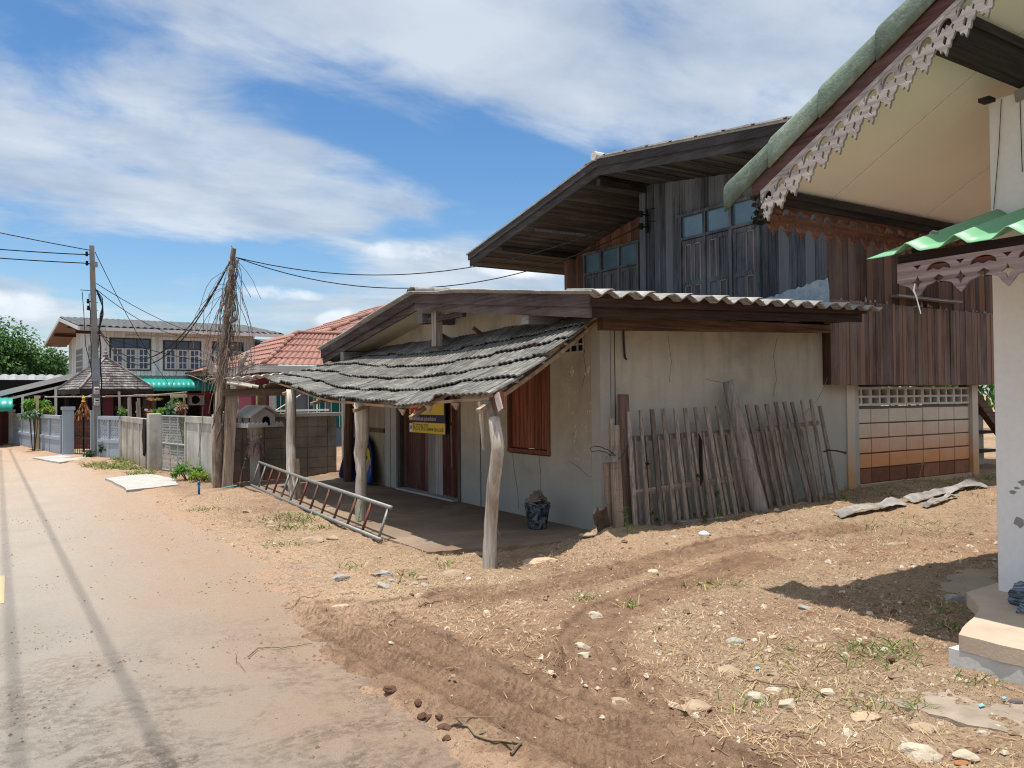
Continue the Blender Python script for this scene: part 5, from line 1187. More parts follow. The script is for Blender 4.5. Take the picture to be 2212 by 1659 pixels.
for k in range(34):
    a = random.uniform(0, 2*PI); r = .085; p = Vector((cx+r*math.cos(a), cy+r*math.sin(a), random.uniform(.70,.80)))
    mb.leaf(p, (math.cos(a)*.35, math.sin(a)*.35-.1, -1), random.uniform(.12,.3), .045, random.random())
mb.tube([(cx+.09*math.cos(a),cy+.09*math.sin(a),.76+.01*math.sin(a*3)) for a in np.linspace(0, 2*PI, 13)], .02, 6)
tag(build('cloth_sash', mb, mat_plain('dusty_pink_cloth', (.30,.16,.16), .45, 20, .95, 0, c2=(.27,.25,.23)), None, loc=(cx,cy,.7)), 'faded pink cloth sash tied round the pillar of the spirit house', 'cloth')
# ================================================================== old vine covered pole
op = thing('vine_pole', 'old split wooden post wrapped in dead vines, carrying two cables', 'pole', (3.09, 14.2, 0))
OLD = mat_wood('split_pole', (.17,.125,.095), (.42,.34,.27), 'z', 22, (.09,.065,.05), .55, .45)
for dx, pts, rr in ((0, [(3.06,14.2,0),(3.04,14.2,1.15),(3.10,14.2,1.98),(3.165,14.2,2.8),(3.24,14.2,3.4),(3.30,14.2,4.15)], (.075,.07,.066,.06,.055,.042)), (1, [(3.20,14.16,0),(3.16,14.15,.6),(3.17,14.15,1.3),(3.18,14.17,2.2)], (.065,.05,.042,.022)), (2, [(2.98,14.22,0),(2.99,14.21,1.0),(3.05,14.2,2.0)], (.05,.045,.02))):
    mb = MB(); P_ = []; R_ = []
    for i in range(len(pts)-1):
        for k in range(5): t = k/5; P_.append([pts[i][q]+(pts[i+1][q]-pts[i][q])*t+(random.uniform(-.012,.012) if q < 2 else 0) for q in range(3)]); R_.append(rr[i]+(rr[i+1]-rr[i])*t)
    P_.append(pts[-1]); R_.append(rr[-1]); mb.tube(P_, R_, 9, random.random(), .14); build('shaft', mb, OLD, op)
VIN = mat_plain('dead_vine', (.095,.07,.055), .6, 40, .95, .2, c2=(.21,.165,.13))
mb = MB()
def axis(z): return float(np.interp(z, [0,1.15,1.98,2.8,3.4,4.15], [3.06,3.04,3.10,3.165,3.24,3.30]))
for k in range(105):     # strands clinging to and hanging from the post
    z = random.choice((random.uniform(2.2,4.0), random.uniform(3.1,3.95))); a = random.uniform(0, 2*PI); r = .07
    p = Vector((axis(z)+r*math.cos(a), 14.2+r*math.sin(a), z)); pts = [p]; s = random.choice((1,1,-1)); vx = random.gauss(-.010+.014*s, .022); L = random.randint(5, 11)
    if k < 14: vx -= .045*(z-2.4)
    d = Vector((vx, random.gauss(0,.05), random.uniform(-.03,.05)))
    for q in range(L):
        d = d+Vector((random.gauss(0,.022), random.gauss(0,.022), -.035-.004*q)); d *= .86; pts.append(pts[-1]+d)
    mb.tube(pts, [random.uniform(.003,.0065)]*len(pts), 4, random.random())
for k in range(22):
    z = random.uniform(.6, 3.6); a0 = random.uniform(0, 6.3); n = 8
    mb.tube([(axis(z+q*.09)+(.09+.012*math.sin(q*2))*math.cos(a0+q*.35), 14.2+.09*math.sin(a0+q*.35), z+q*.09) for q in range(n)], random.uniform(.005,.012), 5, random.random(), .2)
for k in range(10):
    z = random.uniform(2.2, 3.2); c = Vector((axis(z)+random.uniform(-.06,.12), 14.12, z)); mb.tube([c, c+Vector((.03,-.02,.05)), c+Vector((.05,0,.1))], [.02,.045,.02], 6, random.random(), .2)
build('dead_vine', mb, VIN, op)
# ================================================================== pale dead branches behind the post
dt = thing('dead_tree', 'pale bare stump of a lopped tree behind the vine covered post', 'tree', (3.85, 16.9, 0))
BON = mat_plain('bleached_bark', (.44,.40,.36), .5, 9, .95, .4, c2=(.20,.175,.15))
mb = MB(); mb.tube([(3.86,16.9,0),(3.87,16.9,.9),(3.9,16.9,1.5),(3.86,16.9,2.0)], [.16,.13,.13,.09], 9, .5, .12); build('trunk', mb, BON, dt)
mb = MB()
for pts, r in (([(3.86,16.9,1.7),(3.65,16.85,1.85),(3.5,16.8,2.1),(3.4,16.8,2.35)],.10), ([(3.5,16.8,2.05),(3.42,16.8,2.2),(3.40,16.8,2.4)],.07), ([(3.88,16.9,1.8),(4.0,16.85,2.1),(4.06,16.8,2.3),(4.16,16.8,2.5)],.07), ([(4.02,16.85,2.15),(4.2,16.8,2.2),(4.3,16.8,2.32)],.05), ([(3.55,16.8,2.0),(3.62,16.8,2.2),(3.6,16.8,2.42)],.06)):
    mb.tube(pts, [r*(1-.12*i) for i in range(len(pts))], 7, random.random(), .22)
for k in range(90):
    p = Vector((random.choice((3.45,3.62,4.05,4.1)), 16.8, random.uniform(1.8, 2.4)))+Vector((random.gauss(0,.08), 0, 0)); d = Vector((random.gauss(0,.1), random.gauss(0,.1), random.uniform(.02,.14)))
    mb.tube([p, p+d, p+d*1.8+Vector((random.gauss(0,.06),0,-.03))], [.009,.006,.003], 4, random.random())
build('branch', mb, BON, dt)

# ================================================================== walls and gates along the road
BW = mat_plaster('sooty_block', (.27,.24,.205), (.07,.062,.055), base=(.22,.16,.12), z0=0, z1=.25, streak=.9)
t = thing('block_wall', 'low dark concrete block wall closing the far end of the porch', 'wall', (4.3, 14.95, 0))
mb = MB()
for r in range(6):
    x = 3.2-(r % 2)*0; k = 0
    while x < 5.35:
        e = min(x+.40, 5.4); mb.box(x+.004, e-.004, 14.9+random.uniform(-.003,.003), 15.0, .0+r*.197+.004, r*.197+.193, random.random()); x += .404
build('block', mb, BW, t); mb = MB(); mb.box(3.2, 5.4, 14.915, 14.99, 0, 1.18); build('mortar_core', mb, BW, t)
mb = MB(); mb.box(3.1, 5.5, 14.86, 15.04, 1.182, 1.25); build('coping', mb, mat_plaster('pale_coping', (.46,.44,.40), (.25,.24,.22), streak=.8), t)
WC = mat_plaster('stained_wall', (.50,.48,.43), (.15,.14,.12), base=(.30,.24,.16), z0=0, z1=.35, streak=.85, bmp=.3)
def wall_run(name, label, p, q, h, mat, pier=None):
    t = thing(name, label, 'wall', (p[0], p[1], 0)); p = Vector((*p, 0)); q = Vector((*q, 0)); d = (q-p).normalized(); n = Vector((-d.y, d.x, 0)); L = (q-p).length
    mb = MB(); mb.beam(p+Vector((0,0,h*.5-.05)), q+Vector((0,0,h*.5-.05)), .08, h-.1); build('panel', mb, mat, t)
    mb = MB(); mb.beam(p+Vector((0,0,h-.06)), q+Vector((0,0,h-.06)), .125, .12); build('coping', mb, mat, t)
    mb = MB()
    for k in range(int(L/.9)+1):
        c = p+d*min(k*.95, L-.05); mb.beam(c, c+Vector((0,0,h-.12)), .11, .12, (1,0,0))
    build('wall_post', mb, mat, t); mb = MB()
    for z in (.32, .62): mb.beam(p+n*.043+Vector((0,0,z)), q+n*.043+Vector((0,0,z)), .006, .008)
    build('joint', mb, CRACK, t); return t
wall_run('concrete_wall', 'stained grey concrete wall between blue grey fence and mesh gate, black garment on it', (2.47,22.5), (2.55,18.7), 1.12, WC)
wall_run('concrete_wall', 'stained grey concrete wall between mesh gate and vine covered post', (3.0,16.75), (3.17,14.75), 1.2, WC)
mb = MB(); mb.box(2.47, 2.72, 18.1, 18.4, -.05, 1.24); tag(build('gate_pier', mb, WC, None, loc=(2.6,18.25,0), bevel=.01), 'square grey concrete pier at the left of the mesh gate', 'pier')
mb = MB(); mb.box(3.03, 3.2, 14.6, 14.74, -.05, 1.22); tag(build('wall_pier', mb, WC, None, loc=(3.1,14.67,0)), 'dark grey concrete end pier beside the vine covered post', 'pier')
# mesh gate
g = thing('mesh_gate', 'grey diamond mesh double gate in a pipe frame', 'gate', (2.85, 17.5, 0))
A_, B_ = Vector((2.73,18.08,0)), Vector((2.98,16.80,0)); 
GP = mat_plain('gate_grey', (.36,.37,.37), .3, 20, .6, .05)
def gp(s, z): return A_+(B_-A_)*s+Vector((0,0,z))
def bars(segs, r=.014):
    mb = MB(); [mb.tube([gp(*a), gp(*c)], r, 6) for a, c in segs]; return mb
build('frame', bars([((0,.06),(0,1.2)),((.34,.06),(.34,1.2)),((.66,.06),(.66,1.2)),((1,.06),(1,1.2)),((0,.07),(1,.07)),((0,1.19),(1,1.19)),((0,.62),(1,.62))], .017), GP, g)
mb = MB(); L_ = (B_-A_).length
for k in range(-14, 26):
    for sgn in (1, -1):
        s0 = k*.055/L_*1.0
        pts = [(s0+sgn*z*.5/L_, z+.07) for z in np.linspace(0, 1.12, 3)]
        pts = [(s, z) for s, z in pts]
        a, c = pts[0], pts[-1]
        # clip to the frame
        ds = c[0]-a[0]
        ta = max(0, min(1, ((0 if ds > 0 else 1)-a[0])/ds)); tb = max(0, min(1, ((1 if ds > 0 else 0)-a[0])/ds))
        if tb-ta > .02: mb.tube([gp(a[0]+ds*ta, a[1]+1.12*ta), gp(a[0]+ds*tb, a[1]+1.12*tb)], .0055, 3, cap=False)
build('mesh', mb, GP, g)
# black garment hanging over the pier
mb = MB()
def gf(i, j):
    t = j/11; wd = .10+.05*math.sin(min(1,t*1.6)*PI)-.03*t; return (2.44-.012*math.sin(i*1.5+j*.6), 18.62+(i/7-.5)*2.2*wd*1.6, 1.13-.78*t-.05*abs(i/7-.5))
mb.grid(gf, 8, 12); tag(build('garment', mb, mat_plain('black_cloth', (.012,.012,.014), .3, 20, .95, .1), None, True, .02, loc=(2.45,18.6,1.0)), 'black garment hanging down the stained concrete wall', 'garment')
# blue grey ornamental fence, two runs and the post by the iron gate
BG = mat_plaster('blue_grey_paint', (.30,.35,.40), (.24,.275,.31), base=(.26,.22,.18), z0=-.1, z1=.12, streak=.4, bmp=.08); BGL = mat_plain('pale_blue_block', (.40,.45,.49), .15, 8)
def orn(label, p, q, n, k0=.03):
    t = thing('ornamental_fence', label, 'fence', (p[0], p[1], 0), 'blue grey block fences'); p = Vector((*p, 0)); q = Vector((*q, 0)); d = (q-p)/n; dn = d.normalized(); nn = Vector((-dn.y, dn.x, 0))
    mb = MB(); mb.beam(p+Vector((0,0,.21)), q+Vector((0,0,.21)), .09, .42); build('plinth', mb, BG, t)
    mb = MB(); mb.beam(p+Vector((0,0,.465)), q+Vector((0,0,.465)), .13, .09); mb.beam(p+Vector((0,0,1.075)), q+Vector((0,0,1.075)), .14, .09); build('rail', mb, BG, t)
    mb = MB()
    for k in range(n+1):
        c = p+d*k; mb.beam(c, c+Vector((0,0,1.03)), .075, .12, tuple(nn))
    build('mullion', mb, BG, t)
    mb = MB(); ns = max(3, int(d.length/.14))
    for k in range(n):
        for r in range(3):
            for c_ in range(ns):
                o = p+d*k+dn*(.04+(d.length-.08)*(c_+.5)/ns)+Vector((0,0,.51+.175*(r+.5))); w_ = (d.length-.08)/ns
                pts = [(-.42,.40),(.30,.40),(.30,.1),(-.30,-.1),(-.30,-.40),(.42,-.40)] if r < 2 else [(-.4,-.4),(-.4,.3),(.4,.3),(.4,-.4)]
                for a, e in zip(pts[:-1], pts[1:]): mb.beam(o+dn*a[0]*w_+Vector((0,0,a[1]*.175)), o+dn*e[0]*w_+Vector((0,0,e[1]*.175)), .06, .022, tuple(nn))
    build('pattern_block', mb, BGL, t); return t
orn('blue grey block fence with white pattern blocks, long run left of the tall pier', (.18,33.0), (1.27,25.7), 5)
orn('blue grey block fence with white pattern blocks, short run right of the utility pole', (2.05,23.9), (2.44,22.6), 2)
pz = thing('gate_pier', 'tall blue grey painted pier at the left of the iron gate', 'pier', (1.4,25.4,0))
mb = MB(); mb.box(1.25, 1.53, 25.25, 25.55, -.05, 1.32); build('shaft', mb, BG, pz, bevel=.01); mb = MB(); mb.box(1.22, 1.56, 25.22, 25.58, 1.28, 1.37); build('cap', mb, BG, pz)
mb = MB(); mb.box(1.86, 2.0, 24.25, 24.4, -.05, 1.27); tag(build('gate_pier', mb, BG, None, loc=(1.93,24.3,0)), 'narrow blue grey pier half hidden behind the utility pole', 'pier')
ig = thing('iron_gate', 'black wrought iron gate with scrolled top behind the utility pole', 'gate', (1.7,24.9,0)); IRN = mat_plain('black_iron', (.02,.02,.022), .3, 20, .5, 0)
A_, B_ = Vector((1.55,25.2,0)), Vector((1.90,24.4,0)); L_ = 1
build('frame', bars([((0,.06),(0,1.15)),((1,.06),(1,1.15)),((0,.07),(1,.07)),((0,1.12),(1,1.12)),((0,.5),(1,.5))], .014), IRN, ig)
build('bar', bars([((k/7,.07),(k/7,1.14)) for k in range(1,7)], .009), IRN, ig)
mb = MB()
for k in range(6):
    c = gp((k+.5)/6, 1.19); mb.tube([c+Vector((0,.06*math.cos(a),.05*math.sin(a))) for a in np.linspace(0, 5, 9)], .008, 4)
build('scroll', mb, IRN, ig)
# far left: pale pier, red gate
pz = thing('gate_pier', 'weathered pier with a small urn on top at the far left bend', 'pier', (.06,33.3,0)); mb = MB(); mb.box(-.02, .16, 33.2, 33.45, 0, 1.16); mb.box(-.05, .19, 33.17, 33.48, 1.16, 1.26); build('shaft', mb, WC, pz)
mb = MB(); mb.lathe([(.03,1.26),(.05,1.34),(.10,1.43),(.11,1.44)], (.07,33.3,0), 10); build('urn', mb, WC, pz)
mb = MB(); mb.box(-.20, -.03, 33.4, 33.46, .05, 1.2); mb.box(-.3, -.2, 33.3, 33.45, 0, 1.25)
tag(build('red_gate', mb, mat_plain('dark_red_sheet', (.10,.028,.03), .2, 10), None, loc=(-.1,33.4,0)), 'dark red sheet gate at the far left edge', 'gate')
# ================================================================== utility pole, meters and cables
CPO = mat_plaster('pole_concrete', (.25,.245,.23), (.14,.135,.125), streak=.8)
up = thing('utility_pole', 'square grey concrete utility pole with two electricity meters', 'utility pole', (2.02, 24.0, 0))
def pc(z): return Vector((2.02-.15*z/5.7, 24.0, z))
mb = MB(); mb.beam(pc(-.1), pc(5.72), .20, .20, (0,1,0), .5, w1=.115, h1=.12); build('shaft', mb, CPO, up, bevel=.012)
mb = MB(); mb.beam(pc(2.05)+Vector((0,-.12,0)), pc(2.68)+Vector((0,-.11,0)), .19, .012, (0,1,0)); build('painted_band', mb, mat_plain('grey_blue_band', (.20,.22,.25), .2, 6), up)
for z in (1.80, 1.50):
    c = pc(z)+Vector((0.0,-.16,0)); mb = MB(); mb.box(c.x-.07, c.x+.07, c.y-.04, c.y+.04, z-.10, z+.10); mb.lathe([(.06,.0),(.055,.02)], (c.x, c.y-.06, z), 8)
    mt = build('meter', mb, mat_plain('meter_grey', (.36,.37,.38), .2, 20, .4, .05), up, bevel=.02)
    mb = MB(); mb.box(c.x-.035, c.x+.04, c.y-.045, c.y-.041, z-.0, z+.05); build('meter_window', mb, DARK, mt)
mb = MB(); mb.box(1.9, 2.0, 23.84, 23.9, 5.12, 5.26); build('bracket_box', mb, GAL, up)
mb = MB()
for z in (5.47, 5.22, 4.20, 4.02):
    c = pc(z); mb.beam(c, c+Vector((-.13,-.05,0)), .02, .02); mb.tube([c+Vector((-.13,-.05,-.06)),c+Vector((-.13,-.05,-.02)),c+Vector((-.13,-.05,.02)),c+Vector((-.13,-.05,.06))], [.03,.042,.03,.035], 7)
build('insulator', mb, DARK, up)
mb = MB()
for k in range(11): c = pc(2.2+k*.22); mb.beam(c+Vector((-.11,-.03,0)), c+Vector((.11,-.03,0)), .012, .012)
for dx, z0, z1 in ((-.10,1.4,4.4),(.11,1.5,3.6),(.13,1.2,3.3)):
    mb.tube([pc(z)+Vector((dx+.012*math.sin(z*7),-.1,0)) for z in np.linspace(z0, z1, 14)], .010, 4)
for k in range(5): c = pc(4.55-.0*k); mb.tube([c+Vector((.05,-.1,0)),c+Vector((.22,-.1,-.25-.06*k)),c+Vector((.24-.02*k,-.1,-.7)),c+Vector((.12,-.1,-1.2-.1*k))], .009, 4)
mb.tube([pc(4.5)+Vector((-.3,0,0)),pc(4.49)+Vector((0,0,0))], .010, 4); mb.tube([pc(4.45)+Vector((-.26,0,0)),pc(3.9)+Vector((-.24,-.05,0)),pc(3)+Vector((-.22,-.05,0)),pc(2.4)+Vector((-.1,-.05,0)),pc(2.2)], .009, 4)
build('strap_and_lead', mb, mat_plain('dark_lead', (.03,.03,.03), .3, 20), up)
def cable(label, p, q, sag, r=.011, n=18, group='overhead cables'):
    p = Vector(p); q = Vector(q); mb = MB(); mb.tube([p+(q-p)*t-Vector((0,0,sag*4*t*(1-t))) for t in np.linspace(0, 1, n)], r, 5)
    return tag(build('cable', mb, DARK, None, loc=tuple(p)), label, 'cable', group)
cable('top cable from the utility pole towards the left edge', (1.87,24,5.58), (-9,23.6,7.7), .25, .012)
cable('middle cable from the upper insulator towards the left edge', (1.75,23.95,5.45), (-9,23.6,6.1), .28, .014)
cable('lower cable from the second insulator towards the left edge', (1.75,23.95,5.22), (-9,23.6,5.9), .28, .014)
cable('upper cable from the vine covered post to the corner insulator of the timber house', (3.34,14.2,4.0), (9.05,10.1,4.60), .62, .0085, 24)
cable('lower cable from the vine covered post to the corner insulator of the timber house', (3.34,14.2,4.0), (9.05,10.1,4.40), .78, .0085, 24)
cable('upper slack cable between the vine covered post and the utility pole', (3.26,14.2,3.95), (2.02,23.9,3.5), 1.25, .012, 24)
cable('lower slack cable between the vine covered post and the utility pole', (3.24,14.2,3.92), (2.02,23.9,3.46), 1.36, .012, 24)
cable('steep stay cable from the pole top down to the green awning', (1.95,24.0,5.55), (6.0,37.3,2.1), .25, .010)
cable('thin cable from mid pole to the eave of the cream house', (1.98,24.0,4.70), (8.6,37.5,4.3), .35, .010)
cable('second thin cable from mid pole to the eave of the cream house', (2.0,24.0,4.52), (7.4,37.5,4.4), .45, .010)
cable('low cable from the utility pole to the red roofed house', (2.05,24.0,3.3), (10.2,25.0,2.7), .5, .010)
# cables that follow the road high overhead; their shadows cross the concrete
cable('left one of two heavy cables following the road overhead', (-1.45,30,9.0), (-.97,-14,9.0), .12, .013)
cable('right one of two heavy cables following the road overhead', (-1.22,30,9.1), (-.30,-14,9.1), .12, .015)
# ================================================================== cream two storey house
ang = math.radians(4)
ch = thing('cream_house', 'cream boarded two storey house with white sash windows and green awning', 'house', (3.37, 38, 0))
ca_, sa_ = math.cos(ang), math.sin(ang)
def cw(u, d, z):      # u along the front, d depth behind it
    return (3.37+ca_*u-sa_*d, 38+sa_*u+ca_*d, z)
def cbox(mb, u0, u1, d0, d1, z0, z1, t=.5):
    mb.hexa([cw(u0,d0,z0),cw(u1,d0,z0),cw(u1,d1,z0),cw(u0,d1,z0),cw(u0,d0,z1),cw(u1,d0,z1),cw(u1,d1,z1),cw(u0,d1,z1)], t)
CRW = mat_plain('cream_board', (.86,.86,.82), .2, 2.5, .75, .1, c2=(.76,.76,.72), tamt=.12)
mb = MB(); u = 0
while u < 6.5:
    cbox(mb, u+.006, min(u+.15,6.5)-.006, -.02, .03, 2.2, 4.6, random.random()); u += .15
d = 0
while d < 9.8: cbox(mb, -.02, .03, d+.006, d+.19, 2.2, 4.6+.8*(1-abs(d-4.9)/4.9), random.random()); d += .2
cbox(mb, .03, 6.5, .03, 9.8, 2.2, 4.55, .5); build('upper_wall', mb, CRW, ch)
PINK = mat_plain('dusty_rose_wall', (.30,.085,.095), .2, 4, .8, .05)
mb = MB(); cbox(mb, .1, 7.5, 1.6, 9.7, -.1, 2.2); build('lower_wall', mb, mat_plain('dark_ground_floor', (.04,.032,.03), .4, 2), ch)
mb = MB()
for u in (.2, 1.9, 4.4, 5.35): cbox(mb, u, u+.42, 1.2, 1.58, -.1, 2.2)
cbox(mb, 5.3, 7.4, 1.45, 1.59, -.1, 2.1); build('rose_column', mb, PINK, ch)
mb = MB(); cbox(mb, 4.9, 5.25, 1.3, 1.5, 0, 2.0); cbox(mb, 4.55, 4.85, 1.35, 1.45, .8, 1.4); build('dark_door', mb, DARK, ch)
CF = mat_plain('white_frame', (.62,.61,.57), .1, 10, .5, .05); CG = mat_glass('blue_pane', (.045,.075,.14), .15); CDK = mat_plain('dark_frame', (.05,.06,.065), .2, 10); CUR = mat_plain('blue_curtain', (.13,.19,.30), .5, 14, .8, 0)
def cwin(u0, u1, z0, z1, zt):
    W = bpy.data.objects.new('window', None); COL.objects.link(W); W.parent = ch; W.location = Vector(cw((u0+u1)/2,0,z0))-Vector(ch.location)
    mb = MB(); cbox(mb, u0-.05, u1+.05, -.05, -.021, z0-.05, z1+.05); build('outer_frame', mb, CDK, W)
    mb = MB(); cbox(mb, u0, u1, -.06, -.051, zt+.03, z1)
    n = 3; e = (u1-u0)/n
    for k in range(n): cbox(mb, u0+k*e+.10, u0+(k+1)*e-.10, -.06, -.051, z0+.08, zt-.05)
    build('pane', mb, CG, W)
    mb = MB()
    for k in range(n+1): cbox(mb, u0+k*e-.02, u0+k*e+.02, -.075, -.051, zt+.02, z1)
    build('transom_bar', mb, CDK, W)
    for k in range(n):
        a, c = u0+k*e+.008, u0+(k+1)*e-.008; mb = MB()
        for x0_, x1_ in ((a,a+.09),(c-.09,c),((a+c)/2-.02,(a+c)/2+.02)): cbox(mb, x0_, x1_, -.09, -.061, z0, zt)
        for q in range(4): zz = z0+(zt-z0)*q/3; cbox(mb, a+.001, c-.001, -.088, -.0615, max(z0,zz-(.05 if q in (0,3) else .02)), min(zt,zz+(.05 if q in (0,3) else .02)))
        s_ = build('sash', mb, CF, W); mb = MB(); f_ = random.random()
        cbox(mb, (a+.1) if f_ < .5 else (a+c)/2+.03, (a+c)/2-.03 if f_ < .5 else c-.1, -.0605, -.0602, z0+.08, zt-.06); build('curtain', mb, CUR, s_)
cwin(.31, 1.87, 2.90, 4.22, 3.82); cwin(2.48, 4.02, 2.92, 4.18, 3.82); cwin(4.6, 5.95, 2.95, 4.2, 3.82)
mb = MB()
for d0, z0, z1 in ((1.4,2.9,4.1),(5.2,2.9,4.1)):
    for z_ in range(5): cbox(mb, -.05, -.021, d0, d0+2.0, z0+z_*(z1-z0)/4-.03, z0+z_*(z1-z0)/4+.03)
    for k in range(7): cbox(mb, -.052, -.021, d0+k*.33-.035, d0+k*.33+.035, z0-.03, z1+.03)
build('side_window', mb, CF, ch); mb = MB()
for d0 in (1.4, 5.2): cbox(mb, -.03, -.0215, d0, d0+2.0, 2.9, 4.1)
build('side_pane', mb, CG, ch)
mb = MB(); cbox(mb, 2.15, 2.25, -.05, -.021, 2.2, 4.5); cbox(mb, 4.28, 4.38, -.05, -.021, 2.2, 4.5); cbox(mb, .9, 4.3, -.04, -.021, 4.36, 4.42); build('cover_strip', mb, CF, ch)
GRF = mat_asbestos('dark_grey_roof', (.06,.063,.066), (.145,.148,.15), (.24,.24,.235), .4)
mb = MB(); us = np.arange(-1.05, 7.6, .035)
def crf(i, j):
    u = us[i]; t = j/8; d = -1.0+5.9*t; z = 4.62+.86*t+.085*abs(math.sin(u*PI/.27))**.7+.02*((j % 2)-.5); p = cw(u+.32*t*0, d, z); return p
mb.grid(crf, len(us), 9, lambda i, j: .4+.3*((i//8+j) % 3)/2)
mb.grid(lambda i, j: cw(us[i], 4.9+5.9*j/2, 5.48-.86*j/2), len(us), 3); build('roof', mb, GRF, ch, False, .03)
mb = MB(); cbox(mb, -1.0, 7.55, -1.0, -.93, 4.48, 4.62); 
def cslope(u0, u1, sgn=1):
    for s0, s1 in ((-1.0, 4.9), (4.9, 10.8)):
        za = 4.62 if s0 < 0 else 5.48; zb = 5.48 if s0 < 0 else 4.62
        mb.add([cw(u0,s0,za-.16),cw(u1,s0,za-.16),cw(u1,s1,zb-.16),cw(u0,s1,zb-.16),cw(u0,s0,za-.01),cw(u1,s0,za-.01),cw(u1,s1,zb-.01),cw(u0,s1,zb-.01)], [(3,2,1,0),(4,5,6,7),(0,1,5,4),(1,2,6,5),(2,3,7,6),(3,0,4,7)])
cslope(-1.06, -1.0); build('fascia', mb, CF, ch)
mb = MB(); cslope(-.99, -.02); build('soffit', mb, mat_plain('rose_beige_soffit', (.42,.26,.20), .15, 3), ch)
mb = MB()
for d, z in ((.3,4.55),(2.6,4.95),(7.4,4.9)): cbox(mb, -.98, 0, d, d+.2, z-.12, z)
build('purlin', mb, mat_plain('dark_red_beam', (.10,.03,.025), .2, 5), ch)
mb = MB()   # lower wing roof at the right
for j in range(3):
    u0, u1 = 6.3, 8.0+.25*j
    mb.add([cw(u0,.5+j*.4,4.35+.14*j-.3),cw(u1,.5+j*.4,4.35+.14*j-.3),cw(u1,2.5+j*.4,4.75+.12*j-.3),cw(u0,2.5+j*.4,4.75+.12*j-.3)], [(0,1,2,3)], .4+.2*j)
build('wing_roof', mb, GRF, ch, False, .05)
mb = MB(); cbox(mb, 6.5, 8.0, .9, 6, 2.2, 4.1); build('wing_wall', mb, CRW, ch)
TEA = mat_plain('turquoise_sheet', (.012,.27,.22), .12, 3, .4, 0, spec=.4)
mb = MB(); us2 = np.arange(1.0, 6.0, .05)
def awf(i, j):
    u = us2[i]; a = [(-.1,2.62),(-1.1,2.43),(-1.6,2.34),(-1.82,2.25),(-1.92,2.1),(-1.93,1.92)][j]; return cw(u, a[0]-.012*abs(math.sin(u*PI/.2)), a[1]+.02*abs(math.sin(u*PI/.2)))
mb.grid(awf, len(us2), 6); build('green_awning', mb, TEA, ch, True, .01)
mb = MB(); cbox(mb, 2.9, 6.0, -1.8, -1.7, 1.74, 1.84); build('awning_beam', mb, mat_plain('red_beam', (.26,.04,.035), .2, 5), ch)
ac = MB(); cbox(ac, 3.72, 4.4, .7, 1.0, 1.30, 1.80); acu = build('air_conditioner', ac, CF, ch)
mb = MB(); c = Vector(cw(4.0,.695,1.55)); mb.prism([c+Vector((.19*math.cos(a),0,.19*math.sin(a))) for a in np.linspace(0,2*PI,17)[:-1]], (0,-.006,0)); build('fan_grille', mb, DARK, acu)
# ================================================================== shingled pavilion
gz_ = thing('garden_pavilion', 'garden pavilion with steep dark shingle roof and pointed finial', 'pavilion', (2.66, 29, 0))
SHG = mat_wood('grey_shingle', (.055,.045,.042), (.165,.145,.14), 'z', 20, (.36,.34,.33), .55, .45)
HUB = Vector((2.66, 29, 2.95)); rot = math.radians(-25-6.6); RC = 1.58
cor = [Vector((2.66+RC*math.cos(rot+k*PI/2), 29+RC*math.sin(rot+k*PI/2), 1.88)) for k in range(4)]
mb = MB()
for k in range(4):
    a, c = cor[k], cor[(k+1) % 4]; nr = 13
    for r in range(nr):
        t0, t1 = r/nr, (r+1.25)/nr; 
        L0, R0 = a+(HUB-a)*t0, c+(HUB-c)*t0; L1, R1 = a+(HUB-a)*min(t1,1), c+(HUB-c)*min(t1,1); n = max(1, int((R0-L0).length/.11)); up_ = Vector((0,0,.035))
        for q in range(n):
            p0, p1 = L0+(R0-L0)*q/n, L0+(R0-L0)*(q+.94)/n; q0, q1 = L1+(R1-L1)*q/n, L1+(R1-L1)*(q+.94)/n; j = Vector((0,0,random.uniform(0,.012)))
            mb.add([p0+up_+j, p1+up_+j, q1, q0, p0+up_*.4, p1+up_*.4], [(0,1,2,3),(4,5,1,0)], random.random())
build('roof', mb, SHG, gz_)
mb = MB()
for k in range(4): mb.beam(cor[k]+Vector((0,0,.05)), HUB+Vector((0,0,.03)), .07, .05, tint=.8)
build('hip_board', mb, SHG, gz_)
mb = MB()
for k in range(4): mb.beam(cor[k]*.97+Vector((2.66,29,1.85))*.03-Vector((0,0,.06)), cor[(k+1) % 4]*.97+Vector((2.66,29,1.85))*.03-Vector((0,0,.06)), .06, .14, tint=.2)
for k in range(4): p = Vector((2.66,29,0))+(cor[k]-Vector((2.66,29,1.88)))*.8; mb.tube([p, p+Vector((0,0,1.9))], .06, 7, .3)
build('frame', mb, WX, gz_)
mb = MB(); mb.lathe([(.09,2.93),(.07,3.0),(.10,3.04),(.05,3.08),(.065,3.12),(.02,3.17),(.012,3.28)], (2.66,29,0), 8); build('finial', mb, SHG, gz_)
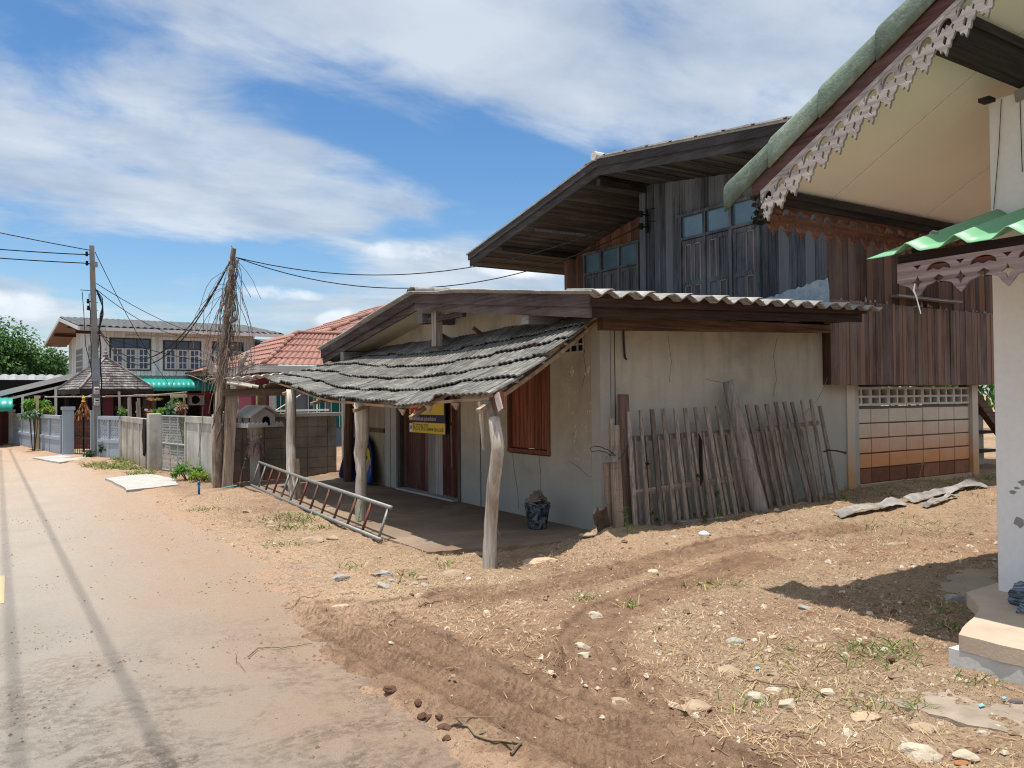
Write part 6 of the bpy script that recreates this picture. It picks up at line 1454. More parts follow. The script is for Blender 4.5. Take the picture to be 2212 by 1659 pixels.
# pergola poles over the garden
pg = thing('pergola', 'rough pole pergola between the boundary wall and the pavilion', 'pergola', (3, 25, 0)); PGM = mat_wood('pale_pole', (.22,.18,.15), (.45,.39,.32), 'z', 20, None, 0, .3)
mb = MB()
for p, q, r in (((.9,27.5,1.66),(3.9,24.6,1.70),.022),((3.0,24.8,1.68),(4.2,23.6,1.75),.022),((2.3,25.2,1.66),(4.35,24.6,1.70),.018)): mb.tube([p,((p[0]+q[0])/2,(p[1]+q[1])/2,(p[2]+q[2])/2-.03),q], r, 6, random.random())
build('cross_pole', mb, PGM, pg)
for x, y, h_, r in ((2.56,24.2,1.78,.035),(2.75,23.6,1.62,.045),(3.0,26,1.6,.04),(3.3,26.2,1.6,.045),(3.78,23.4,1.62,.03),(4.03,23.0,1.66,.032),(3.1,24.9,1.5,.035)):
    mb = MB(); mb.tube([(x,y,0),(x+.02,y,h_*.5),(x-.01,y,h_)], r, 7, random.random(), .08); build('upright', mb, PGM, pg)
mb = MB(); mb.box(3.72,4.14,23.2,23.3,1.60,1.68,.9); build('block_cap', mb, mat_plain('yellow_wood', (.50,.40,.22), .2, 8), pg)
tg = thing('yellow_post', 'pale yellow timber post with a T top in the left garden', 'post', (.72,28.5,0)); mb = MB(); mb.box(.69,.77,28.46,28.54,0,1.62); mb.box(.65,.81,28.45,28.55,1.621,1.71); build('shaft', mb, mat_plain('yellow_post_wood', (.50,.40,.22), .2, 8), tg)
# ================================================================== carport on the left
cp = thing('carport', 'low carport with white roof edge, dark inside, beside the cream house', 'carport', (.5, 33, 0))
mb = MB(); mb.prism([(-2.6,31.9,1.12),(2.55,32.6,2.60),(2.55,32.6,2.68),(-2.6,31.9,1.20)], (0,6,0)); build('roof', mb, GRF, cp)
mb = MB(); mb.prism([(-2.6,31.85,1.05),(2.55,32.55,2.53),(2.55,32.55,2.71),(-2.6,31.85,1.23)], (0,.04,0)); build('roof_edge', mb, mat_plain('white_edge', (.62,.62,.60), .1, 5, .5), cp)
mb = MB(); mb.prism([(-2.6,31.9,.88),(2.2,32.55,2.20),(2.2,32.55,2.28),(-2.6,31.9,.96)], (0,.06,0)); build('brace_pipe', mb, mat_plain('white_pipe', (.5,.5,.49), .1, 5, .5), cp)
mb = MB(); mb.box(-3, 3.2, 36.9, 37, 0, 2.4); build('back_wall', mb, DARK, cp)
mb = MB()
for x in (.35, 1.35, 2.3): mb.box(x, x+.08, 32.3, 32.38, 0, 1.75+.28*(x-.35))
build('post', mb, mat_plain('pale_post', (.5,.52,.48), .1, 5), cp)
mb = MB(); ux = np.arange(-4.2, .12, .05)
def lawn(i, j):
    u = ux[i]; a = [(32.2,1.66),(31.7,1.62),(31.45,1.52),(31.35,1.36),(31.34,1.2)][j]; return (u, a[0]-.012*abs(math.sin(u*PI/.2)), a[1]+.015*abs(math.sin(u*PI/.2)))
mb.grid(lawn, len(ux), 5); build('green_awning', mb, TEA, cp, True, .01)
lg = thing('grey_roofed_shed', 'long low shed with pale grey corrugated roof below the mango tree', 'shed', (-1, 40, 0))
mb = MB(); ux3 = np.arange(-7, 3.2, .04)
mb.grid(lambda i, j: (ux3[i], 36.8+3.4*j/3, 1.72+.95*j/3+.06*abs(math.sin(ux3[i]*PI/.34))), len(ux3), 4, lambda i, j: .4+.3*((i//9) % 2)); build('roof', mb, mat_asbestos('mid_grey_roof', (.20,.205,.21), (.33,.335,.34), (.42,.42,.41), .3), lg, False, .03)
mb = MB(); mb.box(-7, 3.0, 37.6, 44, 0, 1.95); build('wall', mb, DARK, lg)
# ================================================================== red tiled house
rr = thing('red_roof_house', 'bungalow with red tiled hip roof and teal curtained windows behind the porch', 'house', (8, 26, 0))
RT = mat_plain('terracotta_tile', (.31,.155,.12), .22, 2.2, .85, .12, 40, tamt=.25, c2=(.24,.125,.10))
def tiles(A, B, Cc, Dd, nu, nr, amp=.035, par=rr):
    """tiled slope: A,B eave, D,C ridge"""
    A, B, Cc, Dd = map(Vector, (A, B, Cc, Dd)); n = (B-A).cross(Dd-A).normalized(); n = n if n.z > 0 else -n; mb = MB(); S = nu*6
    for r in range(nr):
        t0, t1 = r/nr, (r+1)/nr
        def f(i, j):
            t = t0+(t1-t0)*j; e = A+(B-A)*(i/S); g = Dd+(Cc-Dd)*(i/S); L = (A+(B-A)*(i/S))
            p = e+(g-e)*t; return p+n*(amp*abs(math.sin(i*PI/6))**.8+.035*(1-j))
        mb.grid(f, S+1, 2, .35+.3*random.random())
    return build('roof_slope', mb, RT, par, False, .02)
r1, r2 = (7.44,27.5,3.86), (10.6,27.5,3.86)
e0, e1 = (6.05,23.3,2.43), (5.75,29.0,2.45)
r1 = (7.25,24.9,3.62); r2 = (9.5,25.2,3.66)
tiles((6.33,23.6,2.53), (10.2,23.6,2.53), (10.2,25.0,3.64), (7.76,25.0,3.62), 20, 5)
tiles((6.33,23.6,2.53), (6.1,29.5,2.53), (7.76,28.0,3.62), (7.76,25.0,3.62), 22, 6)
mb = MB(); 
for k in range(9): a = Vector((6.33,23.6,2.58)); c = Vector((7.76,25.0,3.68)); p = a+(c-a)*k/9; q = a+(c-a)*(k+1.12)/9; mb.tube([p, q+Vector((0,0,-.01))], [.085,.065], 8, random.random())
mb.tube([(7.76,25.0,3.66),(10.2,25.0,3.68)], .07, 8); build('hip_tile', mb, RT, rr, True)
# higher roof behind: its hip climbs to the right
tiles((6.74,26.4,2.7), (20,26.4,2.7), (20,33,5.96), (15.08,33,5.96), 44, 11)
tiles((6.74,26.4,2.7), (6.74,40,2.7), (15.08,36,5.96), (15.08,33,5.96), 30, 11)
mb = MB()
for k in range(16): a = Vector((6.74,26.4,2.75)); c = Vector((15.08,33,6.02)); p = a+(c-a)*k/16; q = a+(c-a)*(k+1.1)/16; mb.tube([p, q], [.10,.08], 8, random.random())
mb.tube([(15.08,33,6.0),(20,33,6.0)], .09, 8); build('hip_tile', mb, RT, rr, True)
mb = MB(); mb.box(6.25, 10.3, 23.5, 23.56, 2.33, 2.52); mb.box(6.2, 6.26, 23.56, 29.5, 2.33, 2.52); build('fascia', mb, mat_plain('grey_fascia', (.42,.42,.40), .15, 4), rr)
mb = MB(); mb.box(6.26, 10.3, 23.57, 29, 2.36, 2.40); build('soffit', mb, mat_plain('dim_soffit', (.15,.15,.14), .1, 4), rr)
mb = MB(); mb.box(6.9, 12, 24.7, 30, 0, 2.36); build('wall', mb, mat_plain('blue_grey_wall', (.17,.20,.235), .15, 2), rr)
mb = MB(); mb.box(6.3, 6.9, 24.9, 28, 0, 2.36); build('rose_wall', mb, mat_plain('deep_rose_wall', (.19,.04,.065), .15, 3), rr)
TC = mat_plain('teal_curtain', (.005,.135,.15), .45, 9, .7, 0)
for x0, x1 in ((6.98,7.42),(8.0,8.55),(8.75,9.6)):
    W = bpy.data.objects.new('window', None); COL.objects.link(W); W.parent = rr; W.location = Vector((x0,24.68,.7))-Vector(rr.location)
    mb = MB(); mb.box(x0,x1,24.66,24.695,.6,2.2); build('curtain', mb, TC, W)
    mb = MB()
    for k in range(4): xx = x0+(x1-x0)*k/3; mb.box(xx-.012,xx+.012,24.63,24.658,.6,2.2)
    mb.box(x0,x1,24.632,24.659,2.18,2.22); build('window_frame', mb, CF, W)
mb = MB(); mb.box(6.62,6.72,23.8,24.1,0,2.36); mb.lathe([(.30,2.05),(.27,2.05),(.27,2.33),(.30,2.33)], (7.3,24.2,0), 20); build('porch_arch', mb, mat_plain('grey_trim', (.36,.36,.34), .2, 4), rr)
wb = thing('white_pole_frame', 'white pipe and slanted white wire above the block wall coping', 'pipe', (5.05,15.2,1.25)); mb = MB(); mb.tube([(5.08,15.1,1.2),(5.08,15.1,1.66)], .016, 6); mb.tube([(4.2,15.15,1.25),(4.75,15.1,1.60)], .010, 5); build('pipe', mb, CF, wb)
mb = MB(); mb.beam((3.15,15.06,1.29),(5.3,15.06,1.30),.05,.035); tag(build('white_pipe', mb, CF, None, loc=(4.2,15.06,1.28)), 'long white pipe lying on top of the block wall', 'pipe')
# ================================================================== trees and plants
def crown(mb, c, rad, n, L, W, spread=.5, tn=(0,1), lumps=26, droop=.8, lr=.36, seedlight=True):
    c = Vector(c); rad = Vector(rad); centres = []
    for k in range(lumps):
        d = Vector((random.gauss(0,1), random.gauss(0,1), random.gauss(0,1))).normalized(); r = random.uniform(.45, .95)
        p = Vector((d.x*rad.x*r, d.y*rad.y*r, abs(d.z)*rad.z*r if random.random() < .75 else d.z*rad.z*r)); centres.append((c+p, random.uniform(.7, 1.3)*lr*min(rad), random.uniform(-.22, .22)))
    for k in range(n):
        q, r, dt = random.choice(centres); d = Vector((random.gauss(0,1), random.gauss(0,1), random.gauss(0,1))).normalized(); p = q+d*r*random.uniform(.55, 1.0)
        dirv = (d+Vector((random.gauss(0,.5), random.gauss(0,.5), random.gauss(-.25,.5)))).normalized()
        mb.leaf(p, dirv, L*random.uniform(.6,1.3), W*random.uniform(.7,1.2), min(1, max(0, random.uniform(*tn)+dt)), droop, (d.x*.6+random.gauss(0,.5), d.y*.6+random.gauss(0,.5), d.z*.6+.6))
LF = mat_leaf('mango_leaf', (.012,.048,.010), (.085,.20,.035), .35); BARK = mat_plain('bark', (.10,.075,.055), .5, 12, .95, .5)
def tree(name, label, x, y, h, rad, n, L, W, mat=LF, group=None, lumps=26, z0=None):
    t = thing(name, label, 'tree', (x, y, 0), group); mb = MB(); cz_ = h-rad[2]
    mb.tube([(x,y,0),(x+.1,y,cz_*.5),(x,y+.1,cz_)], [.22,.17,.12], 8)
    for k in range(6): a = k*1.05; mb.tube([(x,y,cz_*.7),(x+math.cos(a)*rad[0]*.3,y+math.sin(a)*rad[1]*.3,cz_),(x+math.cos(a)*rad[0]*.6,y+math.sin(a)*rad[1]*.6,cz_+rad[2]*.35)], [.10,.07,.03], 6)
    build('trunk', mb, BARK, t); mb = MB(); crown(mb, (x,y,cz_), rad, n, L, W, lumps=lumps); build('crown', mb, mat, t); return t
tree('mango_tree', 'big dark green mango tree filling the left edge behind the shed', -.55, 50, 5.55, (3.1,2.8,3.0), 20000, .24, .12, lumps=75)
tree('mango_tree', 'second green tree crown between the mango tree and the cream house', 2.0, 54, 5.0, (1.5,1.8,2.7), 6500, .24, .12, lumps=34)
tree('garden_tree', 'low far tree showing past the right end of the blocks under the timber house', 30, 17, 3.2, (2.5,2.5,1.6), 2500, .3, .12)
LB = mat_leaf('bright_leaf', (.045,.13,.018), (.16,.33,.05), .4); LY = mat_leaf('yellow_leaf', (.10,.17,.02), (.30,.36,.05), .4); LO = mat_leaf('orange_leaf', (.20,.06,.025), (.42,.18,.065), .3); LG = mat_leaf('grey_green_leaf', (.06,.12,.06), (.22,.33,.18), .3)
def shrub(label, x, y, z, rad, n, L, W, mat, cat='shrub', name='shrub', lumps=10, stem=True, tn=(0,1)):
    t = thing(name, label, cat, (x, y, 0)); mb = MB(); crown(mb, (x,y,z), rad, n, L, W, lumps=lumps, tn=tn, droop=.5); build('foliage', mb, mat, t)
    mb = MB()
    for k in range(5): a = k*1.3; mb.tube([(x+.03*math.cos(a),y+.03*math.sin(a),0),(x+rad[0]*.4*math.cos(a),y+rad[1]*.4*math.sin(a),z)], .012, 5)
    build('stem', mb, BARK, t); return t
shrub('bright green bush behind the long ornamental fence', .74, 28.9, 1.32, (.42,.4,.34), 1500, .11, .05, LB)
shrub('grey green low plant behind the ornamental fence beside the yellow post', .62, 28.0, 1.12, (.32,.3,.12), 500, .12, .06, LG)
shrub('yellow leaved plant right of the yellow post', 1.0, 28.4, 1.22, (.16,.2,.16), 220, .13, .05, LY)
shrub('dark leafy weed at the foot of the utility pole', 2.18, 23.6, .20, (.17,.17,.20), 420, .10, .04, mat_leaf('dark_weed', (.012,.035,.012), (.05,.11,.035), .3))
shrub('small dark weed left of the utility pole', 1.80, 23.8, .10, (.14,.12,.1), 160, .10, .03, mat_leaf('dim_weed', (.015,.03,.012), (.06,.10,.04), .3))
shrub('bright weed between mesh gate and vine post', 2.82, 15.7, .16, (.36,.34,.15), 480, .085, .035, LB)
shrub('yellow flowered weed spreading at the foot of the wall', 2.95, 15.2, .12, (.24,.22,.10), 170, .07, .035, LY)
shrub('pale green leafy plant growing behind the mesh gate', 3.3, 18.6, .45, (.42,.35,.30), 900, .11, .045, LB)
def spiky(label, x, y, z, n, L, W, mat, up=.5):
    t = thing('spiky_plant', label, 'plant', (x, y, 0)); mb = MB()
    for k in range(n):
        a = random.uniform(0, 2*PI); e = random.uniform(.1, 1.2)*up+.1; d = Vector((math.cos(a), math.sin(a), e*1.4)).normalized(); mb.leaf((x,y,z), d, L*random.uniform(.7,1.15), W, random.random(), .7)
    build('leaves', mb, mat, t); mb = MB(); mb.tube([(x,y,0),(x,y,z)], .05, 6); build('stem', mb, BARK, t)
spiky('red orange spiky plant above the concrete wall', 3.36, 23.5, 1.15, 70, .34, .022, LO, .9)
spiky('yellow green spiky plant with arching leaves behind the wall', 3.42, 24.0, 1.52, 34, .26, .025, mat_leaf('straw_leaf', (.25,.16,.04), (.48,.36,.10), .3), .6)
spiky('tall pale leaved plant rising behind the mesh gate', 3.40, 18.7, .62, 26, .50, .07, LY, 1.2)
shrub('low green plants along the top of the concrete wall', 3.5, 23.2, 1.16, (.28,.3,.10), 420, .12, .06, LB)
shrub('blue green round leaved plant left of the pergola uprights', 3.68, 23.1, 1.25, (.14,.15,.14), 90, .18, .16, LG)
shrub('upright leafy plant by the pergola uprights', 3.86, 23.6, 1.42, (.09,.1,.24), 260, .11, .04, mat_leaf('fresh_leaf', (.03,.10,.02), (.10,.24,.05), .35))
shrub('dry brown leaf tuft on the upright above the gate', 3.92, 22.8, 1.3, (.17,.12,.16), 200, .12, .04, mat_leaf('dry_leaf', (.16,.09,.05), (.38,.25,.16), .2))
shrub('small green plant at the foot of a pergola upright', 2.6, 24.0, 1.2, (.10,.1,.13), 130, .09, .04, LB)
fl = thing('orange_garland', 'cone of orange ribbons and yellow top behind the iron gate', 'garland', (1.85, 26.5, 0)); mb = MB()
for k in range(130): a = random.uniform(0, 6.3); z = random.uniform(1.05,1.52); r = .27*(1.55-z)/.45; mb.leaf((1.85+r*math.cos(a)*.9,26.5+r*math.sin(a),z), (math.cos(a)*.5,math.sin(a)*.5,-1), .16, .05, random.random())
build('ribbons', mb, LO, fl); mb = MB(); mb.tube([(1.85,26.5,0),(1.85,26.5,1.5)], .02, 6); build('stem', mb, DARK, fl); mb = MB(); mb.lathe([(.0,1.48),(.06,1.5),(.035,1.58),(.05,1.62),(0,1.70)], (1.85,26.5,0), 8); build('gold_top', mb, mat_plain('gold', (.5,.33,.04), .2, 9), fl)
mb = MB()
for k in range(9): mb.box(1.6, 2.2, 26.9+.02*k, 27.1, .1*k+.1, .1*k+.19, random.random())
tag(build('brick_stack', mb, mat_plain('brown_brick', (.17,.075,.05), .4, 6, tamt=.4), None, loc=(1.9,27,.1)), 'brown stepped brick base behind the iron gate', 'bricks')
mt_ = thing('motorbike_clutter', 'dim parked things with pale pieces under the pavilion', 'clutter', (3.2, 27, 0)); mb = MB()
for k in range(12): mb.beam((2.7+random.random()*1.2,27+random.random()*.4,random.uniform(.5,1.3)),(2.7+random.random()*1.2,27+random.random()*.4,random.uniform(.5,1.4)),.05,.05)
build('dark_frame', mb, DARK, mt_); mb = MB()
for k in range(5): c = Vector((2.85+.25*k,26.9,1.18+.06*(k % 2))); mb.prism([c+Vector((.06*math.cos(a),0,.035*math.sin(a))) for a in np.linspace(0,6.28,8)[:-1]], (0,.05,0))
build('pale_piece', mb, CF, mt_)
# blue pipe stub, stone and scraps at the verge
mb = MB(); mb.tube([(2.54,13.28,-.05),(2.54,13.28,.215)], .018, 10); mb.tube([(2.54,13.28,.17),(2.54,13.28,.225)], .023, 10)
tag(build('pipe_stub', mb, mat_plain('blue_pvc', (.015,.11,.30), .1, 9, .4, 0), None, True, loc=(2.54,13.28,0)), 'upright blue plastic pipe stub in the verge', 'pipe')
mb = MB(); mb.tube([(3.0,13.7,.05),(3.25,13.85,.06)], .012, 6); tag(build('pipe_piece', mb, mat_plain('light_blue_pvc', (.16,.40,.50), .1, 9, .5, 0), None, loc=(3.1,13.75,.05)), 'light blue piece of pipe lying by the square timber post', 'pipe')
# bent metal sheets lying in the yard
SHT = mat_plain('dull_zinc', (.36,.34,.31), .4, 5, .65, .2, c2=(.17,.15,.14))
def strip(label, p, q, w_, curl):
    p = Vector((*p, 0)); q = Vector((*q, 0)); d = (q-p); n = Vector((-d.y, d.x, 0)).normalized(); mb = MB()
    def f(i, j):
        t = i/24; s = j/6-.5; c = p+d*t+n*s*w_*(1-.25*math.sin(t*7)**2); g = gz(c.x, c.y); return (c.x, c.y, g+.03+curl*(s+.5)**2*(.6+.4*math.sin(t*9))+.012*math.sin(t*14+s*5)+.03*math.sin(t*PI))
    mb.grid(f, 25, 7); return tag(build('metal_sheet', mb, SHT, None, True, .004, loc=tuple(p)), label, 'metal sheet')
strip('bent grey metal sheet lying nearest in the sunlit yard', (7.75,5.50), (9.15,5.56), .13, .05)
strip('longer curled metal sheet lying towards the white pilaster', (9.35,5.62), (11.5,5.80), .15, .06)
strip('narrow torn metal strip between the two larger sheets', (9.2,5.35), (10.3,5.55), .08, .03)
# ================================================================== loose stones, each its own
RM = {'P': mat_plain('pale_stone', (.50,.42,.32), .3, 12, .95, .5), 'T': mat_plain('tan_stone', (.40,.30,.205), .35, 12, .95, .5), 'G': mat_plain('grey_stone', (.36,.34,.31), .35, 14, .95, .5),
      'F': mat_plain('buried_stone', (.50,.37,.245), .3, 9, .95, .5), 'D': mat_plain('dark_stone', (.14,.11,.115), .3, 16, .95, .4), 'B': mat_plain('brown_clod', (.16,.095,.06), .4, 14, .95, .6),
      'M': mat_plain('mud_clod', (.12,.065,.04), .4, 14, .95, .7), 'W': mat_plain('white_chip', (.72,.70,.66), .2, 16, .9, .3), 'O': mat_plain('rust_stone', (.33,.15,.07), .3, 14, .95, .4)}
RN = {'P':'pale limestone', 'T':'tan stone', 'G':'grey concrete lump', 'F':'flat half buried tan rock', 'D':'dark purple stone', 'B':'brown clod of earth', 'M':'dark mud clod', 'W':'white chip', 'O':'rust coloured stone'}
def rock_mesh(kind, seed):
    rs = random.Random(seed); bm = bmesh.new(); bmesh.ops.create_icosphere(bm, subdivisions=3, radius=1)
    cuts = [(Vector((rs.gauss(0,1), rs.gauss(0,1), rs.gauss(0,.8))).normalized(), rs.uniform(.50,.85)) for _ in range(11)]
    off = (rs.uniform(0,50), rs.uniform(0,50))
    for v in bm.verts:
        p = v.co.copy()
        for n, dd in cuts:
            t = p.dot(n)
            if t > dd: p -= n*(t-dd)*.92
        k = 1+(.55 if kind in 'MB' else .22)*(float(fbm(p.x*2.2+off[0], p.y*2.2+p.z*1.9+off[1], 3, seed))-.5); v.co = p*k
    me = bpy.data.meshes.new('stone'); bm.to_mesh(me); bm.free()
    a = me.attributes.new('tint', 'FLOAT', 'FACE'); me.materials.append(RM[kind]); return me
def near_of(x, y):
    if x > 5.2 and y < 3.6: return 'in the shade of the gabled house'
    if x < 1.8: return 'at the edge of the dusty road'
    if y > 7: return 'on the verge beside the ladder'
    if y > 5.5 and x < 3.1: return 'in the rubble before the near log post'
    if y > 5.5: return 'between near log post and pickets'
    if x > 6.5: return 'in the yard near the metal sheets'
    if y > 4: return 'beside the wheel ruts in the yard'
    if y > 2.9: return 'in the churned earth'
    if x > 3.0: return 'by the broken slab, bottom right'
    return 'in the lower middle of the yard'
mesh_pool = {}
seen = {}
sizes = sorted([r[2] for r in ROCKS])
for i, (x, y, wd, kd) in enumerate(ROCKS):
    mk = (kd, i % 5); me_ = mesh_pool.setdefault(mk, None) or rock_mesh(kd, 100+i); mesh_pool[mk] = me_
    o = bpy.data.objects.new('stone', me_); COL.objects.link(o); hgt = {'F':.22,'T':.40,'P':.5,'G':.5}.get(kd, .6)
    o.location = (x, y, gz(x, y)+wd*.5*hgt*(.0 if kd == 'F' else .22)); o.scale = (wd*.58, wd*.42*random.uniform(.8,1.2), wd*.5*hgt*random.uniform(.8,1.15)); o.rotation_euler = (random.uniform(-.15,.15), random.uniform(-.15,.15), random.uniform(0,6.3) if kd in 'MB' else -math.radians(32)+random.uniform(-.5,.5))
    szw = 'big' if wd > .14 else 'medium' if wd > .09 else 'small' if wd > .05 else 'tiny'
    lab = f'{szw} {RN[kd]} {near_of(x, y)}'
    seen.setdefault(lab, []).append(o); tag(o, lab, 'stone', 'loose stones in the yard')
for lab, os_ in seen.items():
    if len(os_) > 1:
        os_.sort(key=lambda o: o.location.x*.84-o.location.y*.54)
        words = ['leftmost', 'second from left', 'third from left', 'fourth from left', 'fifth from left', 'sixth from left', 'seventh from left', 'eighth from left', 'ninth from left']
        for k, o in enumerate(os_): o['label'] = (lab+', '+(words[k] if k < len(os_)-1 or len(os_) < 2 else 'rightmost'))
# twigs
TWM = mat_plain('dry_twig', (.20,.14,.085), .5, 30, .9, .3); TWG = mat_plain('greenish_twig', (.26,.20,.12), .4, 30, .9, .3)
twl = ['forked greenish branch lying at the muddy road edge', 'long thin dark vine curling on the dusty road', 'straight thin twig on the road by the dirt edge', 'short bent twig by the crossing wheel ruts', 'crooked thread of root on the grey part of the road', 'pale upright splinter in the rubble by the near post', 'thick twig end at the bottom edge of the yard', 'long dark twig among pale stones in the yard', 'oblique twig left of the long dark twig', 'tiny dark stick in the lower yard', 'dry stalk beside the roof shadow']
for k, pts in enumerate(TWIGS):
    P3 = []
    for i in range(len(pts)-1):
        for q in range(4): t = q/4; x = pts[i][0]+(pts[i+1][0]-pts[i][0])*t; y = pts[i][1]+(pts[i+1][1]-pts[i][1])*t; P3.append((x+random.uniform(-.006,.006), y+random.uniform(-.006,.006), max(gz(x,y), 0)+.008+random.uniform(0,.006)))
    P3.append((*pts[-1], max(gz(*pts[-1]),0)+.01)); r = (.0075,.0035,.003,.006,.002,.006,.008,.005,.003,.003,.003)[k]
    mb = MB(); mb.tube(P3, [r*(1-.5*i/len(P3)) for i in range(len(P3))], 6, random.random(), .15)
    if k == 0:
        for q in (3, 5, 8): p = Vector(P3[q]); mb.tube([p, p+Vector((random.uniform(-.05,.12),random.uniform(-.12,.05),.03)), p+Vector((random.uniform(0,.2),random.uniform(-.16,.06),.02))], [.006,.004,.002], 5)
    tag(build('twig', mb, TWG if k == 0 else TWM, None, loc=P3[0]), twl[k], 'twig', 'twigs on the ground')
# blue plastic scraps
BLS = mat_plain('blue_scrap', (.22,.42,.45), .2, 9, .5, 0)
for (x, y, s), lab in zip(((3.42,2.93,.019),(3.85,1.98,.02),(4.0,1.95,.016),(2.34,2.08,.035)), ('blue plastic scrap among the straw of the yard','pale blue chip right of the big pale stone','small blue chip beside the pale blue chip','pointed pale blue paper scrap at the bottom of the yard')):
    mb = MB(); z = gz(x,y)+.012; mb.prism([(x-s,y-s*.3,z),(x+s,y-s*.5,z),(x+s*.9,y+s*.3,z+s*.3),(x-s*.2,y+s*.6,z+s*.2)], (0,0,.003)); tag(build('plastic_scrap', mb, BLS, None, loc=(x,y,z)), lab, 'plastic scrap', 'blue scraps')
# ================================================================== gravel, straw and grass
def scatter(n, fn, box):
    out = []; x0, x1, y0, y1 = box
    while len(out) < n:
        xs_ = RNG.uniform(x0, x1, 4000); ys_ = RNG.uniform(y0, y1, 4000); k = RNG.random(4000) < fn(xs_, ys_)
        out += list(zip(xs_[k], ys_[k]))
    return np.array(out[:n])
def clearing(x, y):    # nothing on the porch floor, in walls or on the slabs
    ok = ~((x > 3.42) & (x < 9.3) & (y > 6.75)) & ~((x > 4.2) & (y < 2.5)) & ~((x > 3.1) & (y > 14.5)) & ~((x > 9) & (y > 6.66)) & ~((x > 2.35) & (y > 17))
    return ok & (x > road_edge(y)+.0)
def inmud(x, y):
    m_ = np.zeros(x.shape)
    for pts, wd, dp in TRACKS: d_, s_ = seg_dist(x, y, pts); m_ = np.maximum(m_, np.exp(-(np.abs(d_)/(wd*1.25))**4))
    return m_
P = scatter(13000, lambda x, y: clearing(x, y)*(.10+.9*sstep(.45, .62, fbm(x*.8+9, y*.8+4, 4, 91)))*(1-.9*inmud(x, y))*np.clip(6/(x*.54+y*.84), .15, 1)**1.5, (1.8, 13, 1.3, 13))
Z_ = ground_h(P[:,0], P[:,1]); mb = MB()
for (x, y), z in zip(P, Z_):
    s = min(.036, float(RNG.lognormal(math.log(.0075), .58))); a = random.random()*6.3; ca1, sa1 = math.cos(a), math.sin(a); e = random.uniform(.5,1); f_ = random.uniform(.4,.8)
    vs = [(-s,-s*e*.7,0),(s*.8,-s*e,0),(s,s*e*.6,0),(-s*.5,s*e,0),(-s*.5,-s*e*.4,s*f_),(s*.5,-s*e*.3,s*f_*.9),(s*.2,s*e*.5,s*f_)]
    mb.add([(x+p[0]*ca1-p[1]*sa1, y+p[0]*sa1+p[1]*ca1, z-.003+p[2]) for p in vs], [(0,1,5,4),(1,2,6,5),(2,3,6),(3,0,4,6),(4,5,6)], random.random())
m, nt, N, b = new_mat('gravel_stone'); t_ = tint(nt)
cr_ = nt.nodes.new('ShaderNodeValToRGB'); el = cr_.color_ramp.elements; el[0].color = (.16,.095,.06,1); el[1].color = (.54,.47,.39,1); el[1].position = 1
for ps, cl in ((.4,(.27,.18,.115,1)),(.7,(.37,.275,.19,1)),(.9,(.48,.40,.31,1))): e_ = el.new(ps); e_.color = cl
nt.links.new(t_, cr_.inputs[0]); nt.links.new(cr_.outputs[0], b.inputs['Base Color']); GRV = m
o = build('gravel', mb, GRV); tag(o, 'loose pebbles strewn over the bare earth', 'gravel', kind='stuff')
# road grit
P = scatter(2400, lambda x, y: (x < 1.9)*(.05+.95*sstep(.5,.66,fbm(x*1.2, y*1.2, 3, 44)))*np.clip(4/y, .1, 1), (-1.2, 1.9, 2.2, 12)); mb = MB()
for x, y in P:
    s = min(.016, float(RNG.lognormal(math.log(.0042), .6))); a = random.random()*6.3; mb.add([(x+s*math.cos(a),y+s*math.sin(a),.001),(x+s*.8*math.cos(a+2.1),y+s*.8*math.sin(a+2.1),.001),(x+s*math.cos(a+4.2),y+s*math.sin(a+4.2),.001),(x,y,s*.8)], [(0,1,3),(1,2,3),(2,0,3)], random.random()*.45)
o = build('road_grit', mb, GRV); tag(o, 'grit and crumbs of earth lying on the road', 'grit', kind='stuff')
# straw: dry stalks lying flat, in drifts
def litter_d(x, y):
    d_ = sstep(.44, .66, fbm(x*1.1+3, y*1.1, 4, 81))
    d_ = np.maximum(d_, np.exp(-((x-3.55)/.55)**2-((y-2.75)/.45)**2)*1.2); d_ = np.maximum(d_, np.exp(-((x-2.55)/.45)**2-((y-3.75)/.55)**2)); d_ = np.maximum(d_, .8*np.exp(-((x-2.3)/.45)**2-((y-6.2)/.7)**2)); d_ = np.maximum(d_, .9*np.exp(-((x-4.7)/.8)**2-((y-3.35)/.35)**2))
    d_ = np.maximum(d_, .7*np.exp(-((x-2.4)/.5)**2-((y-10)/2.2)**2)); d_ = np.maximum(d_, .9*np.exp(-((x-10)/3)**2-((y-6.2)/.35)**2))
    return np.clip(d_, 0, 1)
P = scatter(18000, lambda x, y: clearing(x, y)*(.03+.97*litter_d(x, y))*(1-.85*inmud(x, y))*np.clip(5/(x*.54+y*.84), .15, 1)**1.2, (1.85, 13, 1.3, 13)); Z_ = ground_h(P[:,0], P[:,1]); mb = MB()
for (x, y), z in zip(P, Z_):
    L = float(RNG.lognormal(math.log(.05), .6)); a = random.gauss(.6, 1.2); w_ = random.uniform(.0009,.0024); dz = random.uniform(.002,.018); k = random.gauss(0,.25)
    dx, dy = math.cos(a), math.sin(a); px_, py_ = -dy*w_, dx*w_; p1 = (x+dx*L*.5-dy*L*.12*k, y+dy*L*.5+dx*L*.12*k); p2 = (x+dx*L, y+dy*L); z1 = z+.003+dz; z2 = z+.003+random.uniform(0,.02)
    mb.add([(x-px_,y-py_,z+.004),(x+px_,y+py_,z+.004),(p1[0]+px_,p1[1]+py_,z1),(p1[0]-px_,p1[1]-py_,z1),(p2[0],p2[1],z2)], [(0,1,2,3),(3,2,4)], random.random())
m, nt, N, b = new_mat('straw'); nt.links.new(mixc(nt, tint(nt), (.20,.125,.07), (.50,.37,.215)), b.inputs['Base Color']); STR = m
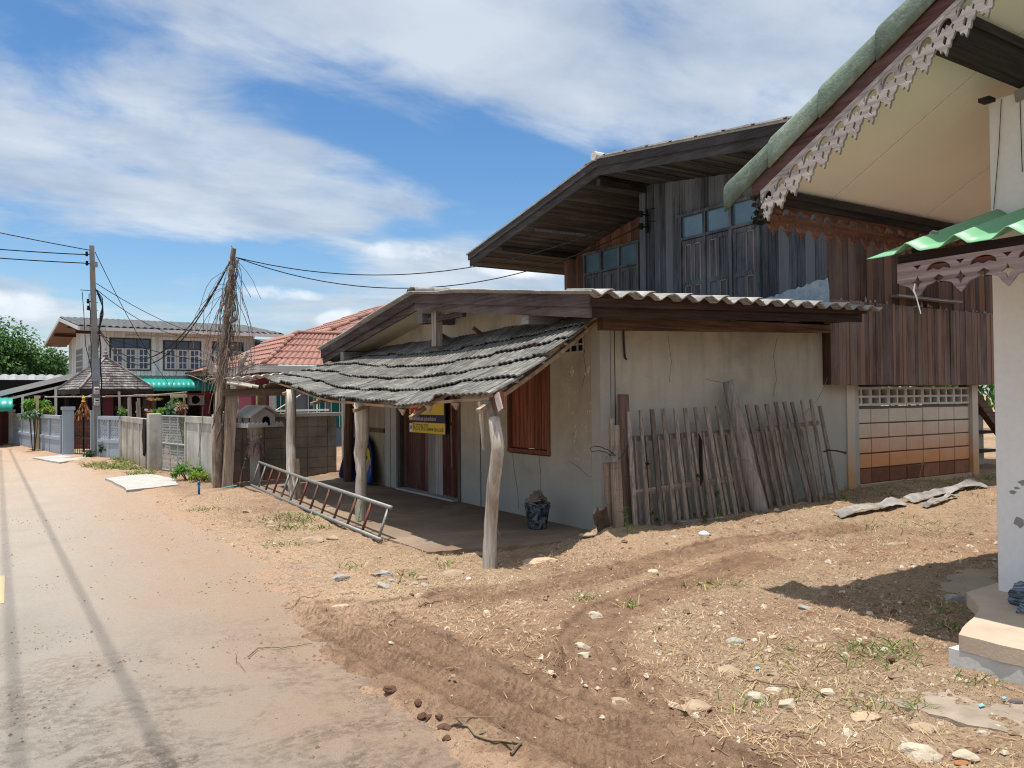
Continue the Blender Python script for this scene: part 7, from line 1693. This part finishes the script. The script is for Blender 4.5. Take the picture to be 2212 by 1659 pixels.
o = build('straw', mb, STR); tag(o, 'dry straw and dead stalks drifted over the yard', 'straw', kind='stuff')
# grass tufts
TUFT = [(2.95,9.9,.32,260),(2.75,9.2,.25,160),(3.05,8.9,.2,100),(2.35,8.1,.18,110),(2.2,11.2,.22,130),(2.0,19.6,.35,260),(2.3,18.9,.25,160),(1.75,20.6,.3,160),(2.35,22.3,.25,150),(2.4,21.2,.25,160),(2.42,20.4,.25,160),(2.3,17.6,.3,120),(2.55,6.7,.12,60),(3.3,6.3,.10,50),(2.85,6.1,.10,50),(3.55,4.62,.12,70),(3.75,4.35,.09,60),(4.75,4.25,.12,60),(4.55,4.45,.15,90),(4.2,2.75,.14,150),(4.05,2.62,.2,170),(4.35,2.65,.12,90),(3.75,2.95,.3,120),(5.0,2.75,.10,90),(5.4,3.05,.16,110),(3.45,2.3,.12,80),(3.6,2.15,.1,70),(2.95,2.6,.12,60),(3.3,2.55,.1,50),(9.8,6.35,.5,260),(11.2,6.3,.6,320),(12.6,6.2,.6,330),(13.4,6.0,.5,220),(8.9,6.2,.3,110),(7.6,5.0,.4,130),(8.3,4.8,.35,100),(10.8,5.1,.6,150),(5.35,6.3,.15,60),(7.35,6.2,.1,20),(4.1,2.15,.1,40),(3.05,9.5,.25,140)]
mb = MB()
for x, y, r, n in TUFT:
    far_ = 1+1.6*(y > 14)
    for k in range(int(n*.62*far_)):
        a = random.uniform(0, 6.3); q = r*1.15*random.random()**.75; p = Vector((x+q*math.cos(a), y+q*math.sin(a), 0)); p.z = max(0, gz(p.x, p.y)); L = random.uniform(.03,.10)*(1+(r > .25)*.3)*(1+.8*(y > 14)); d = Vector((random.gauss(0,.8), random.gauss(0,.8), .9)).normalized(); w_ = random.uniform(.0012,.003)*(1+y/12)
        s_ = d.cross(Vector((random.gauss(0,1), random.gauss(0,1), 0))).normalized()*w_; m1 = p+d*L*.6; e = p+d*L+Vector((d.x,d.y,-.35))*L*.45
        mb.add([p-s_, p+s_, m1+s_*.7, m1-s_*.7, e], [(0,1,2,3),(3,2,4)], min(1,max(0,random.gauss(.60,.27))))
m, nt, N, b = new_mat('grass_blade'); cr_ = nt.nodes.new('ShaderNodeValToRGB'); el = cr_.color_ramp.elements; el[0].color = (.035,.10,.015,1); el[1].color = (.50,.40,.20,1)
for ps, cl in ((.45,(.10,.20,.035,1)),(.75,(.24,.27,.08,1))): e_ = el.new(ps); e_.color = cl
nt.links.new(tint(nt), cr_.inputs[0]); nt.links.new(cr_.outputs[0], b.inputs['Base Color'])
o = build('grass', mb, m); tag(o, 'sparse green and yellow grass tufts in the yard and verge', 'grass', kind='stuff')
# tall single weeds
def stalk(label, x, y, h, mat, lean_=(0,0), leaves=8):
    z = gz(x, y); mb = MB(); pts = [Vector((x+lean_[0]*t*t*h, y+lean_[1]*t*t*h, z+h*t-.25*abs(lean_[0])*h*t*t)) for t in np.linspace(0, 1, 7)]; mb.tube(pts, [.004*(1-.6*i/6)+.001 for i in range(7)], 5)
    for k in range(leaves): p = pts[random.randint(1,6)]; mb.leaf(p, (random.gauss(0,1), random.gauss(0,1), random.uniform(0,.8)), .05, .018, random.random(), .6)
    return tag(build('weed', mb, mat, None, loc=(x,y,z)), label, 'weed')
stalk('tall green weed in front of the foot of the first picket panel', 6.55, 6.12, .34, LB, (.35,0), 12)
stalk('leafy weed at the foot of the pale squared plank', 5.25, 6.12, .30, LB, (-.1,0), 14)
stalk('arching dry grass stalk before the stained blocks', 11.0, 6.45, .40, STR, (.5,0), 2)
stalk('dry stalk on the porch beside the near log post', 4.25, 6.9, .26, STR, (-.25,.1), 1)
stalk('pale crossed dry weed beside the square timber post', 3.32, 13.9, .52, STR, (.2,0), 3)
stalk('green weed at the foot of the middle log post', 3.52, 8.98, .30, LB, (.2,.1), 10)
mb = MB()
for x, y, z in ((5.62,6.24,.78),(6.35,6.22,.62),(6.62,6.22,.42),(5.66,6.2,.3),(6.4,6.2,.16),(5.75,6.22,.2)):
    for k in range(7): mb.leaf((x,y,z), (random.gauss(0,1), -.6, random.gauss(0,.8)), .055, .04, random.random())
for k in range(7):
    x = 5.6+.2*k; mb.tube([(x,6.24,gz(x,6.24)),(x+.05,6.22,.3),(x+random.uniform(-.1,.15),6.22,.62),(x+.1,6.25,.8)], .0025, 4)
tag(build('creeper', mb, mat_leaf('creeper_leaf', (.02,.06,.015), (.08,.17,.04), .3), None, loc=(5.9,6.2,.1)), 'thin green creeper climbing the first picket panel', 'creeper')
for o in SC.objects:      # one mesh per part, none without a face tint
    if o.type == 'MESH' and 'tint' not in o.data.attributes: o.data.attributes.new('tint', 'FLOAT', 'FACE')
